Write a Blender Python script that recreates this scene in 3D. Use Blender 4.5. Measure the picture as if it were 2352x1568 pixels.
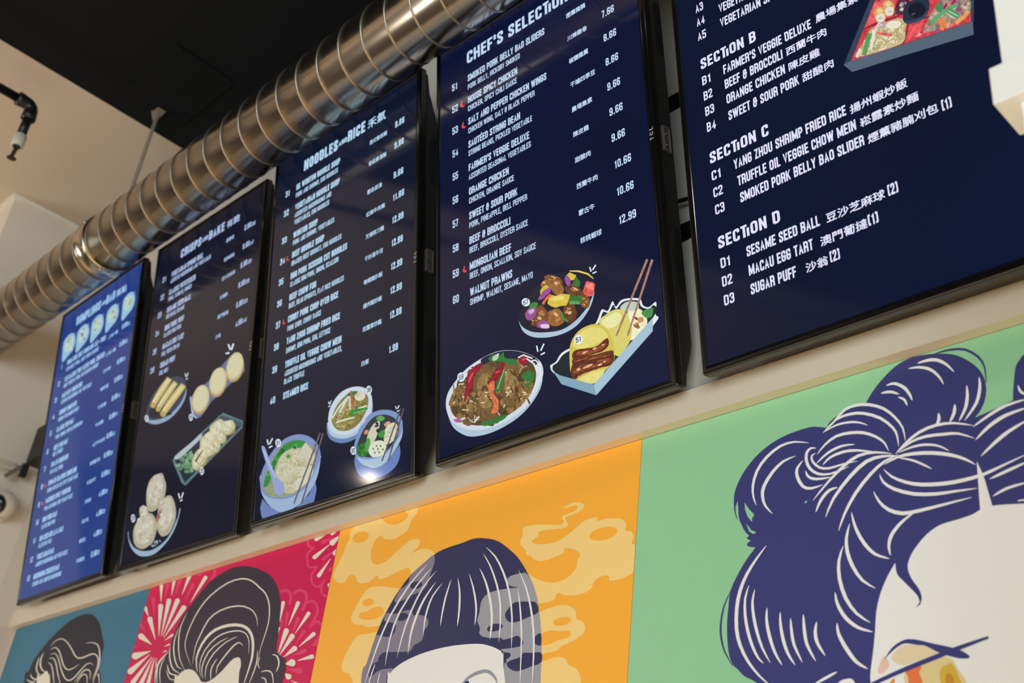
import bpy, bmesh, math, random
from mathutils import Vector, Matrix
from mathutils.geometry import tessellate_polygon

for o in list(bpy.data.objects):
    bpy.data.objects.remove(o)
SCN = bpy.context.scene
COL = SCN.collection

# picture and lettering layouts, in tenths of a millimetre on each screen or panel (first point, then steps)
SCREENS = {
 1: dict(o=(-3.4614, -0.0568, 2.4299), u=(0.99985, -0.01701, -0.00231), v=(-0.00056, -0.16656, 0.98603), text=[
  ('head', 'DUMPLINGS', 1184, 8601, 2867, 8615, 304),
  ('small', 'AND', 2903, 8687, 3218, 8689, 126),
  ('head', 'BAO', 3249, 8618, 3824, 8622, 304),
  ('cjkhead', '蒸點', 3917, 8623, 4567, 8628, 239),
  ('item', 'SIGNATURE JUICY DUMPLING XLB - PORK', 955, 7331, 3598, 7352, 165),
  ('item', 'XLB CLASSIC TWO TASTES PORK, CHICKEN', 955, 6765, 3685, 6787, 165),
  ('item', 'HARVEST DUMPLING', 955, 6219, 2357, 6230, 165),
  ('item', 'SHRIMP DUMPLING', 955, 5661, 2168, 5671, 165),
  ('item', 'CLASSIC SHU MAI', 955, 5111, 2126, 5121, 165),
  ('sub', 'STEAMED, PORK, JUICY BROTH INSIDE', 955, 7115, 3197, 7133, 130),
  ('sub', 'JUICY BROTH, PORK OR CHICKEN INSIDE', 955, 6561, 3346, 6580, 130),
  ('sub', 'ASSORTED MUSHROOMS AND VEGETABLES', 955, 6022, 3046, 6039, 130),
  ('sub', 'SHRIMP AND BAMBOO SHOOT', 955, 5451, 2399, 5463, 130),
  ('sub', 'PORK, SHRIMP, SHIITAKE MUSHROOM', 955, 4886, 2794, 4901, 130),
  ('price', '8.88', 4633, 7343, 4946, 7346, 165),
  ('price', '8.88', 4634, 6777, 4961, 6780, 165),
  ('price', '8.88', 4628, 6226, 4951, 6228, 165),
  ('price', '8.88', 4618, 5667, 4947, 5670, 165),
  ('price', '8.88', 4610, 5113, 4950, 5116, 165),
  ('price', '8.88', 4621, 4545, 4958, 4548, 165),
  ('cjk', '(5)', 4974, 7336, 5119, 7337, 118),
  ('cjk', '(5)', 4987, 6773, 5132, 6774, 118),
  ('cjk', '(3)', 4978, 6227, 5128, 6228, 118),
  ('cjk', '(3)', 4973, 5674, 5121, 5675, 118),
  ('cjk', '(4)', 4977, 5117, 5124, 5118, 118),
  ('cjk', '(4)', 4983, 4562, 5122, 4563, 118),
  ('cjk', '上海小籠', 3780, 7310, 4384, 7315, 118),
  ('cjk', '上海小籠', 3756, 6742, 4403, 6747, 118),
  ('cjk', '花卉餃', 3755, 6209, 4251, 6213, 118),
  ('cjk', '蝦餃皇', 3739, 5656, 4254, 5660, 118),
  ('cjk', '干蒸賣', 3745, 5086, 4271, 5090, 118),
  ('cjk', '牛肉賣', 3749, 4552, 4252, 4556, 118),
  ('num', '1', 514, 7328, 595, 7328, 172),
  ('num', '2', 479, 6743, 610, 6744, 172),
  ('num', '3', 429, 6209, 577, 6210, 172),
  ('num', '4', 448, 5652, 610, 5653, 172),
  ('item', 'BEEF SHU MAI', 955, 4527, 1923, 4535, 165),
  ('item', 'POTATO DUMPLING', 955, 3994, 2132, 4003, 165),
  ('item', 'SPINACH SEAFOOD DUMPLING', 955, 3420, 2884, 3435, 165),
  ('item', 'PANFRIED SPICY WONTON', 955, 2873, 2655, 2886, 165),
  ('item', 'BBQ PORK BAO', 955, 2303, 1940, 2310, 165),
  ('item', 'EGG CUSTARD LAVA BAO', 955, 1734, 2554, 1747, 165),
  ('item', 'VEGETARIAN BAO', 955, 1188, 2116, 1197, 165),
  ('item', 'MUSHROOM CHICKEN BAO', 955, 616, 2678, 630, 165),
  ('sub', 'BEEF, GINGER', 955, 4338, 1649, 4344, 130),
  ('sub', 'POTATO, PORK', 955, 3779, 1863, 3786, 130),
  ('sub', 'SHRIMP AND SCALLOP, SPICY PEANUT SAUCE', 955, 3207, 3047, 3223, 130),
  ('sub', 'PORK AND SHRIMP, SPICY PEANUT SAUCE', 955, 2655, 2862, 2670, 130),
  ('sub', 'CLASSIC BBQ PORK', 955, 2101, 1908, 2109, 130),
  ('sub', 'SALTED EGG YOLK', 955, 1540, 1867, 1547, 130),
  ('sub', 'ASSORTED MUSHROOMS AND VEGETABLES', 955, 982, 3093, 999, 130),
  ('sub', 'CHICKEN AND ASSORTED MUSHROOMS', 955, 415, 2897, 430, 130),
  ('price', '8.88', 4614, 3979, 4949, 3982, 165),
  ('price', '8.88', 4620, 3414, 4968, 3416, 165),
  ('price', '8.88', 4637, 2853, 4980, 2856, 165),
  ('price', '4.88', 4628, 2308, 4977, 2310, 165),
  ('price', '4.88', 4636, 1742, 4988, 1745, 165),
  ('price', '4.88', 4653, 1176, 4989, 1179, 165),
  ('price', '5.88', 4669, 617, 5010, 620, 165),
  ('cjk', '(4)', 4970, 3976, 5126, 3977, 118),
  ('cjk', '(3)', 4989, 3412, 5144, 3413, 118),
  ('cjk', '(3)', 5001, 2858, 5147, 2860, 118),
  ('cjk', '(3)', 4998, 2313, 5150, 2314, 118),
  ('cjk', '(2)', 5016, 1755, 5165, 1756, 118),
  ('cjk', '(2)', 5016, 1191, 5158, 1192, 118),
  ('cjk', '(2)', 5030, 634, 5172, 635, 118),
  ('cjk', '山竹牛肉球', 3761, 3961, 4512, 3967, 118),
  ('cjk', '香煎薯仔餃', 3748, 3401, 4388, 3406, 118),
  ('cjk', '紅油抄手', 3746, 2844, 4279, 2848, 118),
  ('cjk', '叉燒包', 3766, 2283, 4168, 2287, 118),
  ('cjk', '流沙包', 3761, 1720, 4176, 1723, 118),
  ('cjk', '素菜包', 3778, 1163, 4170, 1166, 118),
  ('cjk', '冬菇雞包', 3773, 617, 4283, 621, 118),
  ('num', '5', 472, 5109, 584, 5110, 172),
  ('num', '6', 447, 4523, 565, 4524, 172),
  ('num', '7', 446, 3965, 575, 3966, 172),
  ('num', '8', 445, 3417, 564, 3418, 172),
  ('num', '9', 434, 2861, 550, 2862, 172),
  ('num', '10', 474, 2305, 665, 2306, 172),
  ('num', '11', 483, 1751, 665, 1753, 172),
  ('num', '12', 492, 1182, 690, 1184, 172),
  ('num', '13', 481, 629, 678, 630, 172),
 ], shapes={
  ('dumpling_plate', 0): [
((150,192,222),1,1,[[432,7902,-27,394,240,135,324,-2,247,-146,116,-285,-107,-231,-285,-99,-289,-101,-151,39]]),
((178,208,206),2,1,[[1158,7937,-117,-90,-167,-27,-172,42,-131,102,-54,134,37,130,120,90,169,27,172,-44,128,-102,53,-133]]),
((206,222,200),3,1,[[911,8023,-56,-23,-74,16,-80,42,-13,62,47,35,86,-20,53,-53],
[1169,7826,-57,-20,-65,-3,-55,54,-27,51,28,36,73,-12,77,-42],
[1042,8100,-80,2,-80,16,-24,45,-16,52,87,12,90,-37,54,-50]]),
((150,170,150),3,1,[[846,8156,-82,-10,-70,44,-30,40,36,31,101,-7,85,-39,28,-44],
[924,8212,-62,-10,-80,21,-39,45,11,43,74,20,95,-35,39,-52],
[996,8142,-17,-41,-64,2,-79,44,-45,67,28,40,71,-20,68,-33]]),
((190,206,180),3,1,[[996,7997,-31,-28,-54,-11,-67,50,-30,55,21,36,61,14,64,-62],
[1034,8113,-106,2,-85,42,-36,47,49,27,85,0,104,-28,-5,-45],
[1064,7873,-22,-41,-64,5,-83,35,-28,65,13,38,54,10,80,-45]]),
  ],
  ('sparkle_marks', 100): [
((140,150,210),1,0,[[1220,8373,-23,-54,54,-24,22,54]]),
  ],
  ('dumpling_plate', 1): [
((150,192,222),1,1,[[1426,7904,-22,386,233,133,312,-2,237,-143,110,-280,-106,-227,-277,-98,-279,-98,-145,38]]),
((178,208,206),2,1,[[2127,7938,-115,-88,-161,-27,-165,41,-125,100,-51,132,37,127,117,89,163,27,165,-44,123,-100,50,-131]]),
((206,222,226),3,1,[[1913,8006,-86,8,-92,31,-14,43,54,22,88,-7,75,-34,13,-38],
[1838,8238,-61,-29,-84,34,-42,47,-8,46,56,12,67,-12,64,-43],
[1958,7876,-94,14,-87,24,-38,47,58,23,77,-1,94,-23,22,-48]]),
((90,100,130),3,1,[[2019,7851,-87,5,-80,28,-18,41,12,40,91,-8,75,-29,61,-46],
[1907,8207,-63,-13,-72,27,-51,41,23,36,49,28,86,-26,49,-51],
[1892,8058,-40,-23,-64,4,-51,46,-42,60,46,36,84,-24,49,-51]]),
((190,206,216),3,1,[[1938,7848,-86,-4,-73,35,-57,43,46,30,70,9,70,-31,29,-38],
[1947,7866,-44,-24,-80,5,-37,56,-24,54,56,30,89,-23,49,-54],
[1909,8168,-40,-29,-70,27,-54,39,0,45,45,26,83,-9,52,-56]]),
  ],
  ('sparkle_marks', 101): [
((140,150,210),1,0,[[2191,8367,-22,-53,51,-24,22,53]]),
  ],
  ('dumpling_plate', 2): [
((150,192,222),1,1,[[2431,7905,-17,380,226,130,300,-2,228,-140,102,-275,-104,-223,-268,-96,-271,-97,-139,38]]),
((178,208,206),2,1,[[3106,7939,-111,-87,-155,-27,-159,41,-120,98,-48,130,38,125,113,87,158,26,158,-42,118,-99,46,-128]]),
((206,222,200),3,1,[[2987,8111,-92,13,-95,40,18,35,56,16,94,-24,102,-35,11,-45],
[2796,8177,-87,3,-62,37,-33,38,40,23,73,3,94,-27,36,-51],
[2928,7977,-48,-35,-83,15,-70,55,-16,63,55,24,74,-7,54,-55]]),
((150,170,150),3,1,[[2764,8215,-60,-21,-77,32,-53,44,26,37,54,15,65,-23,57,-39],
[3026,8033,-84,2,-74,24,-52,45,36,35,66,11,74,-27,56,-45],
[2794,7909,-89,11,-67,36,-35,42,78,7,93,-3,52,-43,28,-37]]),
((190,206,180),3,1,[[2922,7975,-90,14,-77,36,-35,45,88,5,89,-15,76,-35,24,-42],
[2886,8202,-30,-29,-46,-16,-66,52,-48,59,19,38,53,8,65,-53],
[2997,8023,-4,-48,-70,22,-60,36,-36,57,35,30,60,-14,73,-30]]),
  ],
  ('sparkle_marks', 102): [
((140,150,210),1,0,[[3173,8360,-22,-52,49,-24,22,52]]),
  ],
  ('dumpling_plate', 3): [
((150,192,222),1,1,[[3441,7915,-13,372,219,128,290,-2,217,-138,96,-270,-103,-218,-259,-94,-261,-95,-134,37]]),
((178,208,206),2,1,[[4092,7948,-108,-85,-150,-27,-153,40,-114,97,-45,126,38,124,110,85,152,26,152,-42,113,-97,43,-126]]),
((206,222,200),3,1,[[3848,8117,-86,20,-90,31,18,33,44,17,79,-15,85,-30,23,-44],
[3776,8040,-103,12,-64,44,-11,37,60,14,89,-16,69,-36,-4,-31],
[3851,8077,-22,-32,-49,-5,-62,42,-51,61,25,38,60,-9,67,-35]]),
((150,170,150),3,1,[[3908,8119,-97,20,-68,34,-34,42,46,29,105,-13,86,-42,12,-44],
[4082,7890,-77,5,-67,26,-58,44,43,34,87,-6,82,-26,42,-49],
[3862,8140,-84,16,-80,24,-17,41,51,18,76,13,77,-42,40,-48]]),
((190,206,180),3,1,[[3842,8021,-60,-15,-67,25,-67,41,36,36,42,22,68,-19,67,-43],
[3747,8144,-48,-24,-70,24,-38,42,-24,54,68,10,76,-11,31,-52],
[3908,8072,-35,-32,-62,15,-72,34,-18,61,42,21,54,16,59,-57]]),
  ],
  ('sparkle_marks', 103): [
((140,150,210),1,0,[[4160,8361,-21,-51,47,-23,22,51]]),
  ],
  ('dumpling_plate', 4): [
((150,192,222),1,1,[[4474,7961,-8,366,213,125,278,-2,208,-136,88,-265,-101,-214,-251,-92,-252,-93,-129,36]]),
((178,208,206),2,1,[[5101,7993,-105,-84,-145,-25,-147,39,-108,95,-42,124,38,121,107,84,146,25,147,-41,107,-95,39,-124]]),
((206,222,200),3,1,[[4949,8028,-71,1,-71,-3,-45,53,0,51,58,22,68,-32,62,-39],
[4873,8117,-14,-39,-60,14,-47,41,-24,48,18,40,67,-5,45,-55],
[4764,8258,-42,-32,-79,15,-44,55,-11,52,54,16,66,-11,35,-47]]),
((150,170,150),3,1,[[4919,8194,-87,6,-53,40,-39,41,70,7,70,-8,60,-29,10,-32],
[4992,8109,-93,22,-78,31,-13,41,59,14,83,2,73,-42,29,-46],
[5008,8030,-84,-2,-86,31,-24,49,53,22,62,6,76,-24,9,-41]]),
((190,206,180),3,1,[[4942,8182,-36,-34,-68,19,-50,44,-34,56,39,29,63,-14,52,-43],
[4769,8209,-84,12,-63,36,-35,43,75,7,81,-17,59,-32,46,-43],
[4885,8148,-18,-41,-65,0,-63,54,-25,58,37,24,53,16,66,-55]]),
  ],
  ('sparkle_marks', 104): [
((140,150,210),1,0,[[5171,8398,-21,-50,45,-23,21,50]]),
  ],
  ('chilli_icon', 24): [
((226,62,76),2,1,[[706,3525,40,-1,9,-34,47,-30,52,8,-16,-32,-63,-2,-74,28,-26,38]]),
((226,120,110),2,0,[[738,3522,-17,36,-27,5,16,-35]]),
  ],
  ('chilli_icon', 25): [
((226,62,76),2,1,[[698,2978,40,-1,8,-33,48,-30,51,9,-16,-32,-62,-3,-74,27,-26,37]]),
((226,120,110),2,0,[[729,2975,-16,35,-27,5,16,-35]]),
  ],
 }),
 2: dict(o=(-2.8418, -0.0582, 2.4285), u=(0.99994, 0.01034, -0.00174), v=(0.00346, -0.16832, 0.98573), text=[
  ('head', 'CRISPS', 1368, 8593, 2436, 8604, 274),
  ('small', 'AND', 2462, 8671, 2785, 8674, 132),
  ('head', 'BAKE', 2828, 8602, 3596, 8610, 274),
  ('cjkhead', '有脆', 3711, 8612, 4331, 8618, 226),
  ('item', 'VEGETARIAN SPRING ROLL', 955, 8144, 2624, 8160, 165),
  ('item', 'CLASSIC POTSTICKER', 955, 7584, 2342, 7598, 165),
  ('item', 'SESAME SEED BALL', 955, 7047, 2209, 7059, 165),
  ('item', 'BBQ PORK PUFF', 955, 6498, 1963, 6508, 165),
  ('item', 'MACAU EGG TART', 955, 5948, 2061, 5959, 165),
  ('item', 'SUGAR PUFF', 955, 5394, 1730, 5401, 165),
  ('sub', 'ASSORTED MUSHROOMS AND VEGETABLES', 955, 7951, 3048, 7972, 130),
  ('sub', 'PORK, CABBAGE, GINGER', 955, 7392, 2178, 7404, 130),
  ('sub', 'RED BEAN, SESAME', 955, 6856, 1910, 6866, 130),
  ('sub', 'CLASSIC BBQ PORK', 955, 6302, 1868, 6311, 130),
  ('sub', 'EGG, FRESH CREAM', 955, 5741, 1884, 5750, 130),
  ('sub', 'EGG, MILK', 955, 5184, 1424, 5189, 130),
  ('num', '21', 482, 8137, 675, 8139, 172),
  ('num', '22', 488, 7575, 680, 7577, 172),
  ('num', '23', 459, 7031, 656, 7033, 172),
  ('num', '24', 461, 6475, 650, 6477, 172),
  ('num', '25', 450, 5928, 631, 5929, 172),
  ('num', '26', 433, 5378, 640, 5380, 172),
  ('price', '5.66', 4630, 8192, 4924, 8195, 165),
  ('price', '6.66', 4627, 7637, 4924, 7640, 165),
  ('price', '5.66', 4611, 7097, 4906, 7100, 165),
  ('price', '6.66', 4599, 6540, 4898, 6543, 165),
  ('price', '5.66', 4589, 5982, 4891, 5985, 165),
  ('price', '4.66', 4637, 5442, 4931, 5445, 165),
  ('cjk', '(3)', 4951, 8188, 5127, 8190, 118),
  ('cjk', '(4)', 4951, 7634, 5120, 7636, 118),
  ('cjk', '(3)', 4933, 7098, 5107, 7100, 118),
  ('cjk', '(3)', 4925, 6541, 5097, 6543, 118),
  ('cjk', '(2)', 4918, 5987, 5089, 5989, 118),
  ('cjk', '(4)', 4957, 5450, 5133, 5452, 118),
  ('cjk', '素春卷', 3763, 8166, 4141, 8169, 118),
  ('cjk', '經典鍋貼', 3752, 7601, 4249, 7606, 118),
  ('cjk', '豆沙芝麻球', 3743, 7042, 4367, 7049, 118),
  ('cjk', '叉燒酥', 3728, 6502, 4107, 6506, 118),
  ('cjk', '澳門葡撻', 3721, 5949, 4227, 5954, 118),
  ('cjk', '沙翁', 3718, 5390, 3969, 5392, 118),
  ('badge', '21', 499, 4002, 636, 4002, 113),
  ('badge', '25', 2864, 3431, 2987, 3431, 110),
  ('badge', '22', 3675, 1839, 3805, 1839, 114),
  ('badge', '23', 445, 1264, 587, 1264, 124),
 ], shapes={
  ('spring_roll_bowl', 0): [
((146,176,204),1,1,[[515,4017,56,115,508,-57,1160,169,281,140,-20,-283,-251,-221,-425,-149,-532,-3,-446,113]]),
((56,66,88),2,1,[[521,4108,-28,269,241,311,433,219,533,29,419,-104,302,-210,93,-236,-96,-227,-223,-175,-367,-120,-461,-16,-423,71,-295,90]]),
((28,34,52),3,1,[[651,4149,174,140,1103,-433,-606,39,-429,99]]),
((212,192,126),4,0,[[961,4325,247,170,245,176,245,185,-265,163,-296,-161,-243,-189,-182,-212],
[1265,4135,259,166,257,171,261,179,-237,149,-306,-156,-256,-182,-201,-205],
[1574,3915,311,168,305,175,304,185,-264,173,-355,-158,-304,-187,-246,-212]]),
((234,222,166),5,0,[[820,4416,747,467,-99,61,-750,-468],
[1133,4223,787,451,-88,56,-790,-452],
[1436,4008,929,465,-99,66,-933,-466]]),
((196,170,100),5,1,[[979,4331,-10,-38,-48,-17,-74,8,-79,32,-63,46,-31,49,11,38,49,17,74,-8,79,-32,62,-47],
[1283,4140,-10,-34,-44,-16,-66,7,-72,29,-57,42,-28,44,10,35,44,16,67,-8,72,-29,57,-42],
[1599,3926,-11,-39,-51,-19,-76,8,-82,33,-66,48,-32,51,12,41,51,18,77,-9,82,-33,65,-48]]),
  ],
  ('number_badge', 12): [
((225,235,248),12,1,[[678,4031,-1,-42,-22,-28,-40,-8,-49,12,-49,31,-39,44,-22,47,1,42,22,28,40,9,50,-13,49,-31,39,-44]]),
  ],
  ('sparkle_marks', 13): [
((225,238,250),2,0,[[2340,4854,77,-124,45,-6,-77,124],
[2494,4833,-59,-93,47,-23,59,93],
[2438,4650,117,-4,-24,30,-117,4]]),
  ],
  ('egg_tart_tray', 0): [
((98,122,164),1,0,[[2738,4091,106,7,771,196,671,301,448,148,392,-291,142,-368,-632,-180,-788,-234,-433,-285,-215,-5,-214,150]]),
((176,196,222),2,0,[[2738,4091,67,-18,243,-542,164,-112,-12,-39,-247,158]]),
((178,150,110),2,1,[[3733,3673,-106,-153,-191,-68,-226,35,-201,131,-122,193,-8,202,109,157,196,67,228,-40,199,-134,116,-192],
[4480,3933,-105,-151,-186,-66,-218,36,-194,131,-117,192,-5,201,107,154,190,65,222,-41,191,-134,111,-190],
[5199,4128,-103,-149,-181,-65,-212,37,-186,130,-111,190,-4,199,106,152,185,64,214,-41,184,-134,107,-189]]),
((212,200,156),3,1,[[3698,3734,-101,-148,-180,-67,-213,32,-189,125,-113,184,-7,195,104,152,185,66,215,-36,186,-128,109,-184],
[4447,3994,-100,-146,-176,-65,-206,33,-182,124,-108,184,-4,193,102,150,180,64,208,-37,180,-128,104,-183],
[5168,4188,-99,-144,-171,-64,-199,34,-175,124,-104,182,-2,191,101,147,175,63,201,-38,174,-126,99,-182]]),
((222,216,176),4,1,[[3608,3775,-85,-130,-148,-63,-173,24,-151,104,-89,157,-2,168,87,133,151,61,174,-26,150,-106,86,-156],
[4360,4036,-84,-129,-145,-61,-167,24,-146,104,-85,156,0,166,86,132,147,60,169,-27,144,-106,82,-156],
[5083,4230,-82,-128,-141,-59,-162,25,-140,103,-81,155,1,164,85,129,143,59,163,-27,139,-105,78,-154]]),
  ],
  ('number_badge', 14): [
((225,235,248),12,1,[[3024,3460,-1,-40,-21,-28,-36,-9,-44,11,-43,29,-34,42,-19,46,2,41,20,27,36,10,44,-12,44,-29,34,-42]]),
  ],
  ('sparkle_marks', 15): [
((225,238,250),2,0,[[4347,5062,124,-191,72,-6,-123,190],
[4592,5021,-78,-151,78,-39,78,151],
[4315,4803,173,-26,-27,52,-173,26]]),
  ],
  ('potsticker_tray', 0): [
((96,126,136),1,0,[[2212,2515,1287,418,847,264,113,18,937,-447,34,-152,-2421,-935,-208,118,-418,505]]),
((30,44,58),2,0,[[2344,2492,1168,370,898,301,920,-401,16,-102,-2384,-895,-450,527]]),
((64,86,98),3,0,[[4410,3163,920,-401,16,-102,-401,51,-580,373]]),
((182,202,208),3,1,[[2311,2589,845,222,346,108,24,-129,-458,-163,-532,-145]]),
((104,148,110),4,1,[[2747,2167,-73,0,-94,45,-60,53,15,30,63,-6,79,-26,65,-52],
[3150,2217,7,22,35,19,77,-12,41,-28,6,-29,-68,-1,-60,6],
[3128,2342,-6,35,72,2,87,-23,61,-44,-42,-24,-59,-11,-84,28],
[3158,2298,-100,31,-101,40,-44,62,-9,49,87,-19,95,-48,89,-71],
[3212,2153,-17,38,-4,40,71,-5,55,-24,38,-33,-14,-34,-62,-8],
[2913,2267,-44,29,-11,32,24,21,54,-16,38,-24,0,-24,-11,-23],
[2708,2133,-42,12,-29,31,14,19,25,11,39,-20,38,-27,-14,-22],
[2981,2311,-46,10,-59,25,-16,37,21,15,44,-10,46,-25,41,-39]]),
((84,124,92),5,1,[[3217,1950,-58,24,-72,39,-23,49,19,17,45,0,60,-55,58,-57],
[2761,2320,-45,12,-49,40,-20,34,16,12,33,0,46,-40,28,-37],
[2879,2377,-14,-31,-127,31,-104,55,-48,49,81,-3,95,-11,104,-53],
[2966,2275,-55,0,-79,31,-91,50,30,21,29,21,100,-36,71,-56],
[2535,2219,-1,32,68,14,74,-14,68,-21,2,-32,-70,-12,-84,3],
[3116,2136,-80,4,-112,60,-53,58,-16,45,62,7,113,-60,72,-65],
[2783,2456,-28,-5,-54,25,-35,23,-18,23,36,-4,45,-13,48,-28],
[2801,2164,-58,26,-32,37,6,30,36,13,60,-20,38,-42,-10,-31]]),
((134,176,138),4,1,[[2933,2226,-27,-19,-72,36,-64,40,17,23,32,18,82,-32,55,-46],
[3270,1962,-98,26,-51,69,-12,58,68,9,91,-19,40,-66,31,-62],
[2998,2318,-36,-9,-66,5,-80,34,-28,34,42,10,72,-15,68,-28],
[2643,2280,-52,-12,-75,3,-93,32,-66,45,59,14,87,-13,104,-27],
[3199,2242,-50,58,34,47,111,-9,111,-53,35,-70,-69,-26,-93,-16],
[2703,2228,10,42,58,15,87,-5,75,-46,13,-50,-83,-5,-87,2],
[2759,2161,-63,18,-65,33,-62,47,-9,36,66,-15,79,-39,33,-43],
[3089,2377,-62,60,35,40,52,35,90,-43,53,-47,16,-57,-91,4]]),
((104,148,110),5,1,[[3159,2105,-57,45,-54,53,6,56,55,-1,56,-30,38,-53,-7,-46],
[3099,2108,-74,-11,-114,57,-26,61,19,33,70,-5,80,-41,66,-56],
[2928,2125,-69,32,-52,71,9,62,58,10,71,-35,44,-71,0,-65],
[3205,2165,-34,17,-36,27,-10,32,20,13,40,-16,22,-33,17,-29],
[2968,2007,-63,34,-28,42,44,16,57,-11,56,-24,12,-33,-16,-26],
[2811,2197,-56,9,-50,25,-25,31,8,25,50,1,52,-31,39,-35],
[2618,2413,-40,44,43,43,110,-2,83,-39,0,-46,-25,-47,-104,19]]),
((84,124,92),4,1,[[2993,2229,-71,-1,-88,35,-35,49,10,32,57,6,93,-26,35,-54],
[3000,2422,-50,27,-28,43,5,39,44,15,60,-35,18,-47,7,-47],
[3130,2086,-69,14,-59,41,-8,43,64,-3,55,-9,45,-34,8,-34],
[3074,2076,-2,21,40,13,55,3,31,-19,-1,-18,-32,-14,-49,1],
[3178,2260,-33,23,-33,27,0,27,17,7,31,-3,29,-38,14,-36],
[2850,2194,-21,-15,-75,28,-49,34,-41,38,53,0,71,-31,72,-34],
[3056,2195,-21,27,0,31,45,4,38,-5,19,-24,-2,-25,-32,-20]]),
((134,176,138),5,1,[[2895,2373,8,19,28,15,52,-1,42,-14,3,-22,-45,-10,-52,-5],
[3028,2503,-25,27,48,20,60,12,44,-20,0,-26,-25,-25,-59,-4],
[2518,2334,19,15,47,-2,59,-8,29,-25,-24,-13,-39,-3,-56,12],
[3058,1991,-26,22,-14,27,9,19,21,3,27,-10,18,-30,-9,-26],
[2833,2470,-37,33,6,34,43,11,48,-6,31,-29,-1,-32,-39,-13],
[3029,2232,-88,20,-59,49,-8,43,39,29,90,-23,63,-49,12,-46],
[3039,2411,-18,27,8,30,36,24,44,-14,29,-26,-14,-33,-42,-15]]),
((150,142,98),5,1,[[5080,2562,-140,-19,-145,2,-142,61,-153,71,-14,102,-12,97,94,58,140,19,158,-43,135,-72,88,-93,0,-89],
[4652,2617,-121,-78,-191,19,-203,9,-158,113,-99,135,66,117,102,86,163,29,181,-15,158,-81,151,-101,11,-127],
[4739,2461,-14,-63,-70,-38,-109,27,-102,37,-76,68,-53,76,12,69,62,41,89,20,111,-36,87,-63,61,-71],
[4490,2261,-62,-51,-101,-16,-109,25,-97,52,-51,75,-5,76,59,54,86,27,102,0,112,-28,51,-76,40,-71],
[4287,2398,-173,-62,-190,3,-176,42,-143,86,-101,123,33,137,159,80,175,48,195,-16,190,-60,75,-129,2,-125],
[4296,2244,-65,-57,-108,-8,-118,-4,-111,61,-75,83,-11,87,32,77,86,49,126,-6,115,-50,110,-62,24,-90],
[3954,2104,-119,-113,-193,1,-173,23,-140,81,-50,124,20,129,81,129,184,49,178,-20,186,-28,66,-128,55,-128],
[3783,1998,-111,-37,-122,-8,-135,13,-79,78,-65,78,7,85,71,67,124,16,128,4,116,-53,93,-73,-19,-84]]),
((206,202,162),6,1,[[4996,2625,-106,-33,-135,-11,-142,62,-93,84,-46,85,-4,85,54,77,158,-23,140,-14,142,-61,51,-95,58,-95],
[4622,2648,-139,-65,-184,12,-169,54,-146,84,-49,116,-35,123,125,69,150,32,181,13,157,-95,144,-105,36,-131],
[4708,2494,-31,-55,-83,-12,-88,-8,-96,49,-86,60,-11,70,-1,62,61,30,73,19,95,-29,86,-49,51,-67],
[4442,2300,-62,-47,-97,-10,-108,11,-96,53,-41,76,12,68,21,70,91,31,109,-16,105,-31,78,-65,32,-78],
[4206,2456,-159,-45,-166,-39,-162,60,-170,68,-30,127,-5,130,152,77,170,34,193,18,167,-82,38,-126,83,-121],
[4224,2293,-51,-55,-90,-27,-117,7,-95,67,-80,72,0,80,45,58,53,67,122,-13,110,-42,95,-63,19,-82],
[3875,2158,-101,-104,-175,-29,-173,27,-155,73,-49,131,54,125,94,106,163,39,171,29,145,-69,72,-107,54,-117],
[3735,2038,-117,-26,-110,-31,-122,39,-110,55,-17,84,3,76,74,52,90,49,128,-18,101,-54,67,-67,12,-75]]),
((226,224,194),7,1,[[4889,2699,-90,-28,-108,27,-113,20,-41,71,-42,69,41,58,95,21,106,-1,104,-41,70,-65,-7,-66],
[4453,2751,-112,-33,-119,-1,-116,34,-108,63,-13,92,53,73,102,35,115,17,120,-38,65,-77,33,-80],
[4601,2550,-32,-39,-58,-11,-65,6,-58,39,-62,44,-10,58,35,37,59,7,64,9,57,-49,35,-46],
[4327,2369,-47,-31,-65,-23,-68,31,-51,39,-12,49,-7,55,63,24,66,6,73,-8,39,-48,43,-49],
[4073,2541,-117,-59,-142,4,-129,32,-80,76,13,91,70,71,84,72,142,19,99,-68,102,-57,-2,-91],
[4134,2347,-64,-31,-65,-32,-78,38,-68,36,-27,59,-4,59,61,29,66,12,74,-9,54,-46,57,-53],
[3765,2225,-121,-42,-117,-47,-120,29,-47,82,-50,84,82,80,93,55,117,53,127,-26,59,-83,41,-91],
[3585,2126,-56,-42,-88,-3,-88,18,-36,56,-44,56,28,61,80,33,93,6,90,-23,32,-59,28,-55]]),
((168,158,114),8,0,[[4548,2916,52,-63,-3,-48,12,-5,27,47,-63,70],
[4681,2837,52,-62,-4,-49,12,-4,27,47,-62,69],
[4813,2758,51,-61,-3,-48,11,-5,27,47,-61,69],
[4944,2681,51,-61,-4,-48,12,-5,26,47,-60,68],
[4024,3028,59,-84,0,-69,12,-4,24,66,-67,90],
[4189,2924,57,-83,1,-69,12,-4,24,66,-67,89],
[4352,2822,57,-83,0,-68,12,-4,24,65,-66,89],
[4513,2720,56,-82,0,-68,12,-4,24,66,-65,87],
[4359,2657,48,-45,-6,-32,12,-5,30,32,-62,55],
[4452,2603,48,-46,-6,-32,12,-5,29,32,-61,55],
[4544,2548,48,-45,-6,-32,12,-5,29,32,-60,54],
[4636,2494,48,-45,-6,-32,11,-5,29,32,-60,54],
[4106,2495,51,-51,-5,-38,12,-4,28,37,-62,59],
[4201,2436,50,-51,-5,-37,12,-5,29,37,-62,59],
[4295,2377,50,-50,-5,-38,12,-4,28,37,-61,58],
[4389,2319,50,-50,-6,-38,12,-4,29,37,-62,58],
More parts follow.
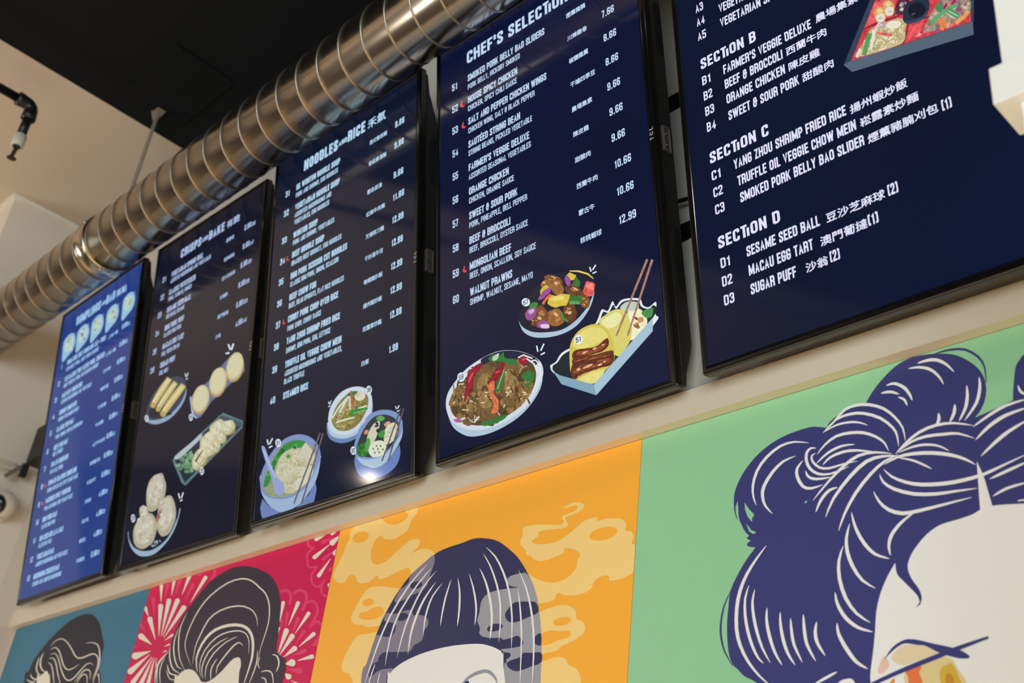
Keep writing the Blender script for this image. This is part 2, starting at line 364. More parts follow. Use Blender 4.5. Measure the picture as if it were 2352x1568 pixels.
[3657,2827,61,-91,2,-76,12,-5,23,74,-70,97],
[3815,2720,60,-90,2,-76,13,-4,22,73,-68,96],
[3972,2614,60,-89,1,-76,13,-4,22,73,-68,95],
[4128,2509,58,-88,2,-76,12,-4,23,73,-68,94],
[3855,2495,53,-55,-5,-42,13,-5,28,41,-64,63],
[3962,2430,52,-55,-5,-41,13,-5,28,41,-64,62],
[4067,2365,52,-54,-4,-41,12,-5,28,41,-63,62],
[4173,2301,51,-54,-4,-41,12,-5,28,41,-63,62],
[3370,2495,63,-93,3,-81,13,-4,21,78,-71,99],
[3521,2389,62,-93,3,-80,13,-4,21,77,-70,99],
[3671,2284,61,-93,2,-79,13,-4,22,77,-70,97],
[3818,2179,61,-91,3,-79,12,-4,22,76,-69,97],
[3330,2280,55,-58,-3,-46,12,-4,28,44,-66,67],
[3440,2213,54,-59,-3,-45,12,-5,28,45,-65,66],
[3549,2145,54,-58,-3,-45,12,-4,28,44,-65,66],
[3657,2078,54,-57,-3,-45,12,-5,27,44,-64,66]]),
((112,78,48),8,0,[[3439,2189,140,139,148,104,-33,20,-176,-89,-172,-126]]),
  ],
  ('number_badge', 16): [
((225,235,248),12,1,[[3845,1873,-2,-43,-23,-29,-38,-11,-47,10,-46,29,-36,43,-19,47,2,43,23,29,39,11,47,-10,46,-30,35,-42]]),
  ],
  ('sugar_puff_bowl', 0): [
((158,186,208),1,1,[[337,893,-3,121,341,-113,1901,-113,268,344,40,-107,-156,-369,-314,-270,-521,-204,-516,7,-422,116,-402,270]]),
((14,26,44),2,1,[[338,996,34,305,286,224,1772,-45,361,-239,48,-174,-184,-359,-315,-270,-538,-136,-527,40,-504,169,-321,260]]),
((190,200,208),3,1,[[1866,493,-7,-8,-21,-3,-29,11,-4,12,1,11,27,-5,27,-7],
[2114,432,-9,-3,-20,5,-13,10,-11,10,15,-1,20,-6,22,-10],
[1726,373,-32,2,-34,17,3,16,9,15,38,-4,34,-18,-6,-17],
[1859,450,-4,-7,-17,3,-17,5,-9,10,9,5,16,1,13,-9],
[1841,467,0,7,6,6,16,1,13,-4,2,-7,-8,-6,-15,0],
[1812,384,-33,5,-27,17,-12,19,19,10,33,-8,25,-15,2,-14],
[1836,389,-14,7,1,9,11,4,14,-2,13,-7,-1,-9,-10,-5],
[1859,462,-13,16,16,9,28,-4,20,-12,13,-14,-14,-9,-28,-1],
[1928,458,-29,3,-20,22,0,17,15,8,27,-11,25,-16,1,-17],
[1912,418,-18,12,15,9,21,4,23,-8,9,-13,-6,-11,-24,-2],
[1828,444,-28,10,-28,11,-16,19,8,8,22,-4,29,-13,19,-20],
[2039,457,-16,14,-4,16,30,-3,28,-5,14,-16,-8,-11,-19,-6]]),
((120,140,160),4,1,[[2052,465,-9,12,17,4,20,-3,12,-11,10,-11,-16,-5,-22,3],
[1886,469,-22,-2,-20,-2,-26,11,1,11,2,10,27,-4,24,-10],
[1736,421,8,10,26,3,30,-7,15,-10,-3,-10,-21,-6,-39,5],
[2029,444,1,14,14,7,25,-2,20,-13,2,-12,-12,-7,-23,4],
[1963,455,-20,12,7,12,20,4,20,-9,18,-10,-7,-10,-15,-7],
[1907,365,-25,-2,-31,7,-20,16,-4,15,21,5,33,-10,24,-16],
[1776,414,-2,9,21,2,25,-3,12,-8,6,-10,-26,-2,-23,5],
[1894,394,0,7,13,2,16,-2,17,-7,-5,-7,-10,-5,-21,3],
[1762,360,-19,6,-7,19,11,11,13,3,14,-10,13,-16,-11,-11],
[1828,364,-15,-1,-27,14,-16,14,6,5,10,3,25,-13,18,-14],
[1671,457,-18,0,-25,13,-1,13,6,7,19,1,24,-14,9,-16],
[1645,442,-20,-5,-30,4,-24,16,-11,18,28,3,28,-8,30,-13]]),
((186,180,158),4,1,[[2044,1660,-72,-206,-194,-91,-204,-45,-229,34,-179,169,-83,220,-21,223,68,214,190,111,219,9,228,-30,157,-185,122,-200],
[2713,943,-85,-194,-127,-151,-189,-48,-212,26,-190,154,-138,217,1,241,42,220,154,128,188,57,212,-43,169,-169,122,-204]]),
((208,204,184),6,1,[[1880,1752,-96,-174,-159,-121,-207,43,-191,92,-96,194,-55,216,126,160,158,112,209,5,192,-117,83,-204],
[1183,1402,-9,-64,-48,-47,-98,9,-103,30,-86,68,-31,77,-8,73,74,27,85,14,107,-41,77,-72],
[2548,1027,-65,-194,-150,-101,-183,-27,-191,95,-103,208,-75,220,67,203,158,102,187,-3,196,-73,109,-209],
[1629,782,-121,-144,-185,-104,-258,25,-217,133,-124,180,-40,194,114,158,206,88,258,-35,221,-124,139,-180]]),
((190,182,156),7,1,[[1901,1501,-53,-16,-44,9,-23,32,12,36,50,25,43,-38],
[1425,1598,-37,-42,-73,19,3,48,18,47,67,-12,46,-24],
[1366,2157,-68,-26,-57,29,-32,40,56,26,51,1,66,-18],
[1585,1923,-42,-35,-68,4,-8,54,6,34,41,33,43,-42],
[1593,1692,-79,-15,-46,33,43,24,53,16,82,-10,-13,-32],
[1798,1574,-46,-25,-59,5,-10,45,21,28,40,9,63,-10],
[1822,1764,-41,-34,-51,21,-38,31,19,34,33,34,63,-28],
[1449,1766,-8,-44,-57,0,-28,50,2,36,29,25,43,-30],
[1213,1292,-40,-23,-48,-21,-45,52,-9,59,63,-8,46,-13],
[1104,1392,-2,-41,-51,-9,-46,47,-21,55,46,18,63,-15],
[1034,1273,-77,-11,-52,23,-23,39,62,35,68,-20,38,-26],
[1109,1259,-59,-28,-66,13,-7,45,24,31,45,3,38,-19],
[1161,1294,-61,-31,-71,22,-11,47,65,19,59,14,56,-30],
[1178,1239,-67,3,-79,16,30,34,76,20,89,-16,-7,-35],
[983,1363,-80,17,-81,16,27,35,84,13,54,-26,54,-27],
[1186,1345,-34,-30,-43,8,-58,23,-9,56,47,13,48,-25],
[1983,1372,-83,-7,-58,28,22,35,65,26,67,-24,30,-29],
[2019,1246,-59,-13,-44,20,-6,30,33,40,76,-10,33,-33],
[2057,1420,-36,-23,-60,-10,-33,50,39,37,49,19,41,-33],
[2560,996,-13,-28,-42,-14,-49,41,10,46,41,6,43,-10],
[2074,1126,-64,-26,-50,28,-25,34,40,27,58,24,49,-36],
[2079,772,-81,7,-31,22,-25,33,82,21,54,-27,36,-24],
[2346,882,-16,-49,-62,16,-30,43,6,43,47,3,40,-17],
[2159,960,-11,-49,-61,16,-32,41,0,50,55,18,40,-40],
[1152,1153,-27,-46,-60,18,-60,31,7,51,45,7,57,-2],
[1076,660,-62,-18,-47,24,14,30,47,27,89,-2,13,-39],
[1028,791,-47,-20,-46,-9,-38,40,17,36,33,11,60,0],
[1470,588,-78,-11,-27,30,4,26,52,30,69,-22,36,-29],
[1623,667,-66,2,-42,20,9,26,69,24,59,-28,26,-27],
[1046,729,-5,-45,-54,20,-49,28,18,39,36,22,40,-30],
[1158,782,-36,-25,-41,-2,-55,29,4,49,38,25,51,-31],
[1333,789,-46,-32,-61,1,-35,47,28,34,34,13,61,-6]]),
((222,220,206),7,1,[[1963,1460,-37,-20,-47,-9,-37,42,11,46,50,0,52,-11],
[1690,1588,-11,-31,-42,-6,-54,35,-3,55,51,2,54,-5],
[1677,1993,-58,-10,-44,5,-47,34,42,34,47,13,45,-28],
[1764,1886,-54,-20,-56,10,-4,40,1,48,67,1,34,-36],
[1658,1737,-43,-12,-76,-3,22,44,36,25,61,8,13,-35],
[1847,1890,-63,-15,-48,25,-6,35,57,32,85,-11,37,-39],
[1338,1737,-95,4,-27,32,-8,31,74,9,76,-10,10,-32],
[1847,1888,-13,-41,-50,3,-51,38,8,41,26,19,50,-8],
[1182,1322,-37,-40,-59,21,-28,36,-12,49,53,9,56,-20],
[1146,1397,-19,-26,-48,-21,-50,49,7,55,55,-1,54,-9],
[1201,1298,-44,-39,-54,31,-17,34,13,43,61,-4,62,-19],
[1154,1448,-43,-20,-47,1,-28,37,-3,47,56,-2,65,-7],
[1148,1342,-58,-25,-67,21,27,38,33,30,71,-1,24,-34],
[1132,1382,-77,4,-59,17,3,35,70,12,59,-9,36,-26],
[1045,1303,-41,-20,-62,-10,-10,50,0,50,66,2,35,-33],
[1128,1325,-70,-13,-66,19,23,36,45,20,66,3,44,-31],
[2483,914,-80,-6,-23,30,1,25,54,15,52,-13,23,-22],
[2139,922,-13,-50,-63,15,-38,42,2,49,48,24,58,-30],
[2512,1036,-25,-35,-49,15,-38,32,8,51,59,1,38,-27],
[2564,954,-74,18,-70,15,24,32,79,9,59,-19,32,-28],
[2183,967,-52,-28,-54,23,-16,39,57,27,52,-13,38,-19],
[2066,902,-59,-14,-55,20,17,32,46,32,68,-18,15,-28],
[2206,1006,-30,-22,-48,-10,-21,43,-10,51,60,16,35,-43],
[2050,1138,-47,-31,-61,15,-34,44,58,26,47,13,37,-28],
[1396,553,-56,-22,-67,17,-6,43,72,19,67,1,40,-30],
[1009,877,-91,-4,-29,31,-38,35,83,19,58,-19,22,-23],
[1582,1001,-89,-10,-67,25,27,38,49,29,71,-11,50,-30],
[1318,972,-75,-6,-51,15,-1,33,37,24,68,16,38,-37],
[897,1199,-64,-17,-74,9,-13,48,51,41,75,-8,27,-34],
[1163,974,-22,-38,-60,4,-18,46,16,31,38,17,56,-16],
[1378,944,-51,-34,-65,21,-11,43,31,43,70,-1,48,-30],
[1471,552,-82,-17,-47,33,11,34,79,13,62,-16,29,-26]]),
((186,180,158),5,1,[[1310,1329,-10,-70,-55,-46,-81,-29,-116,27,-111,53,-84,78,-40,83,-2,77,59,48,92,19,116,-25,112,-53,79,-80],
[1800,691,-74,-183,-225,-79,-253,-28,-273,69,-233,155,-113,211,-13,210,139,157,191,116,267,6,278,-64,210,-171,134,-202]]),
((160,116,84),6,1,[[1958,1121,-59,-81,-68,-51,-59,-6,-33,40,0,75,35,90,59,82,68,50,58,6,34,-40,-1,-75]]),
  ],
  ('number_badge', 17): [
((225,235,248),12,1,[[630,1305,1,-47,-22,-33,-41,-13,-50,9,-52,31,-41,45,-24,51,-1,47,22,33,41,13,51,-10,51,-30,42,-45]]),
  ],
  ('sparkle_marks', 18): [
((225,238,250),2,0,[[2681,1552,95,-159,55,-4,-95,159],
[2915,1533,-66,-133,57,-21,65,132],
[2845,1310,115,10,-33,33,-114,-10]]),
  ],
 }),
 3: dict(o=(-2.2005, -0.0698, 2.4192), u=(0.9999, 0.0139, 0.00023), v=(0.0023, -0.18164, 0.98336), text=[
  ('head', 'NOODLES', 1229, 8590, 2567, 8590, 298),
  ('small', 'AND', 2598, 8662, 2916, 8662, 134),
  ('head', 'RICE', 2944, 8619, 3589, 8619, 298),
  ('cjkhead', '禾氣', 3689, 8618, 4323, 8618, 250),
  ('item', 'HK WONTON NOODLE SOUP', 955, 8168, 2684, 8168, 165),
  ('item', 'VEGETARIAN NOODLE SOUP', 955, 7612, 2706, 7612, 165),
  ('item', 'WONTON SOUP', 955, 6856, 1914, 6856, 165),
  ('item', 'BEEF NOODLE SOUP', 955, 6328, 2209, 6328, 165),
  ('item', 'BBQ PORK SCISSOR CUT NOODLES', 955, 5769, 3100, 5769, 165),
  ('item', 'BEEF CHOW FUN', 955, 5213, 1992, 5213, 165),
  ('item', 'CURRY PORK CHOP OVER RICE', 955, 4659, 2851, 4659, 165),
  ('item', 'YANG ZHOU SHRIMP FRIED RICE', 955, 4112, 2947, 4112, 165),
  ('item', 'TRUFFLE OIL VEGGIE CHOW MEIN', 955, 3529, 3041, 3529, 165),
  ('item', 'STEAMED RICE', 955, 2769, 1897, 2769, 165),
  ('sub', 'PORK AND SHRIMP, EGG NOODLES', 955, 7962, 2619, 7962, 130),
  ('sub', 'ASSORTED MUSHROOMS AND', 955, 7413, 2405, 7413, 130),
  ('sub', 'VEGETABLES, EGG NOODLES', 955, 7215, 2339, 7215, 130),
  ('sub', 'PORK AND SHRIMP, VEGETABLES', 955, 6662, 2567, 6662, 130),
  ('sub', 'BRAISED BEEF BRISKET, EGG NOODLES', 955, 6117, 2871, 6117, 130),
  ('sub', 'CLASSIC BBQ PORK, ONION, SCALLION', 955, 5566, 2801, 5566, 130),
  ('sub', 'BEEF, BEAN SPROUTS, FLAT RICE NOODLES', 955, 5013, 3028, 5013, 130),
  ('sub', 'PORK CHOP, CURRY SAUCE', 955, 4435, 2241, 4435, 130),
  ('sub', 'SHRIMP, BBQ PORK, EGG, LETTUCE', 955, 3887, 2622, 3887, 130),
  ('sub', 'ASSORTED MUSHROOMS AND VEGETABLES,', 955, 3324, 3070, 3324, 130),
  ('sub', 'BLACK TRUFFLE', 955, 3129, 1726, 3129, 130),
  ('num', '31', 508, 8148, 683, 8148, 172),
  ('num', '32', 493, 7607, 697, 7607, 172),
  ('num', '33', 488, 6862, 685, 6862, 172),
  ('num', '34', 472, 6308, 667, 6308, 172),
  ('num', '35', 473, 5756, 660, 5756, 172),
  ('num', '36', 464, 5198, 650, 5198, 172),
  ('num', '37', 473, 4643, 646, 4643, 172),
  ('num', '38', 454, 4093, 643, 4093, 172),
  ('num', '39', 449, 3531, 637, 3531, 172),
  ('num', '40', 438, 2776, 642, 2776, 172),
  ('price', '9.66', 4676, 8194, 4990, 8194, 165),
  ('price', '9.66', 4671, 7651, 4988, 7651, 165),
  ('price', '9.66', 4670, 6898, 4992, 6898, 165),
  ('price', '11.66', 4662, 6341, 5036, 6341, 165),
  ('price', '12.99', 4658, 5786, 5034, 5786, 165),
  ('price', '12.99', 4660, 5232, 5028, 5232, 165),
  ('price', '12.99', 4658, 4675, 5027, 4675, 165),
  ('price', '12.99', 4661, 4115, 5031, 4115, 165),
  ('price', '12.99', 4664, 3551, 5040, 3551, 165),
  ('price', '1.99', 4666, 2780, 4951, 2780, 165),
  ('cjk', '港式雲吞麵', 3773, 8157, 4390, 8157, 118),
  ('cjk', '香菇素湯麵', 3770, 7603, 4387, 7603, 118),
  ('cjk', '雲吞菜湯', 3757, 6873, 4268, 6873, 118),
  ('cjk', '紅燒牛肉麵', 3751, 6306, 4387, 6306, 118),
  ('cjk', '叉燒剪刀麵', 3755, 5751, 4381, 5751, 118),
  ('cjk', '干炒濕牛河', 3754, 5208, 4370, 5208, 118),
  ('cjk', '咖喱豬扒飯', 3755, 4642, 4380, 4642, 118),
  ('cjk', '揚州蝦炒飯', 3756, 4075, 4385, 4075, 118),
  ('cjk', '崧露素炒麵', 3771, 3532, 4390, 3532, 118),
  ('cjk', '白飯', 3771, 2751, 4015, 2751, 118),
  ('badge', '31', 821, 1708, 956, 1708, 109),
  ('badge', '39', 4003, 2102, 4122, 2102, 99),
  ('badge', '32', 3557, 900, 3671, 900, 99),
 ], shapes={
  ('wonton_soup_bowl', 0): [
((112,132,188),1,0,[[335,412,60,177,263,-209,494,-235,508,-23,476,206,197,259,69,-194,-59,-227,-66,-70,-867,14,-944,9,-84,128]]),
((160,184,214),2,1,[[270,964,29,218,742,27,1329,-175,116,65,-27,-267,-101,-250,-181,-173,-277,-190,-341,-83,-355,-4,-268,101,-281,173,-271,274]]),
((128,148,200),3,1,[[270,964,25,251,188,248,297,222,409,128,468,-34,418,-165,292,-241,124,-275,-109,-219,-245,-280,-356,-168,-503,-20,-614,149,-288,191]]),
((150,158,124),4,1,[[389,875,48,277,211,273,346,241,363,26,418,-91,369,-206,178,-258,-29,-238,-186,-233,-330,-189,-504,-19,-586,135]]),
((52,138,66),5,1,[[418,853,75,287,261,293,345,234,414,10,393,-126,-169,-92,-569,39,-295,-187,-134,-225,-126,-211]]),
((30,100,44),6,1,[[1151,1457,-58,1,-71,29,-35,49,29,25,48,14,58,-45,39,-40],
[691,1200,12,21,38,11,53,-23,13,-28,-12,-19,-36,-3,-52,10],
[1130,1439,-44,-6,-48,30,-17,33,16,23,45,-4,47,-21,24,-34]]),
((86,172,96),7,1,[[1436,1507,-12,25,9,29,38,10,35,0,13,-24,-14,-27,-33,-14],
[1500,1492,-51,41,17,34,45,9,70,-1,44,-51,-8,-40,-46,-25],
[926,1383,-18,-8,-31,-3,-39,18,-8,18,9,13,38,0,32,-21]]),
((44,124,58),6,1,[[1278,1471,-26,5,-23,23,-4,20,13,10,26,-7,16,-21,16,-23],
[883,1308,-38,1,-41,11,-37,24,-14,26,36,1,46,-9,32,-28],
[1069,1469,-24,-2,-30,8,-26,13,-22,18,18,6,38,-10,28,-17]]),
((30,100,44),7,1,[[893,1502,11,17,36,-4,31,-14,19,-20,-12,-15,-31,-7,-33,21],
[1520,1473,-41,23,-12,34,20,27,48,-14,42,-20,5,-32,-21,-20],
[1059,1493,-83,30,-1,51,31,30,68,-14,65,-29,26,-48,-34,-32]]),
((86,172,96),6,1,[[550,1067,-30,14,-18,37,21,29,37,1,26,-27,10,-31,-18,-22],
[1622,1510,-19,-6,-31,1,-36,20,-13,22,30,2,32,-2,34,-20]]),
((44,124,58),7,1,[[786,1255,-75,29,-14,49,-2,44,62,12,76,-36,38,-53,-27,-35],
[1402,1584,-30,2,-19,26,-1,23,28,-2,31,-3,11,-24,10,-25]]),
((196,194,162),6,1,[[883,1213,135,224,356,76,418,-98,322,-261,-23,-302,-276,-246,-290,-123,-424,149,-240,301]]),
((224,222,198),7,0,[[1433,1119,47,-42,14,-41,-19,-31,-51,-14,17,-15,55,15,23,38,-17,50,-51,45],
[1343,1019,145,-45,145,-35,143,-25,139,-15,-5,13,-137,14,-141,25,-143,35,-145,45],
[1351,847,-67,38,-46,46,-19,47,10,42,-23,8,-10,-45,22,-53,51,-51,70,-41],
[1095,728,2,-90,20,-5,-1,90],
[1082,939,79,-43,55,-53,25,-55,-11,-48,19,-6,10,50,-26,60,-60,57,-82,46],
[1838,1347,6,-72,-51,-48,-93,-14,-117,25,2,-13,122,-25,102,15,55,52,-5,75],
[1455,886,1,75,67,46,112,3,126,-41,2,12,-131,42,-123,-3,-73,-50,-2,-79],
[1438,645,124,-25,104,-65,13,9,-111,68,-132,28],
[1035,1199,93,-6,87,3,80,12,69,22,-17,15,-68,-21,-77,-12,-84,-3,-91,6],
[1764,1072,-70,32,-59,39,-45,46,-27,49,-26,0,29,-51,50,-51,66,-44,74,-33],
[1681,1009,102,-29,102,-25,100,-18,98,-12,-6,19,-97,12,-97,18,-99,24,-101,29]]),
((172,166,128),8,0,[[1582,842,125,-47,128,-34,124,-19,-3,15,-122,19,-124,33,-123,45],
[1596,1344,-77,42,-45,55,-16,-2,49,-58,81,-45],
[1973,803,-139,3,-132,-11,-120,-24,-107,-38,19,-15,104,37,118,24,128,11,137,-3],
[1590,1443,99,-46,104,-22,-2,16,-99,20,-94,45],
[1075,1126,-84,37,-87,31,-4,-14,86,-30,81,-36],
[1608,1269,103,-50,109,-37,110,-24,103,-9,-7,16,-101,9,-104,22,-104,37,-100,48],
[1275,723,138,-16,135,-49,114,-76,17,10,-119,79,-147,54,-145,18],
[1540,1129,108,-32,106,-37,104,-40,101,-45,8,15,-102,45,-106,41,-108,37,-109,33],
[1520,619,-64,82,9,72,78,39,122,-8,-6,14,-128,7,-86,-43,-10,-79,66,-86],
[1377,1052,-81,66,-14,67,56,40,106,-5,-11,20,-114,4,-67,-47,17,-80,87,-73],
[1128,720,-107,90,-18,-6,107,-90],
[1583,1269,-76,54,-86,49,-93,41,-95,32,-4,-18,93,-31,88,-39,81,-46,74,-52],
[1712,746,-112,39,-77,67,-14,69,56,46,-16,9,-58,-48,15,-77,86,-74,117,-41]]),
((206,204,176),7,0,[[1746,1268,16,-73,76,-75,113,-50,109,-12,-7,20,-101,9,-97,44,-65,64,-14,67],
[956,1052,119,-33,104,12,49,53,-22,75,-30,4,21,-69,-41,-45,-89,-10,-110,31],
[1262,1100,29,-64,36,-63,43,-64,49,-62,17,2,-49,61,-43,63,-35,62,-28,63],
[1565,952,-71,25,-49,41,-14,43,28,33,-25,12,-30,-36,18,-54,60,-50,78,-28],
[1314,732,114,-27,86,-60,27,-69,-45,-50,28,-14,48,55,-32,81,-102,72,-124,30],
[1246,1299,-84,56,-85,56,-16,-11,85,-55,84,-56],
[1306,699,-134,35,-114,-13,12,-14,108,13,127,-34],
[1040,1136,-48,64,-26,-2,49,-64],
[1364,625,3,48,52,21,76,-12,70,-41,12,10,-77,45,-93,14,-63,-26,-5,-52],
[1195,930,68,-1,62,10,50,19,37,29,-18,10,-36,-27,-47,-18,-58,-9,-66,1],
[1314,1002,115,33,26,86,-79,103,-145,73,-8,-11,139,-68,71,-93,-24,-79,-110,-30],
[1132,689,-84,26,-3,-16,84,-26]]),
((224,222,198),8,0,[[1638,686,-53,-19,-68,-2,-74,15,-74,31,-6,-11,78,-32,82,-17,74,2,56,20],
[1396,1111,-85,74,-123,49,-118,3,-71,-42,17,-11,67,40,107,-3,111,-44,80,-71],
[1647,1344,21,74,-29,10,-21,-74],
[976,1044,-44,71,-26,0,44,-71],
[1551,1171,-16,49,7,43,31,33,52,19,-20,17,-55,-21,-34,-37,-9,-47,18,-52],
[956,1254,16,-54,-19,-43,-52,-28,18,-12,53,29,21,48,-16,57],
[1329,1314,-13,-70,-6,-71,1,-73,7,-74,26,-6,-7,74,-1,72,6,70,12,69],
[1504,1404,71,-19,55,-38,23,-44,-20,-36,19,-8,21,39,-26,52,-65,45,-77,22],
[1316,928,-69,26,-44,41,-7,41,36,27,-18,11,-38,-30,8,-49,53,-49,74,-29],
[913,1084,-28,-42,18,-9,28,43],
[1436,1207,31,69,37,66,43,63,-18,9,-44,-64,-37,-66,-32,-69],
[1972,1184,-102,13,-105,27,-103,41,-97,53,-12,-12,100,-55,109,-43,111,-29,106,-13]]),
((172,166,128),7,0,[[1743,712,-80,-10,-39,-43,16,-59,20,-3,-16,55,35,38,75,9],
[1509,772,7,-62,-27,-51,-59,-35,-85,-14,12,-13,88,15,63,36,29,55,-7,65],
[1842,1016,93,31,42,65,-21,85,-77,84,-22,-4,74,-80,19,-76,-38,-59,-89,-29],
[1449,1008,-87,75,-127,44,-114,-8,-51,-55,21,-11,48,52,100,7,113,-39,81,-71],
[1357,781,-98,9,-99,11,-100,12,-101,15,4,-17,102,-14,101,-13,100,-11,98,-9],
[1385,1328,-68,-14,-53,-29,-33,-40,-12,-48,26,-9,10,47,31,37,50,26,65,14],
[1695,1037,58,18,59,18,59,17,59,17,-18,17,-59,-17,-59,-18,-59,-17,-59,-19],
[990,1292,138,-49,138,-39,137,-27,132,-15,-6,16,-130,15,-134,26,-135,38,-136,48],
[1407,1384,-28,-43,7,-56,42,-60,68,-51,17,8,-64,48,-37,52,-6,50,26,40],
[1695,1215,-1,-45,5,-47,11,-48,15,-48,30,-4,-15,47,-10,47,-5,46,0,44],
[1683,1130,-50,68,-10,65,31,51,68,30,-20,15,-71,-32,-33,-56,10,-71,52,-72]]),
((206,204,176),8,0,[[1239,729,53,-92,18,0,-54,92],
[1029,874,116,-3,92,28,52,54,7,72,-19,5,-6,-69,-50,-51,-86,-26,-113,2],
[2077,958,-61,-28,-86,4,-90,34,-72,56,-18,-7,78,-60,103,-39,99,-5,67,29],
[1978,1138,46,54,-26,14,-47,-54],
[1131,1318,-109,32,-2,-18,110,-32],
[1124,856,-76,79,-117,60,-9,-10,112,-57,72,-75],
[1282,1265,-32,-40,-19,-47,-4,-52,10,-54,27,-5,-10,53,3,49,18,44,32,39],
[1583,1268,-65,76,-62,77,-58,78,-26,-2,59,-78,62,-77,65,-77],
[2059,992,-99,88,-124,79,-140,63,-147,42,-1,-15,144,-41,134,-60,119,-76,96,-86],
[1668,961,117,-68,123,-60,10,13,-122,59,-115,67]]),
((206,202,182),8,1,[[1746,1363,162,156,134,-100,243,-243,-57,-201,-260,151,-265,153]]),
((208,212,190),7,1,[[1789,888,391,67,66,-198,-232,-163,-392,-70]]),
((84,150,70),9,1,[[1397,1334,-9,-20,-29,-9,-42,3,-43,16,-33,24,-13,25,9,20,29,9,42,-3,43,-16,32,-24]]),
((150,168,214),10,1,[[242,1805,81,14,87,-96,247,-380,250,-350,272,-215,70,-176,-163,-75,-203,104,-101,256,-284,444]]),
((196,208,232),11,0,[[283,1749,277,-388,294,-399,28,2,-292,398,-277,387]]),
  ],
  ('chopstick_picture', 585): [
((104,92,96),11,0,[[2419,1630,-821,-1384,53,-23,821,1382]]),
  ],
  ('chopstick_picture', 606): [
((104,92,96),11,0,[[2524,1594,-648,-1405,54,-20,647,1402]]),
  ],
  ('number_badge', 6): [
((225,235,248),12,1,[[997,1736,-6,-40,-27,-27,-41,-9,-48,11,-46,30,-34,42,-15,45,6,41,26,27,42,9,49,-12,45,-29,34,-42]]),
  ],
  ('sparkle_marks', 7): [
((225,238,250),2,0,[[403,1960,64,-140,48,-4,-64,139],
[617,1948,-105,-119,46,-24,105,118],
[530,1724,138,13,-26,32,-139,-13]]),
  ],
  ('chow_mein_plate', 0): [
((104,134,186),1,1,[[2654,1752,144,10,1259,-48,109,62,-12,-207,-125,-182,-352,-182,-367,-14,-335,98,-252,183]]),
((178,200,222),2,1,[[2673,1763,123,31,1255,42,120,29,3,-241,-149,-171,-308,-156,-320,-24,-380,91,-249,159]]),
((204,218,232),3,1,[[2698,1819,31,241,179,204,279,112,378,-17,329,-115,214,-181,63,-198,-53,-197,-184,-192,-266,-113,-322,-12,-335,97,-227,179]]),
((128,122,62),4,1,[[2821,1788,102,253,228,157,279,65,282,-46,273,-151,63,-168,-88,-219,-208,-187,-318,-57,-381,94]]),
((178,166,96),5,0,[[3157,1776,-26,41,3,35,30,23,51,3,-9,14,-56,-4,-35,-26,-3,-42,28,-45],
[3341,2010,-52,-2,-44,-14,-32,-25,-16,-32,26,-12,14,30,28,22,39,12,49,2],
[3322,1695,55,3,29,30,-15,46,-48,40,-16,-9,42,-33,11,-34,-21,-23,-49,-2],
[3268,1713,-32,-25,-14,-35,4,-42,22,-43,23,-1,-21,41,-3,36,13,32,29,23],
[3293,1602,81,-22,79,-9,72,4,60,18,-19,18,-57,-17,-66,-4,-73,9,-77,21],
[2938,1771,-82,57,-11,-7,82,-57],
[2981,1719,-33,-40,17,-9,33,39],
[2997,1942,23,34,27,33,29,31,32,29,-25,16,-33,-30,-30,-31,-26,-33,-24,-35],
[3553,1989,58,19,57,19,57,20,56,19,-18,18,-56,-20,-57,-19,-57,-19,-58,-19],
[3748,1915,20,-65,74,-61,91,-29,1,14,-85,26,-62,52,-19,60],
[3533,1903,94,4,89,9,85,15,79,21,-13,14,-79,-21,-83,-15,-88,-9,-93,-3],
[3091,1537,52,-33,63,-15,51,9,24,28,-16,9,-21,-27,-44,-7,-52,13,-49,31],
[3335,1954,6,-57,34,-61,56,-59,73,-49,12,10,-70,46,-52,54,-30,56,-6,55],
[3223,2028,53,-14,44,-29,23,-36,-5,-32,17,-6,5,36,-27,42,-52,35,-58,16],
[3579,1602,-95,20,-96,26,-96,30,-97,36,-3,-15,98,-35,98,-31,97,-26,97,-21],
[3369,1873,57,14,18,44,-33,55,-66,42,-12,-12,60,-36,26,-44,-14,-35,-52,-11],
[3401,1506,-53,16,-53,16,-53,17,-54,17,-2,-16,54,-17,54,-17,53,-16,53,-16],
[3655,1814,-64,47,-77,34,-80,17,-69,-4,8,-13,67,4,73,-15,71,-32,61,-45],
[3448,2147,-53,45,-67,35,-7,-11,63,-33,50,-42],
[3124,1996,-24,43,-42,41,-20,-6,39,-38,22,-39],
[3563,2072,65,-57,54,-60,41,-61,29,-61,15,-1,-28,62,-43,63,-56,62,-66,58],
[3291,1559,38,38,67,12,81,-17,78,-42,6,8,-81,44,-90,18,-74,-12,-40,-40],
[3052,2102,49,-65,87,-51,94,-16,67,21,-15,14,-61,-20,-82,14,-76,44,-45,61],
[3864,1655,-60,54,-72,48,-80,41,-83,30,-2,-13,81,-29,75,-39,68,-45,59,-53],
[3365,1937,-44,-22,-17,-40,15,-50,42,-48,21,5,-39,43,-13,42,15,34,41,20],
[2914,1717,61,-20,62,-15,61,-9,59,-4,-6,13,-58,4,-58,9,-60,14,-60,20]]),
((96,92,50),6,0,[[3718,2110,-68,27,-68,8,-56,-12,-32,-31,19,-12,30,29,48,11,60,-7,63,-26],
[3694,1748,-5,60,-51,65,-84,52,-92,22,2,-15,85,-20,75,-45,45,-58,4,-56],
[3472,1877,-28,37,-41,36,-50,29,-53,20,-3,-13,50,-19,44,-26,36,-31,26,-35],
[3414,1823,-36,-34,-13,-46,10,-52,33,-54,16,1,-31,51,-10,49,13,42,34,33],
[3880,2051,-68,13,-67,3,-61,-6,-52,-16,17,-17,50,14,57,6,62,-3,66,-12],
[3719,2125,-27,75,-25,4,27,-76],
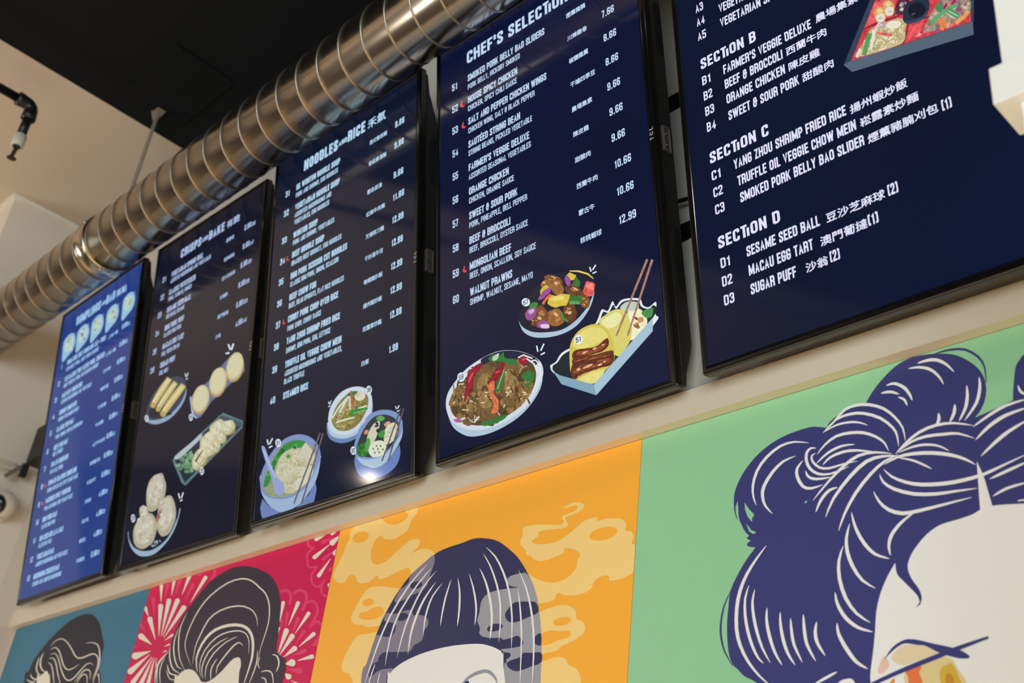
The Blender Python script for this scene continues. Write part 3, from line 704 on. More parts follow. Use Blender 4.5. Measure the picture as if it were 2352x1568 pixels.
[3375,1455,2,41,1,42,-1,42,-3,42,-22,6,3,-43,1,-41,-1,-42,-2,-40],
[3102,1739,-68,73,-77,70,-12,-4,76,-70,67,-72],
[3871,1596,-18,56,2,52,21,44,39,35,-17,11,-40,-36,-22,-47,-2,-55,18,-58],
[3660,1901,66,-39,66,-38,67,-38,67,-35,9,13,-67,35,-66,37,-66,38,-65,39],
[3277,2148,55,-66,94,-43,86,2,39,44,-16,9,-35,-42,-76,-1,-82,37,-50,62],
[3944,1916,-22,62,-68,60,-90,35,-81,-1,8,-13,76,1,80,-31,59,-52,21,-59],
[3366,1943,56,-56,86,-31,71,12,19,47,-18,8,-17,-43,-59,-11,-73,26,-51,52],
[3790,1911,-73,-4,-59,-22,-38,-39,-13,-49,21,-8,12,48,35,35,55,20,70,4],
[3400,1568,42,-49,15,-49,22,-3,-16,52,-44,53],
[3595,2036,81,-66,88,-62,94,-56,96,-49,8,14,-95,48,-90,55,-85,60,-80,64],
[3697,2170,-83,31,-81,6,-60,-23,-25,-45,16,-8,24,43,54,21,74,-5,79,-31],
[3731,2128,-83,1,-66,-24,-36,-45,-1,-59,26,-7,1,55,32,41,59,21,78,-2],
[3898,2078,-54,-27,-64,-18,-72,-7,-81,3,10,-19,82,-3,77,7,67,19,56,28],
[3747,1835,87,14,46,50,-9,73,-61,74,-14,-2,59,-71,9,-67,-43,-46,-84,-13],
[3728,2041,46,-1,42,-21,24,-32,-7,-29,25,-9,6,35,-33,43,-58,29,-54,3],
[3043,1945,79,-68,56,-72,32,-73,4,-68,22,-6,-4,71,-34,76,-59,76,-81,71],
[4001,1821,-19,-57,18,-8,20,57],
[4011,1860,-52,23,-53,20,-54,17,-54,12,2,-14,52,-12,52,-16,52,-19,51,-23]]),
((148,138,70),6,0,[[3805,1967,51,36,50,36,48,37,-19,14,-48,-38,-50,-36,-51,-35],
[3409,2095,10,-50,40,-52,64,-44,72,-26,2,10,-68,25,-57,39,-37,47,-9,48],
[3572,1634,23,-57,8,-54,-5,-51,23,-7,6,52,-10,57,-22,58],
[3096,2132,18,-38,29,-39,39,-37,45,-32,12,8,-43,31,-36,33,-26,36,-17,36],
[3273,1948,33,14,44,-10,37,-27,11,-33,22,-3,-14,39,-50,37,-61,13,-39,-15],
[3378,1817,-76,64,-35,69,13,59,60,35,-15,12,-61,-38,-15,-64,38,-76,79,-66],
[3162,1693,-52,1,-28,-25,14,-41,45,-33,11,7,-40,29,-10,31,21,19,46,-2],
[3053,1891,59,-23,45,-34,26,-40,-1,-38,18,-5,0,41,-29,45,-52,40,-63,25],
[3956,1938,-61,13,-60,19,-60,25,-58,31,-8,-12,60,-32,63,-26,64,-20,63,-13],
[3480,1610,66,27,54,38,39,47,22,55,-21,9,-22,-53,-38,-46,-51,-36,-65,-27],
[3596,1811,-57,19,-47,31,-34,38,-14,40,-24,2,16,-43,39,-45,57,-36,62,-21],
[2956,1814,-85,49,-9,-9,86,-49],
[2962,1782,-101,52,-9,-13,101,-52],
[3776,1585,-7,51,35,33,67,6,-11,15,-72,-6,-41,-38,6,-56],
[3584,1902,72,31,23,62,-35,78,-82,69,-11,-5,78,-66,32,-71,-20,-58,-70,-29],
[3499,1602,-15,37,-10,36,-4,35,2,34,-25,7,-2,-35,5,-36,10,-38,15,-38],
[3828,1666,81,-21,0,14,-82,21],
[3243,1712,-48,-36,-79,-3,-87,31,-72,57,-18,-9,79,-62,103,-35,92,3,53,39],
[3222,1515,-72,9,-74,23,-1,-11,77,-23,74,-10],
[3441,2107,43,-29,13,-33,-19,-22,-45,0,8,-14,51,1,24,29,-17,42,-47,34],
[3675,1810,92,-51,101,-20,81,17,40,47,-19,11,-37,-46,-73,-15,-90,19,-87,48],
[3313,1911,-86,29,-85,5,-64,-22,-32,-43,26,-14,29,41,56,19,73,-4,80,-28],
[3525,1872,-29,-20,-23,-23,-18,-26,-12,-29,19,-9,12,29,17,25,22,22,28,19]]),
((196,190,140),5,0,[[3456,2073,-69,7,-71,14,-73,22,-72,29,-3,-11,74,-30,75,-22,74,-15,70,-6],
[3077,1656,-38,-17,-50,-4,14,-19,53,4,42,17],
[3354,2012,96,-64,111,-19,71,37,-6,73,-18,5,7,-69,-63,-33,-99,17,-90,61],
[3157,1771,47,33,20,50,-11,59,-40,61,-19,-1,39,-58,10,-55,-19,-45,-45,-32],
[3884,2071,28,32,-19,11,-27,-32],
[3105,1763,-42,53,4,45,47,22,75,-10,-7,19,-83,11,-58,-28,-6,-56,46,-59],
[3366,1770,30,29,44,15,56,2,64,-12,-4,18,-68,12,-63,-2,-50,-18,-32,-30],
[3884,2043,27,24,2,35,-22,7,-1,-32,-25,-21],
[2997,1785,-76,52,-13,-10,76,-51],
[3376,1959,-50,26,-38,33,-24,37,-7,36,-19,4,7,-38,28,-42,43,-37,53,-29],
[3115,1881,65,23,76,8,85,-7,89,-21,-2,16,-92,22,-90,7,-81,-8,-67,-23],
[3139,1671,14,-40,29,-41,43,-38,50,-31,11,9,-48,30,-39,34,-26,37,-12,37],
[3023,1610,96,-31,96,-20,91,-5,82,7,-12,18,-80,-8,-87,6,-91,18,-93,31],
[3864,1677,-67,34,-51,44,-28,50,-1,46,-22,7,1,-50,32,-56,58,-51,71,-36],
[3517,1898,71,-30,63,-40,50,-47,34,-52,22,2,-36,54,-55,51,-69,44,-75,32],
[3845,2008,-16,72,-16,72,-18,4,16,-72,17,-72],
[3004,1866,-43,40,-58,30,-7,-10,54,-27,39,-38],
[3154,1752,-67,7,-55,-13,-33,-32,-5,-42,23,-8,4,40,29,27,48,11,62,-6],
[3044,1897,65,25,61,27,58,30,55,32,-18,14,-54,-32,-58,-30,-61,-27,-64,-24],
[3315,2152,28,-51,20,-51,12,-49,4,-47,17,-5,-4,48,-13,51,-20,52,-28,51],
[3031,1748,5,39,20,32,35,23,47,14,-19,18,-49,-15,-38,-26,-23,-35,-5,-41],
[3894,1792,-13,-29,-17,-27,-20,-25,-25,-22,18,-12,25,23,22,26,17,28,13,29],
[3331,1980,-39,-19,-33,-25,-26,-28,-19,-32,19,-10,19,32,25,27,32,23,38,19],
[3118,1806,62,4,47,20,27,35,2,44,-24,8,-2,-42,-23,-31,-42,-18,-58,-4]]),
((222,224,206),8,0,[[2866,1828,225,189,319,162,-45,36,-322,-163,-228,-191],
[3004,1693,282,-10,326,-38,-14,39,-329,38,-286,11],
[3743,1809,274,-11,-20,39,-273,12],
[3101,1892,268,239,-51,32,-268,-239]]),
((52,138,56),8,1,[[3412,1790,99,51,176,-6,313,-58,21,-53,-282,6,-183,-13,-94,15]]),
((150,206,130),9,0,[[3556,1761,436,-37,-6,16,-437,38]]),
((60,120,60),8,1,[[3292,2223,137,56,236,-49,-42,-66,-188,20]]),
((212,74,74),9,0,[[3435,2301,40,-192,77,-190,40,-4,-75,188,-39,189]]),
((226,210,206),8,0,[[3383,2197,43,-319,56,-13,-42,319]]),
((214,210,190),7,1,[[3937,2090,6,-56,-41,-39,-78,-13,-94,17,-85,43,-54,58,-7,57,42,40,79,13,95,-18,84,-44]]),
((236,232,214),8,0,[[3894,2017,-26,35,-36,33,-45,29,-48,20,-4,-11,46,-19,40,-26,33,-29,24,-33],
[3921,2048,-28,1,-23,-7,-15,-13,-6,-18,13,-5,5,17,13,11,20,6,26,-1],
[3656,2076,-12,32,-14,33,-17,33,-17,1,17,-33,14,-32,12,-32],
[3909,2069,-45,25,-25,33,2,32,-18,5,-1,-35,30,-40,50,-28],
[3780,2011,-43,37,-57,22,-3,-12,52,-19,38,-34]]),
((190,184,150),9,0,[[3785,2163,-47,-1,-43,-8,-38,-14,-31,-19,18,-14,30,19,35,12,41,8,45,1],
[3744,2141,-30,-11,-39,5,-40,22,-7,-10,46,-23,49,-8,34,13],
[3877,2015,43,8,-9,11,-44,-8],
[3772,2093,-23,26,-18,27,-15,26,-10,27,-15,2,11,-28,15,-28,20,-28,24,-27],
[3808,2127,5,-20,-9,-14,-21,-4,-29,6,2,-12,34,-7,28,6,13,19,-6,23]]),
  ],
  ('number_badge', 8): [
((225,235,248),12,1,[[4159,2125,-8,-36,-25,-24,-38,-6,-42,11,-40,28,-28,39,-12,41,8,37,25,23,38,7,43,-12,39,-28,28,-38]]),
  ],
  ('sparkle_marks', 9): [
((225,238,250),2,0,[[2661,2264,40,-80,28,-2,-40,80],
[2758,2270,-44,-64,28,-15,44,64],
[2682,2133,77,12,-17,20,-76,-11]]),
  ],
  ('vegetarian_soup_bowl', 0): [
((106,132,194),1,1,[[3651,714,71,101,260,-263,358,-137,341,66,331,208,49,45,32,-205,-111,-200,-290,-111,-343,-10,-353,81,-232,166]]),
((172,198,220),2,1,[[3665,858,125,-58,450,-104,429,102,416,244,65,41,-26,-222,-215,-233,-291,-175,-257,-34,-221,60,-273,151]]),
((126,150,202),3,1,[[3623,956,54,255,167,258,263,142,355,-2,352,-106,240,-165,99,-198,-65,-213,-288,-217,-296,-89,-394,33,-364,126]]),
((46,54,60),4,1,[[3731,887,41,242,203,247,270,140,354,-40,307,-158,133,-178,-35,-221,-226,-175,-298,-74,-372,22]]),
((206,210,180),5,1,[[4042,1123,167,225,219,33,-34,-227,-165,-223,-130,-57]]),
((216,214,190),5,1,[[4653,1207,256,23,112,-172,-100,-177,-253,-54,-93,167]]),
((234,234,216),6,0,[[4741,1193,76,-41,79,-35,80,-27,3,16,-79,26,-76,33,-74,40],
[4685,854,33,35,56,15,72,-9,-4,12,-75,9,-63,-16,-35,-37],
[4850,940,-62,16,-57,-4,-39,-24,-11,-38,16,-6,10,36,34,21,51,4,58,-16],
[4807,1069,-39,28,-42,26,-43,23,-7,-9,42,-23,40,-25,38,-27],
[4763,1178,-38,37,-17,-6,38,-37],
[4911,945,4,-32,20,-4,-5,33],
[4915,1063,-19,-51,30,-62,18,0,-28,57,18,48],
[4638,1051,10,54,-1,57,-20,5,1,-56,-10,-53],
[4770,852,-41,49,-14,48,14,41,42,27,-16,12,-45,-29,-16,-46,16,-54,44,-52]]),
((180,186,150),7,0,[[4916,1131,-47,19,-49,9,-44,-2,-35,-14,11,-11,33,13,40,2,43,-8,45,-18],
[4723,987,-11,53,27,40,58,16,76,-12,-3,12,-79,11,-65,-17,-30,-44,11,-57],
[4824,1106,64,12,69,7,-12,17,-69,-7,-66,-12],
[4585,1021,-9,-37,18,-7,10,37],
[4724,1013,36,8,16,25,-10,33,-32,29,-12,-5,28,-26,8,-26,-12,-19,-32,-7],
[4603,976,52,15,65,-15,51,-39,17,-49,25,-1,-21,54,-65,49,-80,20,-61,-17],
[4870,1162,49,-20,48,-21,6,16,-48,20,-49,21],
[4678,1089,50,-20,51,-17,52,-12,50,-9,-4,17,-48,9,-49,12,-49,16,-48,19],
[4671,1177,27,13,-19,16,-27,-13],
[4997,1057,-37,46,-11,46,-23,3,12,-50,40,-49]]),
((96,170,84),6,1,[[4314,1469,153,20,135,-93,-130,-26]]),
((216,160,130),6,1,[[4769,1274,3,-23,-24,-21,-44,-13,-53,-1,-47,11,-29,20,-3,24,24,21,44,12,53,1,47,-11]]),
((200,140,110),6,1,[[4081,1269,12,-24,-9,-23,-28,-16,-40,-5,-40,7,-30,18,-12,24,9,24,28,16,39,5,41,-7]]),
((24,28,36),6,1,[[4387,1144,-35,20,-20,41,23,23,26,5,37,-9,11,-42,-7,-36],
[4388,1316,-29,1,-37,18,-19,28,11,15,22,11,42,-26,25,-31],
[4451,1223,2,12,12,11,26,1,20,-9,-2,-14,-16,-10,-24,-1],
[4548,1163,-35,33,-11,41,17,28,31,11,40,-20,-3,-43,-1,-40]]),
((60,60,66),7,1,[[4263,1308,36,12,38,2,51,-10,39,-26,-30,-16,-45,0,-50,12],
[4533,1294,-10,28,5,26,37,4,32,-17,20,-24,-7,-25,-37,-6],
[4595,1214,-5,-19,-42,2,-39,24,-10,23,20,10,35,0,45,-18],
[4557,1127,-38,4,-22,35,9,26,22,13,37,-15,22,-32,-3,-27]]),
((36,112,46),6,1,[[3718,964,104,79,158,-17,108,-120,-18,-156,-188,5,-139,91]]),
((24,90,36),7,1,[[3762,876,4,8,22,-2,22,-9,10,-11,-12,-5,-18,-2,-19,11],
[3808,909,-15,16,-1,18,14,12,23,2,16,-17,7,-22,-20,-13],
[3907,751,-33,2,-39,29,-24,35,15,17,35,-4,38,-30,14,-29]]),
((70,150,70),8,1,[[3882,905,-15,-18,-49,24,-43,23,-2,22,22,12,46,-17,43,-25],
[3817,904,-36,19,-35,17,5,23,11,21,35,-18,37,-17,3,-28],
[3907,874,-27,-8,-29,23,-16,23,17,13,27,7,29,-23,13,-23]]),
((40,120,50),7,1,[[3950,831,-16,-20,-50,21,-28,28,-19,32,39,3,48,-13,41,-31],
[3884,965,-24,13,-20,24,8,21,26,1,26,-11,19,-26,-7,-24],
[4006,844,-29,4,-19,22,2,20,25,2,28,-4,18,-21,1,-21]]),
((24,90,36),8,1,[[3797,927,-15,18,26,20,42,8,33,-14,-1,-22,-27,-16,-33,-4],
[3925,896,-21,3,-27,9,-22,21,1,14,24,-5,25,-10,20,-19],
[3837,804,-24,24,10,30,33,13,30,-14,24,-18,-7,-27,-32,-6]]),
((70,150,70),7,1,[[3911,866,-18,13,-8,14,10,9,16,3,18,-10,10,-15,-9,-11],
[4023,839,-26,-1,-38,23,-14,24,-8,22,26,1,40,-24,29,-30],
[3957,780,-26,-21,-52,12,-33,30,0,26,12,28,54,-11,39,-32]]),
((40,120,50),8,1,[[3771,945,0,14,26,-2,20,-10,20,-14,-12,-10,-22,0,-24,8],
[3768,903,20,18,42,6,54,-13,26,-27,-23,-17,-36,-10,-45,20],
[3850,793,-27,23,-4,27,25,15,37,-3,22,-26,14,-29,-31,-13]]),
((80,160,80),6,1,[[3982,990,105,122,72,-106,-57,-191,-68,16]]),
((222,226,206),7,1,[[4111,813,72,144,219,20,198,-76,80,-163,-112,-103,-305,27]]),
((110,118,96),8,1,[[4282,832,-3,-11,-10,-7,-13,0,-13,7,-11,10,-4,13,3,11,10,6,13,0,13,-6,10,-11],
[4389,864,-3,-11,-9,-6,-13,0,-13,6,-11,11,-4,13,3,11,10,6,13,0,13,-6,10,-11],
[4521,833,-3,-11,-9,-6,-13,0,-14,6,-10,11,-4,13,3,10,10,7,13,0,13,-7,10,-10],
[4589,745,-3,-11,-9,-6,-13,0,-13,6,-10,11,-4,12,3,11,9,6,13,0,13,-6,10,-10],
[4483,712,-3,-10,-9,-7,-13,0,-14,6,-10,11,-4,13,3,10,10,7,13,0,13,-6,10,-11],
[4343,736,-3,-11,-10,-6,-13,0,-13,6,-10,11,-4,12,3,11,9,7,13,0,14,-6,10,-11],
[4436,790,-3,-11,-9,-7,-13,0,-14,7,-10,10,-4,13,3,11,10,6,13,0,13,-6,10,-11]]),
((56,150,62),8,1,[[4420,1060,18,84,152,6,25,-93,-84,-53]]),
  ],
  ('chopstick_picture', 1165): [
((96,84,90),11,0,[[5072,1484,-541,-958,41,-19,540,957]]),
  ],
  ('chopstick_picture', 1186): [
((96,84,90),11,0,[[5161,1460,-436,-979,41,-18,436,978]]),
  ],
  ('number_badge', 10): [
((225,235,248),12,1,[[3706,928,-7,-37,-23,-25,-36,-9,-41,10,-38,26,-28,37,-11,41,7,37,23,26,37,8,41,-9,38,-27,27,-37]]),
  ],
  ('sparkle_marks', 11): [
((225,238,250),2,0,[[4900,1573,42,-75,27,0,-41,75],
[5016,1568,-45,-58,28,-16,45,58],
[4969,1433,72,10,-16,22,-72,-10]]),
  ],
  ('chilli_icon', 22): [
((226,62,76),2,1,[[748,6420,30,-2,1,-36,31,-34,39,8,-16,-34,-48,0,-50,32,-14,40]]),
((226,120,110),2,0,[[772,6416,-7,38,-19,7,6,-38]]),
  ],
  ('chilli_icon', 23): [
((226,62,76),2,1,[[759,4762,30,-1,0,-34,30,-31,39,9,-17,-33,-46,-2,-49,29,-13,38]]),
((226,120,110),2,0,[[782,4759,-6,36,-19,6,6,-36]]),
  ],
 }),
 4: dict(o=(-1.5696, -0.0758, 2.4135), u=(0.99943, 0.02621, 0.02128), v=(-0.01641, -0.17348, 0.9847), text=[
  ('head', "CHEF'S SELECTiON", 934, 8623, 3752, 8602, 300),
  ('head', 'S', 3795, 8574, 3966, 8573, 300),
  ('item', 'SMOKED PORK BELLY BAO SLIDERS', 955, 8165, 3120, 8149, 165),
  ('item', 'HOUSE SPICY CHICKEN', 955, 7618, 2363, 7608, 165),
  ('item', 'SALT AND PEPPER CHICKEN WINGS', 955, 7088, 3122, 7072, 165),
  ('item', 'SAUTÉED STRING BEAN', 955, 6528, 2400, 6517, 165),
  ('item', "FARMER'S VEGGIE DELUXE", 955, 5973, 2622, 5961, 165),
  ('item', 'ORANGE CHICKEN', 955, 5421, 2058, 5413, 165),
  ('item', 'SWEET & SOUR PORK', 955, 4864, 2269, 4855, 165),
  ('item', 'BEEF & BROCCOLI', 955, 4308, 2067, 4300, 165),
  ('item', 'MONGOLIAN BEEF', 955, 3741, 2067, 3732, 165),
  ('item', 'WALNUT PRAWNS', 955, 3183, 2076, 3174, 165),
  ('sub', 'PORK BELLY, HICKORY SMOKED', 955, 7957, 2444, 7946, 130),
  ('sub', 'CHICKEN, SPICY CHILI SAUCE', 955, 7415, 2342, 7404, 130),
  ('sub', 'CHICKEN WING, SALT & BLACK PEPPER', 955, 6873, 2800, 6859, 130),
  ('sub', 'STRING BEANS, PICKLED VEGETABLE', 955, 6330, 2712, 6317, 130),
  ('sub', 'ASSORTED SEASONAL VEGETABLES', 955, 5769, 2657, 5756, 130),
  ('sub', 'CHICKEN, ORANGE SAUCE', 955, 5219, 2190, 5210, 130),
  ('sub', 'PORK, PINEAPPLE, BELL PEPPER', 955, 4661, 2513, 4649, 130),
  ('sub', 'BEEF, BROCCOLI, OYSTER SAUCE', 955, 4108, 2512, 4097, 130),
  ('sub', 'BEEF, ONION, SCALLION, SOY SAUCE', 955, 3550, 2690, 3537, 130),
  ('sub', 'SHRIMP, WALNUT, SESAME, MAYO', 955, 2988, 2589, 2975, 130),
  ('num', '51', 479, 8157, 641, 8156, 172),
  ('num', '52', 482, 7602, 653, 7601, 172),
  ('num', '53', 484, 7065, 649, 7064, 172),
  ('num', '54', 487, 6508, 650, 6507, 172),
  ('num', '55', 489, 5955, 645, 5954, 172),
  ('num', '56', 486, 5401, 646, 5400, 172),
  ('num', '57', 484, 4856, 642, 4855, 172),
  ('num', '58', 486, 4300, 648, 4299, 172),
  ('num', '59', 480, 3738, 649, 3737, 172),
  ('num', '60', 482, 3175, 648, 3174, 172),
  ('price', '7.66', 4555, 7694, 4846, 7691, 165),
  ('price', '8.66', 4563, 7143, 4859, 7140, 165),
  ('price', '8.66', 4571, 6589, 4863, 6587, 165),
  ('price', '9.66', 4569, 6039, 4866, 6036, 165),
  ('price', '9.66', 4578, 5484, 4880, 5481, 165),
  ('price', '9.66', 4586, 4928, 4888, 4926, 165),
  ('price', '10.66', 4608, 4366, 4979, 4364, 165),
  ('price', '10.66', 4617, 3809, 4988, 3806, 165),
  ('price', '12.99', 4620, 3241, 4994, 3238, 165),
  ('cjk', '煙薰豬腩', 3692, 8191, 4173, 8188, 118),
  ('cjk', '川辣雞卷', 3695, 7648, 4180, 7644, 118),
  ('cjk', '椒鹽雞翼', 3706, 7111, 4178, 7108, 118),
  ('cjk', '干煸四季豆', 3707, 6563, 4311, 6559, 118),
  ('cjk', '農場集素', 3707, 6003, 4201, 5999, 118),
  ('cjk', '陳皮雞', 3715, 5451, 4084, 5448, 118),
  ('cjk', '甜酸肉', 3722, 4891, 4090, 4888, 118),
  ('cjk', '西蘭牛肉', 3727, 4332, 4215, 4328, 118),
  ('cjk', '蒙古牛', 3740, 3776, 4108, 3774, 118),
  ('cjk', '核桃蝦球', 3743, 3213, 4232, 3209, 118),
  ('badge', '57', 2338, 2496, 2463, 2496, 90),
  ('badge', '51', 3534, 1367, 3647, 1367, 96),
  ('badge', '59', 643, 1535, 770, 1535, 102),
 ], shapes={
  ('sweet_sour_dish', 0): [
((170,196,216),1,1,[[2210,2246,98,-124,236,-200,326,-108,356,-59,320,66,252,146,186,225,-45,-159,-113,-163,-253,-174,-318,-53,-355,44,-325,106,-217,146,-107,157]]),
((20,23,44),2,1,[[2210,2246,33,172,140,167,234,162,339,91,329,-7,317,-98,271,-152,128,-146,18,-139,-74,-177,-149,-180,-252,-146,-320,-67,-355,68,-326,114,-236,169]]),
((225,208,95),3,0,[[3462,2774,204,-91,196,-125,119,-125,13,9,-112,139,-207,133,-212,78]]),
((120,76,40),3,1,[[3298,2604,-69,3,-100,41,-114,67,-93,87,-65,83,46,17,72,-8,113,-57,123,-87,61,-82],
[3876,2025,-60,-23,-82,17,-79,48,-82,61,-20,69,14,57,79,-1,88,-19,74,-70,66,-73]]),
((176,124,72),5,1,[[3085,2739,-8,-7,-55,23,-51,32,-22,21,36,-10,44,-17,53,-30],
[3164,2767,-8,-12,-40,-12,-51,-2,-15,10,4,12,47,8,47,5],
[3232,2633,-17,-12,-23,-7,-32,19,-1,23,9,12,22,6,32,-15],
[3176,2622,-6,-16,-23,-3,-28,15,-8,21,8,15,24,1,27,-13],
[3603,2339,-29,4,-54,32,-43,33,-9,18,25,-7,39,-20,44,-31],
[3561,2346,-24,7,-43,36,-29,32,-15,24,25,-10,39,-27,46,-45],
[2836,2149,-13,-17,-44,9,-36,32,-15,31,26,12,42,-20,42,-23],
[2801,2233,-5,-29,-23,-21,-44,-2,-31,24,-6,30,35,15,40,4],
[3105,2111,-11,-25,-41,-11,-48,11,-15,25,5,20,31,13,47,-9],
[3207,1953,-1,-25,-34,-15,-38,6,-30,15,10,22,19,23,48,-3],
[3456,2043,-24,-7,-28,1,-30,19,-22,29,21,15,38,-12,37,-18],
[3391,2022,13,-26,-33,-7,-31,5,-34,17,3,28,33,8,37,2],
[3791,2122,-24,-1,-31,6,-38,19,-4,15,8,10,39,-11,38,-20],
[3731,2157,-24,5,-32,21,-25,23,-14,22,24,-5,33,-15,28,-29],
[2929,2694,3,-17,-24,-12,-33,6,-17,15,-5,18,33,3,31,3],
[2916,2774,4,-17,-30,-5,-29,-1,-21,14,7,16,22,10,28,-6],
[2578,2077,-4,-9,-11,-6,-19,-1,-17,7,8,10,15,5,17,0],
[2653,2086,-8,-5,-21,8,-21,12,-4,11,9,5,22,-6,19,-14],
[3824,2026,-11,-3,-19,9,-19,14,-9,17,17,0,23,-9,16,-17],
[3836,2064,-5,-10,-22,-1,-19,7,-12,10,6,8,17,3,24,-4]]),
((222,180,130),5,1,[[3142,2762,-14,-1,-52,29,-33,28,-24,24,16,0,52,-32,40,-29],
[3170,2635,-21,-6,-27,18,-28,24,3,23,28,-3,26,-11,23,-24],
[3640,2332,-27,10,-48,35,-40,44,-11,25,33,-16,43,-29,43,-47],
[2758,2082,-23,-3,-35,18,-39,35,11,22,26,6,39,-26,30,-32],
[3155,2011,-27,-5,-46,30,-26,38,2,24,26,3,40,-28,23,-33],
[3466,1989,-9,-25,-29,-14,-41,11,-15,26,3,21,28,7,30,-8],
[3716,2138,-14,-12,-40,5,-37,11,-18,16,11,11,38,0,30,-16],
[2891,2751,-18,-3,-30,9,-27,23,-4,17,10,10,35,-15,24,-23],
[2576,2102,-14,4,-18,10,-13,18,-2,13,13,-1,20,-17,13,-16],
[3772,2006,-10,-3,-20,12,-11,17,-5,14,12,4,21,-18,17,-17]]),
((150,98,52),4,1,[[3293,2552,15,-103,-44,-48,-54,-23,-77,45,-73,83,-44,108,29,66,44,34,62,20,75,-85],
[3043,2673,6,-70,-67,-16,-69,-9,-76,48,-41,68,-28,72,48,38,56,26,77,-37,62,-53]]),
((98,60,34),3,1,[[3768,2176,-100,27,-93,37,-119,66,-91,106,-31,85,52,24,78,-4,118,-69,106,-98,41,-85],
[2691,2063,-23,-34,-19,-33,-54,10,-48,18,-53,34,6,43,7,38,46,10,53,-11,47,-32]]),
((120,76,40),4,1,[[2924,2135,-7,-104,-48,-78,-99,-7,-100,81,-71,95,-70,121,57,76,77,35,105,9,94,-111],
[3882,1999,-21,-36,-32,-34,-58,30,-54,26,-40,52,21,42,20,39,53,5,52,-35,45,-39]]),
((150,98,52),3,1,[[3275,1978,11,-100,-69,-49,-94,0,-106,37,-104,91,-26,120,39,91,105,10,106,-12,93,-88]]),
((98,60,34),4,1,[[3581,1913,-47,-89,-85,-43,-98,37,-82,77,5,111,3,100,57,82,99,-10,94,-49,26,-110]]),
((214,190,70),5,0,[[2913,2336,63,159,142,-81,144,-6,191,-84,-41,-104,-58,-74,-140,37,-108,5,-106,64],
[3350,2707,111,49,153,-117,-58,-69,-140,37]]),
((232,214,120),6,1,[[3006,2364,75,48,214,-61,-40,-60]]),
((200,180,60),5,1,[[2763,2664,113,50,90,-63,-115,-80,-92,2]]),
((52,112,52),5,0,[[3406,2237,64,66,259,-119,-57,-129,-247,87],
[3488,2496,124,119,86,-142,-29,-84]]),
((98,160,90),6,0,[[3429,2208,240,-93,-21,-49,-216,76]]),
((225,90,85),5,0,[[3731,2269,98,180,134,-73,58,-57,-55,-202,-139,26]]),
((240,130,120),6,1,[[3805,2345,56,54,125,-85,-33,-81]]),
((150,78,150),5,1,[[2365,2315,86,77,150,-1,56,-101,-103,-137,-130,30],
[2639,1980,96,79,161,-70,48,-134,-108,12],
[3471,2601,5,-56,-13,-39,-27,-11,-34,20,-33,45,-21,58,-6,56,13,39,28,11,34,-20,32,-45],
[3008,2592,3,-32,-27,-30,-50,-19,-59,-4,-54,13,-32,25,-3,32,27,30,51,19,59,4,53,-13],
[2879,2543,4,-25,-20,-27,-39,-19,-47,-8,-43,5,-28,18,-4,26,21,26,39,20,47,8,43,-6]]),
((205,165,205),6,1,[[2449,2347,114,15,34,-66,-94,-28]]),
((225,200,225),6,1,[[2732,1985,180,-54,18,-72,-165,50]]),
((222,110,60),5,0,[[2828,2338,96,82,108,25,-41,63,-114,-35,-97,-92]]),
((60,130,60),5,1,[[2472,2446,96,36,117,-50,-18,-70,-141,13]]),
((60,140,60),5,0,[[3210,2049,24,-104,115,-117,31,22,-105,105,-16,87]]),
  ],
  ('sparkle_marks', 1): [
((225,238,250),2,0,[[3907,2690,21,-98,30,-4,-22,97],
[4043,2690,-77,-72,25,-23,77,72],
[3980,2529,89,2,-11,28,-90,-2]]),
  ],
  ('number_badge', 2): [
((225,235,248),12,1,[[2501,2506,-11,-32,-29,-18,-41,-2,-45,16,-40,30,-27,38,-9,39,11,32,30,19,41,1,45,-16,40,-30,27,-38]]),
  ],
  ('bao_box', 0): [
((222,232,240),1,1,[[2915,1130,137,44,149,125,316,42,144,96,209,74,144,122,112,167,129,-67,110,141,63,-127,115,78,177,-23,217,-88,51,-136,119,-74,147,42,-32,-214,-53,-173,-1303,-692,-792,444]]),
((20,34,44),2,1,[[2971,1107,116,42,146,106,316,48,142,82,210,87,161,131,94,141,112,-56,108,111,59,-97,127,77,161,-17,179,-75,53,-125,149,-93,97,35,-39,-220,-1293,-772,-784,418]]),
((214,206,108),3,1,[[4045,1594,173,84,200,21,204,-99,109,-238,4,-222,-109,-156,-209,-138,-118,160,-108,313]]),
((232,230,165),4,1,[[4110,1572,137,53,183,22,106,-107,-108,-131,-196,9]]),
((238,234,196),3,1,[[4669,1578,222,-21,142,-187,1,-165,-151,-113,-194,-46,49,203]]),
((140,84,48),5,1,[[4788,1247,-12,19,-7,29,28,7,24,-7,25,-19,-12,-27,-21,-19],
[4871,1350,-21,0,-31,27,-18,27,-13,31,31,-11,34,-19,26,-38]]),
((190,140,90),6,1,[[4832,1222,0,20,22,9,23,-12,22,-14,-5,-19,-22,-6,-21,8],
[4824,1244,-22,27,-3,36,30,14,31,-7,24,-25,-9,-29,-20,-17]]),
((236,226,200),5,1,[[4925,1204,-7,41,8,36,43,0,44,-16,17,-44,-29,-22,-32,-6],
[4838,1229,-14,13,5,18,15,11,18,-8,13,-15,-3,-20,-19,-2]]),
((140,84,48),6,1,[[4864,1196,-23,8,-17,27,-3,30,21,9,26,-9,18,-31,1,-31]]),
((190,140,90),5,1,[[4865,1338,5,42,44,3,49,-8,24,-46,-14,-34,-36,-7,-48,4]]),
((236,226,200),6,1,[[4923,1244,8,17,9,15,22,-2,21,-6,-3,-17,-11,-16,-27,-4]]),
((70,140,70),4,1,[[4946,1455,128,24,107,-23,-27,-128,-110,-4]]),
((190,205,190),3,1,[[4515,1688,136,65,219,-77,21,-119,-191,10]]),
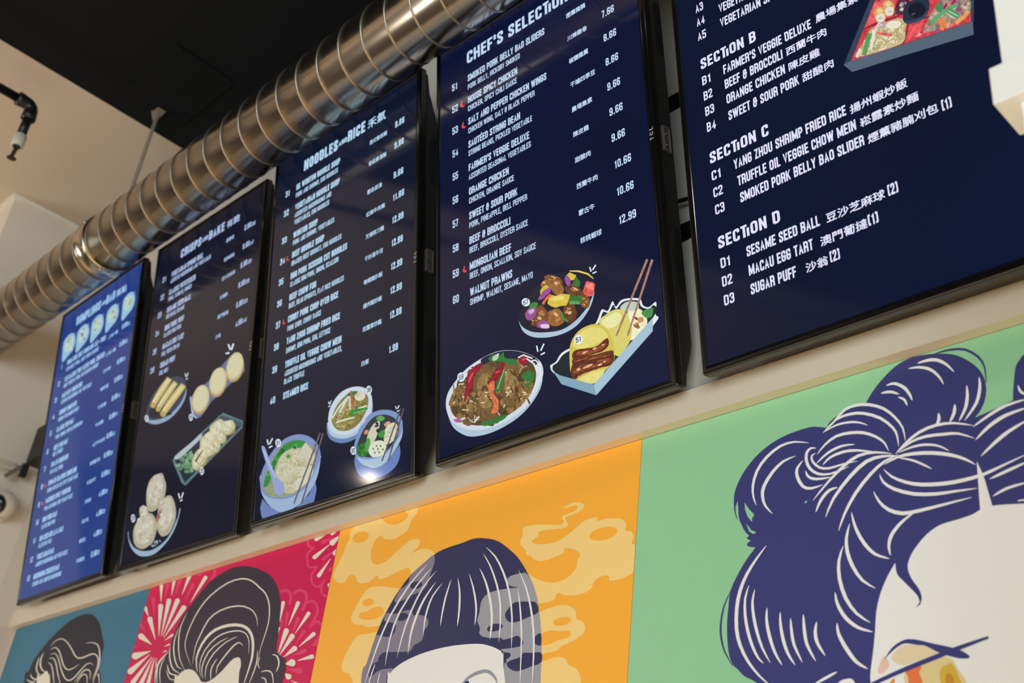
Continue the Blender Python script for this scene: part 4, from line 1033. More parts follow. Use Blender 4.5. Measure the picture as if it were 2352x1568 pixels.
((206,192,84),4,1,[[3372,1245,65,208,199,136,307,3,225,-138,124,-196,61,-269,-48,-204,-228,-127,-207,-132,-294,117,-193,197]]),
((226,214,120),5,1,[[3449,1363,183,170,308,6,208,-135,70,-177,-301,-15,-270,17]]),
((228,216,130),5,1,[[3510,668,241,67,265,-12,96,-43,-225,-151]]),
((92,42,26),6,1,[[3440,1209,105,32,236,-47,200,-25,171,65,72,-4,8,-119,-127,-70,-199,7,-269,23,-187,30],
[3380,897,66,126,188,-2,265,-68,231,-17,149,22,55,-100,-87,-115,-195,16,-133,2,-301,8,-139,-50,-82,66]]),
((108,54,32),5,1,[[3440,1104,198,-22,300,-50,198,-15,178,-37,-25,-108,-196,6,-328,75,-237,11,-100,51]]),
((176,104,66),8,0,[[3484,1030,286,-15,-1,6,-290,30],
[3803,970,264,-14,-2,6,-267,29],
[4100,922,162,6,-2,5,-166,9],
[3439,842,185,6,-2,6,-190,8],
[3660,858,297,-40,-1,6,-299,54],
[3519,740,268,20,-2,6,-274,-6],
[3964,881,260,-13,-1,5,-264,29],
[3544,1181,268,-33,0,5,-272,48],
[3916,1109,231,38,-2,6,-239,-24]]),
((140,72,42),7,1,[[3507,1180,271,-30,200,-30,186,52,12,-57,-202,-47,-335,36]]),
((128,62,36),7,1,[[3454,880,175,59,297,-78,297,4,28,-63,-296,-5,-334,19,-154,-10]]),
((232,180,140),8,1,[[3972,1141,-3,-9,-13,-7,-20,-4,-22,1,-19,5,-9,9,2,9,13,7,21,4,22,-1,18,-5],
[4143,1151,-1,-7,-9,-6,-14,-3,-16,1,-13,4,-7,7,1,8,9,6,14,3,16,-1,13,-5],
[3771,1142,-5,-8,-20,-7,-30,-4,-32,0,-25,4,-11,7,5,8,20,7,30,4,32,0,25,-4],
[3870,879,-11,-11,-37,-11,-54,-7,-56,-1,-44,4,-19,9,10,11,38,11,54,7,56,1,44,-4],
[4071,821,-3,-9,-15,-8,-23,-4,-25,1,-20,4,-10,9,2,9,15,7,24,5,25,-1,20,-5],
[3600,880,-1,-12,-12,-10,-20,-4,-23,1,-20,7,-11,12,1,12,12,10,21,4,23,-1,19,-8],
[4159,844,-2,-7,-11,-7,-17,-3,-18,1,-16,4,-8,7,2,7,11,6,17,4,19,-1,16,-4]]),
((128,164,186),8,0,[[2915,1130,160,-206,794,-417,39,-202,-746,416]]),
((164,192,210),8,0,[[3869,507,1300,783,-21,-232,-1240,-753]]),
  ],
  ('chopstick_picture', 1390): [
((164,122,106),9,0,[[5131,2380,-745,-1152,35,-24,754,1142]]),
  ],
  ('chopstick_picture', 1423): [
((164,122,106),9,0,[[5231,2334,-609,-1179,35,-22,619,1170]]),
  ],
  ('number_badge', 3): [
((225,235,248),12,1,[[3681,1385,-11,-35,-27,-21,-38,-5,-40,13,-36,28,-23,39,-7,40,11,35,28,22,37,5,41,-13,35,-29,24,-38]]),
  ],
  ('mongolian_beef_dish', 0): [
((172,196,214),1,1,[[289,1068,157,-256,324,-230,355,-129,387,-45,380,28,374,97,263,182,193,273,-45,-187,-189,-202,-299,-173,-375,-98,-420,-33,-428,53,-278,131,-242,219]]),
((206,216,226),2,1,[[281,1223,63,167,188,161,290,160,407,90,396,13,384,-92,371,-177,285,-222,88,-201,-45,-188,-180,-233,-262,-182,-375,-103,-379,-28,-387,44,-356,124,-323,220,-144,252]]),
((22,30,56),3,1,[[1228,1786,397,18,384,-88,370,-177,250,-190,-40,-90,-363,171,-452,140,-429,42]]),
((86,66,40),3,1,[[406,1157,208,277,411,184,518,54,536,-137,367,-173,137,-246,-86,-291,-265,-211,-413,-115,-498,-25,-511,166,-322,252]]),
((112,86,50),4,1,[[1417,904,-58,60,-34,74,29,67,75,15,55,-70,29,-69,-36,-50],
[690,1102,-31,-37,-109,36,-63,63,-24,50,52,12,79,-24,96,-50],
[878,575,-69,33,-82,66,38,62,52,41,81,-52,71,-71,-19,-74],
[1237,791,-108,40,-53,88,10,77,83,15,96,-31,61,-81,-36,-58],
[968,1249,-77,14,-62,74,-8,58,28,28,58,12,50,-73,43,-69],
[1130,1063,16,66,95,-3,102,-26,60,-78,-35,-63,-90,-17,-89,55],
[1667,1341,-61,32,17,61,47,30,64,0,38,-55,-6,-57,-43,-39],
[1721,924,-19,64,74,36,105,-17,46,-66,-4,-56,-52,-48,-93,38],
[911,1248,-51,-15,-77,55,-83,68,11,57,75,0,96,-49,54,-77],
[1015,1295,-27,10,-35,33,-1,38,19,15,34,-8,27,-44,13,-44],
[1435,516,42,38,84,-11,85,-26,30,-54,-38,-31,-70,2,-83,25],
[1191,1133,8,36,23,26,44,18,43,-23,14,-36,-39,-25,-44,-10],
[1222,1205,-88,-1,-91,56,-41,81,37,58,90,-8,97,-46,54,-90],
[2280,903,1,69,72,37,102,-18,57,-66,-7,-61,-61,-38,-96,16],
[2404,932,-55,37,-58,59,34,52,75,-6,68,-36,28,-62,-32,-41]]),
((70,52,34),5,1,[[2110,638,15,31,43,-3,34,-20,28,-31,-22,-22,-32,-7,-38,18],
[758,1152,-26,35,46,32,52,17,43,-21,12,-35,-19,-46,-70,-13],
[1174,1523,-54,-1,-83,65,-41,67,-19,61,76,-33,64,-50,50,-61],
[1201,812,-23,48,72,12,71,5,51,-41,-11,-43,-43,-35,-79,13],
[1793,1185,-60,9,-77,21,-56,63,-8,38,46,1,76,-24,66,-63],
[2195,1015,-81,7,-72,69,-19,85,72,31,84,-38,89,-54,-25,-67],
[473,1293,4,50,63,5,69,-20,57,-56,-11,-58,-74,-5,-69,32],
[2034,1160,-41,31,-29,34,1,39,42,-2,38,-13,35,-36,-3,-42],
[1243,968,-39,66,53,38,82,-8,72,-55,1,-61,-30,-51,-86,10],
[1773,565,-28,30,37,18,38,8,31,-22,16,-30,-21,-26,-43,5],
[777,1281,-71,13,-82,50,-33,73,7,62,83,-12,83,-67,21,-68],
[906,828,18,36,65,5,75,-35,14,-49,-26,-31,-60,5,-74,20],
[1517,566,12,46,42,28,58,19,52,-21,7,-42,-36,-44,-74,-6],
[1293,1225,23,23,43,0,49,-22,17,-37,-5,-38,-59,17,-47,20],
[1436,1171,-50,53,-6,65,56,33,85,4,52,-74,4,-73,-56,-54]]),
((138,108,66),4,1,[[1388,575,-57,43,-16,58,6,62,70,8,66,-48,21,-67,-36,-40],
[1018,676,18,28,28,29,56,-20,33,-25,10,-33,-51,-12,-51,8],
[866,1334,-62,25,-50,73,-18,69,31,26,54,-36,39,-53,12,-51],
[1011,954,18,23,45,14,54,-20,38,-25,-24,-20,-41,-11,-61,10],
[1740,728,-56,64,31,55,68,10,84,-20,59,-72,-42,-53,-66,-20],
[2238,1240,-35,-23,-64,20,-49,52,7,48,45,23,66,-35,55,-48],
[758,1068,-11,44,53,38,89,20,55,-39,5,-49,-53,-46,-86,5],
[1598,670,-46,-8,-58,29,-54,50,11,47,57,10,65,-41,38,-49],
[1868,562,-28,46,31,50,69,3,63,-15,30,-52,-38,-53,-74,-6],
[2493,812,-58,10,-46,58,4,52,29,38,61,-32,34,-51,11,-50],
[714,698,-79,9,-66,74,-12,75,52,37,88,-22,51,-77,11,-65],
[1594,1009,-11,41,34,44,73,-8,56,-23,22,-48,-52,-41,-76,4],
[2268,1377,-25,-43,-83,15,-41,63,-29,59,58,14,69,-1,62,-58],
[793,1055,-43,-24,-97,17,-63,61,-25,44,37,19,82,-20,75,-47],
[1096,1134,-24,-31,-58,1,-43,38,-22,35,11,34,55,-12,51,-22]]),
((92,72,44),5,1,[[959,1444,-47,27,-42,38,5,42,46,-3,38,-11,43,-36,-13,-36],
[1730,1231,-57,50,-33,65,5,66,58,-5,47,-31,48,-60,-16,-62],
[1724,1021,14,38,83,-2,93,-43,30,-57,-39,-33,-87,4,-95,44],
[1274,948,-39,31,-13,56,12,50,41,-6,29,-27,17,-45,-16,-36],
[1115,866,-32,54,38,48,76,-15,77,-17,13,-60,-53,-30,-60,-13],
[1580,1209,-65,60,-11,70,31,50,69,18,75,-56,-3,-73,-16,-68],
[2111,1322,-50,3,-62,39,-43,54,-1,42,54,-11,56,-34,52,-54],
[981,744,-33,-73,-120,44,-99,72,13,78,61,45,108,-22,80,-75],
[1212,849,-73,39,-52,64,-4,66,46,35,65,-54,56,-49,6,-66],
[2218,975,-61,-47,-102,43,-102,43,-2,74,48,42,97,2,67,-77],
[2357,1349,-27,25,-23,32,9,28,19,10,29,-8,19,-39,-2,-36],
[862,1400,-63,-13,-97,27,-86,73,-12,64,76,3,93,-26,60,-67],
[884,1551,-15,59,29,62,98,-5,70,-46,19,-62,-43,-53,-92,-4],
[2024,753,-31,-4,-40,43,-25,44,6,31,43,-16,39,-38,34,-47],
[1513,407,-81,20,-79,45,11,60,16,56,80,-28,68,-42,18,-64]]),
((208,196,182),6,0,[[1794,668,23,53,62,18,75,-21,62,-54,16,11,-69,60,-92,25,-75,-21,-27,-58],
[1045,654,10,67,-36,76,-75,66,-93,39,-4,-13,89,-36,68,-60,33,-69,-10,-64],
[1060,603,-55,25,-48,33,-40,39,-29,44,-24,-4,31,-47,45,-45,55,-37,58,-27],
[1090,1039,65,-19,61,-31,53,-39,44,-48,15,7,-46,49,-58,43,-65,33,-68,20],
[1234,1028,61,-20,54,13,21,41,-19,50,-26,0,18,-42,-15,-31,-40,-9,-53,18],
[1564,685,66,-60,41,-68,23,4,-44,72,-69,62],
[1337,1460,-58,47,-32,55,-1,54,-22,7,2,-59,37,-63,61,-51]]),
((176,158,140),7,0,[[2385,1304,-73,10,-66,-12,-47,-35,-22,-50,21,-11,20,48,42,31,59,11,69,-11],
[1793,1452,54,-17,43,-34,23,-43,-5,-41,18,-6,5,44,-27,51,-51,41,-60,19],
[2356,1072,-35,-22,-13,-39,13,-46,35,-41,12,5,-33,38,-11,40,11,33,33,20],
[2192,889,-34,-48,-32,-49,-31,-51,-28,-51,15,-9,28,52,30,50,33,49,34,48],
[858,906,58,5,59,-25,40,-45,4,-48,21,-5,-6,54,-48,55,-72,30,-64,-4],
[1172,617,-63,31,-68,18,-65,5,-57,-10,9,-14,55,9,61,-4,62,-17,60,-30],
[2269,1309,-7,60,40,38,-21,16,-43,-42,7,-66]]),
((112,86,50),7,1,[[1021,1391,103,167,142,85,177,-31,181,-146,-108,-87,-100,-90,-50,-135,80,-290,194,-230,-42,-148,-353,75,-154,225,91,212,-132,188],
[1758,1276,91,235,191,-17,153,-142,-55,-277,-74,-183,79,-196,-170,-73,-191,176],
[814,952,123,146,156,-194,-42,-166,-179,48]]),
((146,116,70),8,1,[[1117,1325,62,100,84,51,107,-18,109,-87,-65,-52,-60,-55,-30,-81,48,-174,118,-140,-25,-90,-214,47,-92,136,54,128,-79,113],
[1824,1235,54,140,114,-10,93,-85,-33,-166,-45,-110,48,-119,-103,-44,-114,107],
[449,1203,100,164,124,38,60,-128,-13,-105,-98,-18],
[2180,990,115,-17,96,-89,-104,-116,-158,-59,39,145],
[838,968,74,87,94,-116,-25,-100,-108,29]]),
((158,126,80),9,0,[[1479,1069,42,-63,-45,-57,9,-7,78,50,-54,82],
[1148,1172,-2,-63,54,-85,11,0,-22,80,-6,58],
[1365,1022,-19,-52,-18,-69,11,-6,48,55,12,58],
[1433,1244,36,-59,-79,-50,8,-9,112,37,-46,85],
[1350,1361,-24,-60,79,-94,10,2,-47,88,17,47],
[1405,1045,-11,-58,27,-79,12,-2,4,70,3,57],
[1448,1120,40,-68,14,-71,11,-3,16,70,-50,77],
[1343,1305,19,-66,34,-79,11,-1,-4,76,-26,67],
[2024,1052,-10,-60,49,-82,10,0,-19,77,3,53],
[1926,1187,25,-59,-34,-60,10,-7,65,52,-34,75],
[2129,1091,1,-53,-43,-60,9,-7,72,46,-6,66],
[2069,1212,6,-60,19,-75,11,-2,11,68,-14,63],
[1961,931,2,-56,-9,-67,10,-6,39,59,-8,63],
[1851,1362,-20,-57,34,-82,11,-1,-3,72,11,53],
[1849,1160,-17,-59,55,-86,10,1,-24,79,9,51],
[1820,1041,41,-68,11,-69,12,-3,17,69,-52,77],
[500,1378,-15,-60,37,-84,12,-1,-4,74,7,57],
[717,1230,15,-65,32,-79,12,-2,0,75,-23,67],
[728,1255,-6,-56,-26,-67,11,-7,59,54,-2,65],
[473,1514,5,-62,7,-75,12,-4,26,66,-13,68],
[623,1118,36,-69,25,-76,12,-2,6,75,-46,75],
[800,1145,-28,-58,52,-87,11,0,-19,77,19,50],
[799,1355,29,-65,0,-71,12,-5,33,66,-41,77],
[484,1466,4,-60,-14,-70,11,-6,49,59,-13,69],
[2347,977,14,-61,20,-73,11,-2,9,69,-22,64],
[2212,928,37,-66,18,-71,11,-2,9,71,-46,73],
[2143,847,16,-58,-20,-63,10,-6,50,56,-24,69],
[2398,821,2,-52,-40,-60,9,-7,69,47,-7,65],
[2319,1048,-9,-56,19,-75,11,-3,10,67,2,56],
[2219,710,33,-57,-70,-50,8,-8,100,39,-41,80],
[2387,1032,-3,-53,-27,-64,10,-6,55,51,-2,63],
[2252,852,26,-58,-42,-57,9,-7,73,48,-35,75],
[882,950,-26,-52,-12,-72,12,-5,43,56,18,56],
[762,822,-24,-52,-14,-71,11,-5,46,56,17,56],
[1058,1050,-14,-60,55,-87,11,1,-23,79,7,53],
[860,822,29,-64,10,-72,12,-3,21,68,-39,73],
[1022,1087,36,-63,-31,-62,11,-7,64,56,-48,80],
[1032,920,32,-62,-28,-63,11,-6,60,56,-43,78],
[788,1150,38,-63,-38,-61,10,-7,72,53,-50,82],
[892,1020,-1,-56,-16,-69,11,-6,48,57,-6,65]]),
((222,206,176),9,1,[[1314,903,-8,-5,-37,8,-41,17,-18,16,22,1,39,-10,34,-16],
[1489,934,-22,5,-31,12,-33,21,-7,12,7,6,43,-19,42,-25],
[1382,1038,9,-9,-31,-17,-29,-5,-29,-2,15,16,23,14,35,13],
[1515,1044,-9,-6,-40,11,-33,16,-20,14,13,5,42,-14,41,-15],
[1408,1074,-12,-5,-41,9,-36,17,-7,11,7,6,39,-7,39,-19],
[2026,953,-6,-14,-34,-14,-37,-8,-16,7,1,13,34,12,28,3],
[1928,920,-11,-5,-41,12,-33,20,-11,12,6,8,44,-17,42,-19],
[1929,908,-1,-12,-24,-15,-29,-15,-23,1,11,17,20,18,29,8],
[1962,1016,3,-10,-42,0,-40,9,-24,11,24,6,33,1,39,-7],
[1886,1334,-2,-10,-40,1,-36,9,-19,10,10,8,39,-3,41,-5],
[790,1433,-4,-9,-47,6,-45,10,-21,14,20,5,41,-5,34,-10],
[753,1197,-6,-12,-33,-11,-35,-8,-12,8,7,11,21,14,35,2],
[540,1149,-2,-12,-19,-18,-33,-11,-13,6,4,13,16,18,30,6],
[693,1453,-15,-5,-31,-3,-41,12,-10,10,11,6,33,1,42,-10],
[902,1307,-21,2,-38,16,-43,25,1,9,5,8,47,-21,40,-25],
[2383,768,-28,-3,-29,-1,-42,9,-6,10,15,5,28,0,31,-8],
[2345,802,-15,-3,-41,13,-37,19,-4,11,6,7,41,-13,28,-18],
[2254,733,-19,-12,-24,-10,-35,-5,-17,7,8,11,29,10,29,1],
[2387,660,-3,-9,-41,4,-33,7,-10,8,3,8,35,1,38,-9],
[2430,953,-9,-8,-38,2,-32,4,-12,8,-3,10,42,-2,30,-5],
[832,1144,-23,-1,-44,12,-45,19,-13,14,15,5,46,-13,38,-18],
[917,879,-22,-4,-37,5,-45,10,-8,11,15,5,35,-3,41,-11],
[831,896,-21,-1,-36,8,-38,17,-27,17,22,3,46,-12,37,-18],
[1013,1007,-8,-5,-40,19,-42,25,-4,12,14,3,43,-20,34,-23],
[933,1142,-11,-7,-31,-2,-42,4,-24,11,20,8,38,0,43,-4]]),
((84,62,34),9,1,[[1472,1197,-14,16,10,47,22,41,23,6,13,-22,-14,-47,-20,-29],
[1259,1121,-16,19,6,53,24,47,24,8,9,-33,-5,-45,-20,-37],
[1526,1236,-35,26,-36,40,-46,56,9,13,26,-12,47,-46,32,-52],
[1281,1145,-13,15,16,43,22,29,22,12,13,-17,-14,-46,-26,-36],
[1462,910,-22,7,-34,55,-35,56,11,11,27,-22,34,-39,21,-47],
[2155,1132,-31,17,-45,46,-39,57,2,21,28,-12,44,-53,31,-45],
[2110,871,-15,24,-15,44,10,35,10,35,19,-27,13,-55,-11,-34],
[2035,877,-27,29,-30,51,-5,39,-5,42,29,-39,24,-41,14,-46],
[2107,1189,-25,28,-23,51,-14,49,12,10,20,-20,23,-41,8,-43],
[2071,1204,-29,15,-40,51,-38,54,0,24,30,-18,42,-49,22,-42],
[724,1117,-23,15,-21,57,-14,57,13,18,25,-22,26,-58,9,-56],
[747,1321,-25,14,-35,48,-27,49,8,12,19,-4,42,-50,16,-45],
[507,1171,-5,26,11,39,30,39,22,-4,15,-15,-20,-46,-28,-28],
[631,1074,-13,39,-9,45,13,39,18,16,18,-19,5,-53,-11,-49],
[613,1391,-16,22,-11,44,4,45,16,12,17,-23,11,-46,-8,-36],
[2162,668,-10,20,4,41,16,39,18,5,13,-17,-4,-45,-18,-40],
[2415,848,-23,16,-36,39,-31,57,18,1,18,-7,35,-42,29,-53],
[2304,873,-27,21,-36,44,-21,51,7,14,20,-6,34,-52,16,-39],
[2183,683,-22,24,-26,39,-13,49,8,20,23,-23,26,-46,14,-50],
[2421,565,-17,3,-27,50,-15,50,6,22,25,-23,24,-48,16,-48],
[880,981,-18,10,2,52,13,35,17,13,11,-24,4,-40,-13,-36],
[937,1102,-21,6,-35,56,-22,50,-2,31,32,-25,32,-52,29,-57],
[1070,987,-17,17,-4,51,11,42,18,25,14,-36,3,-45,-6,-50],
[926,704,-23,20,-32,43,-17,56,9,20,28,-29,27,-46,14,-45],
[1147,682,-34,22,-41,33,-35,45,-6,24,24,-5,50,-50,46,-51]]),
((128,98,56),7,1,[[364,1123,168,274,206,62,99,-212,-22,-175,-163,-30],
[2167,1037,191,-28,159,-147,-172,-194,-262,-98,64,241]]),
((140,22,42),10,1,[[882,1600,184,98,209,3,-91,-137,-140,-13,-71,-131,-108,-278,-90,-59,56,318],
[1488,1342,128,127,154,-47,-42,-107,-149,-80,-163,48],
[1735,1576,86,10,-29,-207,-85,-4],
[2182,1473,122,36,117,-45,-11,-91,-142,-21],
[981,1418,67,163,-28,-266,-143,-170]]),
((212,70,84),11,1,[[991,1481,-38,-43,-37,-26,-23,-2,-6,21,15,40,31,48,39,42,36,26,24,2,5,-21,-15,-40],
[1726,1400,-5,-10,-21,-6,-32,-2,-33,3,-27,8,-13,10,5,9,22,6,31,2,34,-3,27,-8],
[2372,1447,-5,-9,-21,-6,-30,-2,-33,3,-25,7,-12,10,5,9,20,7,31,1,32,-3,26,-7]]),
((212,112,74),10,1,[[1407,1217,149,45,20,-154,-40,-63,66,-107,63,-112,-24,-169,-104,-29,-65,47,65,134,-80,194]]),
((46,118,54),10,1,[[1692,1701,126,42,35,-122,270,-129,-48,-80,-301,152,-340,136,112,87],
[2233,1134,96,59,128,-10,94,-115,-48,-101,-144,57],
[2320,977,183,-25,-105,-47,118,-63,-162,65],
[1205,543,234,1,418,-21,-115,-75,-422,6],
[1767,1333,77,7,-143,-313,-114,48]]),
((150,196,130),11,0,[[1816,1411,-182,-332,21,-12,182,331]]),
((180,205,180),11,1,[[1545,1732,157,27,-42,-108,-117,6]]),
((226,226,228),11,0,[[2181,1505,122,13,211,-133,15,23,-223,139,-141,-11],
[2450,1346,135,-12,96,-141,29,9,-110,154,-157,21],
[2560,1226,116,-86,-10,-193,35,-11,9,204,-131,106],
[439,861,209,-118,168,-15,-9,31,-155,13,-198,113],
[1064,592,119,70,-29,28,-120,-71],
[2511,758,156,241,-33,20,-156,-241],
[2365,1434,174,-154,62,-175,35,0,-68,184,-181,162]]),
((170,90,160),11,1,[[487,801,204,-25,-82,-67]]),
  ],
  ('number_badge', 4): [
((225,235,248),12,1,[[808,1555,-10,-37,-29,-24,-41,-5,-45,13,-41,30,-29,41,-10,43,11,37,29,24,41,5,46,-13,41,-31,28,-40]]),
  ],
  ('sparkle_marks', 5): [
((225,238,250),2,0,[[2603,1618,24,-125,32,-5,-24,125],
[2780,1608,-86,-108,29,-20,85,107],
[2712,1399,102,11,-14,28,-102,-12]]),
  ],
  ('chilli_icon', 19): [
((226,62,76),2,1,[[760,7728,30,-3,-3,-44,26,-41,41,7,-21,-40,-47,1,-47,41,-9,50]]),
((226,120,110),2,0,[[783,7723,-2,46,-19,9,2,-46]]),
  ],
  ('chilli_icon', 20): [
((226,62,76),2,1,[[790,7188,29,-3,-3,-43,26,-40,40,8,-20,-40,-46,1,-47,39,-9,49]]),
((226,120,110),2,0,[[813,7183,-3,45,-18,9,2,-46]]),
  ],
  ('chilli_icon', 21): [
((226,62,76),2,1,[[791,3853,28,-1,-3,-39,25,-34,39,11,-20,-38,-45,-3,-44,31,-9,44]]),
((226,120,110),2,0,[[813,3850,-2,41,-18,6,2,-41]]),
  ],
 }),
 5: dict(o=(-0.9646, -0.0656, 2.4238), u=(0.99999, -0.0034, 0.00253), v=(-0.00308, -0.17364, 0.9848), text=[
  ('num', 'A3', 497, 6558, 656, 6550, 173),
  ('num', 'A4', 495, 6274, 662, 6265, 173),
  ('num', 'A5', 489, 5974, 661, 5967, 173),
  ('num', 'B1', 492, 5066, 668, 5064, 173),
  ('num', 'B2', 494, 4760, 670, 4760, 173),
  ('num', 'B3', 496, 4454, 674, 4455, 173),
  ('num', 'B4', 497, 4145, 678, 4146, 173),
  ('num', 'C1', 499, 3221, 682, 3224, 173),
  ('num', 'C2', 501, 2908, 683, 2911, 173),
  ('num', 'C3', 503, 2595, 684, 2598, 173),
  ('num', 'D1', 510, 1642, 692, 1645, 173),
  ('num', 'D2', 505, 1326, 694, 1329, 173),
  ('num', 'D3', 507, 1005, 697, 1009, 173),
  ('item', 'VEGETARIAN', 959, 6287, 1744, 6248, 177),
  ('item', 'VEGETARIAN SPRiNG', 957, 5990, 2262, 5936, 177),
  ('item', "FARMER'S VEGGIE DELUXE", 924, 5061, 2582, 5040, 177),
  ('item', 'BEEF & BROCCOLI', 924, 4772, 2033, 4769, 177),
  ('item', 'ORANGE CHICKEN', 926, 4478, 2040, 4484, 177),
  ('item', 'SWEET & SOUR PORK', 931, 4159, 2254, 4169, 177),
  ('item', 'YANG ZHOU SHRIMP FRIED RICE', 933, 3236, 2939, 3264, 177),
  ('item', 'TRUFFLE OIL VEGGIE CHOW MEIN', 972, 2919, 3058, 2952, 177),
  ('item', 'SMOKED PORK BELLY BAO SLIDER', 987, 2613, 3145, 2649, 177),
  ('item', 'SESAME SEED BALL', 997, 1660, 2279, 1683, 177),
  ('item', 'MACAU EGG TART', 1000, 1336, 2123, 1356, 177),
  ('item', 'SUGAR PUFF', 999, 1019, 1797, 1033, 177),
  ('item', '(2)', 3371, 1700, 3526, 1703, 177),
  ('item', '(1)', 3015, 1371, 3173, 1374, 177),
  ('item', '(2)', 2361, 1046, 2518, 1049, 177),
  ('item', '(1)', 4330, 2626, 4471, 2628, 177),
  ('head', 'SECTiON B', 494, 5385, 1595, 5360, 210),
  ('head', 'SECTiON C', 497, 3539, 1621, 3553, 210),
  ('head', 'SECTiON D', 501, 1989, 1640, 2009, 210),
  ('cjkhead', '農場集素', 2672, 5080, 3395, 5070, 152),
  ('cjkhead', '西蘭牛肉', 2100, 4778, 2815, 4775, 152),
  ('cjkhead', '陳皮雞', 2110, 4481, 2661, 4483, 152),
  ('cjkhead', '甜酸肉', 2316, 4166, 2855, 4170, 152),
  ('cjkhead', '揚州蝦炒飯', 3004, 3240, 3911, 3253, 152),
  ('cjkhead', '崧露素炒麵', 3125, 2949, 4033, 2963, 152),
  ('cjkhead', '煙薰豬腩刈包', 3206, 2634, 4275, 2651, 152),
  ('cjkhead', '豆沙芝麻球', 2389, 1677, 3321, 1694, 152),
  ('cjkhead', '澳門葡撻', 2246, 1347, 2997, 1360, 152),
  ('cjkhead', '沙翁', 1959, 1027, 2323, 1033, 152),
 ], shapes={
  ('bento_box_picture', 0): [
((52,64,84),1,0,[[3012,4114,569,867,108,163,1355,-837,-5,-227,-60,-317,-1015,183,-825,165]]),
((84,100,118),2,0,[[3012,4114,128,5,825,-166,1001,-179,-23,-208,-1007,209,-806,149]]),
((206,62,72),3,0,[[3139,4115,504,788,109,180,1260,-776,-68,-522,-978,175]]),
((226,92,96),4,0,[[3447,4579,194,314,168,-29,140,-24,-13,-195,-37,-119,-283,25]]),
((226,84,92),4,0,[[4025,4056,67,148,183,-38,-2,-116,-114,-70,-146,1]]),
((30,30,48),5,0,[[3420,4532,193,-17,278,-52,208,-23,-3,17,-207,22,-279,53,-193,16],
[4087,4268,-59,-153,-71,-147,12,-11,71,148,59,152],
[4010,4764,-120,-251,12,-11,120,251],
[4068,4256,331,-72,-2,16,-330,72]]),
((80,40,60),4,1,[[3931,4507,87,210,156,-14,-71,-218]]),
((170,150,160),5,1,[[4011,4593,-5,12,-1,18,14,3,11,-6,11,-14,-8,-16,-11,-10],
[4044,4565,-14,18,4,24,12,12,17,-1,7,-21,0,-20,-9,-20]]),
((120,60,90),6,1,[[4036,4569,2,13,11,3,10,-8,10,-11,-4,-11,-11,-2,-9,6],
[4056,4570,-6,7,2,12,7,3,8,2,4,-10,-1,-12,-7,-5]]),
((200,200,190),5,1,[[4018,4548,2,14,12,6,17,-3,6,-22,-1,-19,-15,-2,-16,7],
[4030,4593,-12,8,-9,21,2,19,8,9,13,-6,5,-24,3,-22]]),
((170,150,160),6,1,[[4022,4634,4,18,19,3,20,-11,7,-21,-9,-12,-13,-9,-21,11],
[4108,4588,-11,-1,-12,12,0,15,4,11,11,-2,13,-10,1,-17]]),
((120,60,90),5,1,[[4109,4597,-15,-4,-19,26,4,24,5,22,19,-12,12,-23,5,-24]]),
((200,200,190),6,1,[[3995,4553,13,9,20,1,15,-22,7,-21,-8,-14,-23,3,-16,22]]),
((206,168,92),6,1,[[3621,4748,42,40,68,-29,38,-79,10,-97,-27,-85,-62,-6,-56,45,-24,95],
[3771,4781,42,39,67,-28,38,-79,9,-97,-27,-84,-62,-6,-55,44,-23,95]]),
((228,206,150),7,1,[[3660,4745,51,2,39,-56,-16,-31,-69,21],
[3810,4777,50,3,38,-56,-15,-31,-69,21]]),
((226,220,204),7,1,[[3633,4639,47,21,67,-32,19,-64,-28,-64,-53,7,-47,47],
[3783,4672,46,21,66,-32,19,-63,-28,-64,-52,7,-47,47]]),
((146,140,138),8,0,[[3677,4572,29,18,-13,-41,43,8,-5,12,-32,-12,13,41,-41,-14],
[3826,4605,29,18,-14,-40,43,8,-5,12,-32,-13,14,41,-41,-14]]),
((198,184,140),5,1,[[3233,4134,63,115,149,138,87,92,249,-24,172,-31,113,-116,-37,-117,-66,-197,-321,32]]),
((224,212,170),6,0,[[3553,4170,19,-45,36,-34,40,-11,30,16,-11,20,-26,-14,-30,8,-26,26,-16,39],
[3915,4197,7,-69,-21,-54,-42,-28,-55,6,2,-15,59,-5,46,30,22,60,-6,72],
[3964,4005,-7,52,-30,50,-44,27,-40,-3,7,-23,34,3,33,-21,23,-37,6,-45],
[3725,4103,31,-27,36,-7,27,19,11,34,-17,12,-8,-30,-20,-13,-27,5,-26,23],
[3934,4166,-38,29,-31,39,-22,46,-12,51,-17,0,13,-54,26,-53,35,-44,41,-31],
[3964,4235,5,-45,-11,-36,-25,-20,-35,-1,5,-18,37,1,30,25,14,42,-5,49],
[3736,4267,16,48,-3,60,-20,60,-17,-3,19,-55,2,-52,-15,-45],
[3311,4181,51,-52,7,12,-50,52],
[3490,4109,-27,25,-19,32,-8,35,3,33,-18,9,-3,-38,11,-43,23,-40,29,-29],
[3340,4168,-43,-30,13,-21,43,30],
[3330,4208,25,20,19,28,11,34,-12,9,-11,-33,-17,-26,-24,-19],
[3963,4304,-12,-51,20,-59,17,4,-18,50,11,43],
[3577,4347,-23,25,-6,30,9,22,24,4,-7,19,-28,-6,-14,-32,10,-43,26,-31],
[4002,4281,-29,-28,-40,6,-37,36,-18,55,-14,-3,21,-60,45,-44,50,-7,33,30],
[3914,4237,29,-59,12,-61,-8,-54,-26,-42,17,-18,27,45,9,63,-13,70,-31,64],
[3864,4024,-27,43,-30,40,-35,35,-36,30,-5,-14,35,-29,32,-33,29,-38,26,-42],
[3629,4393,-4,39,-18,4,4,-39],
[3922,4219,54,2,50,16,-8,21,-49,-15,-53,-2],
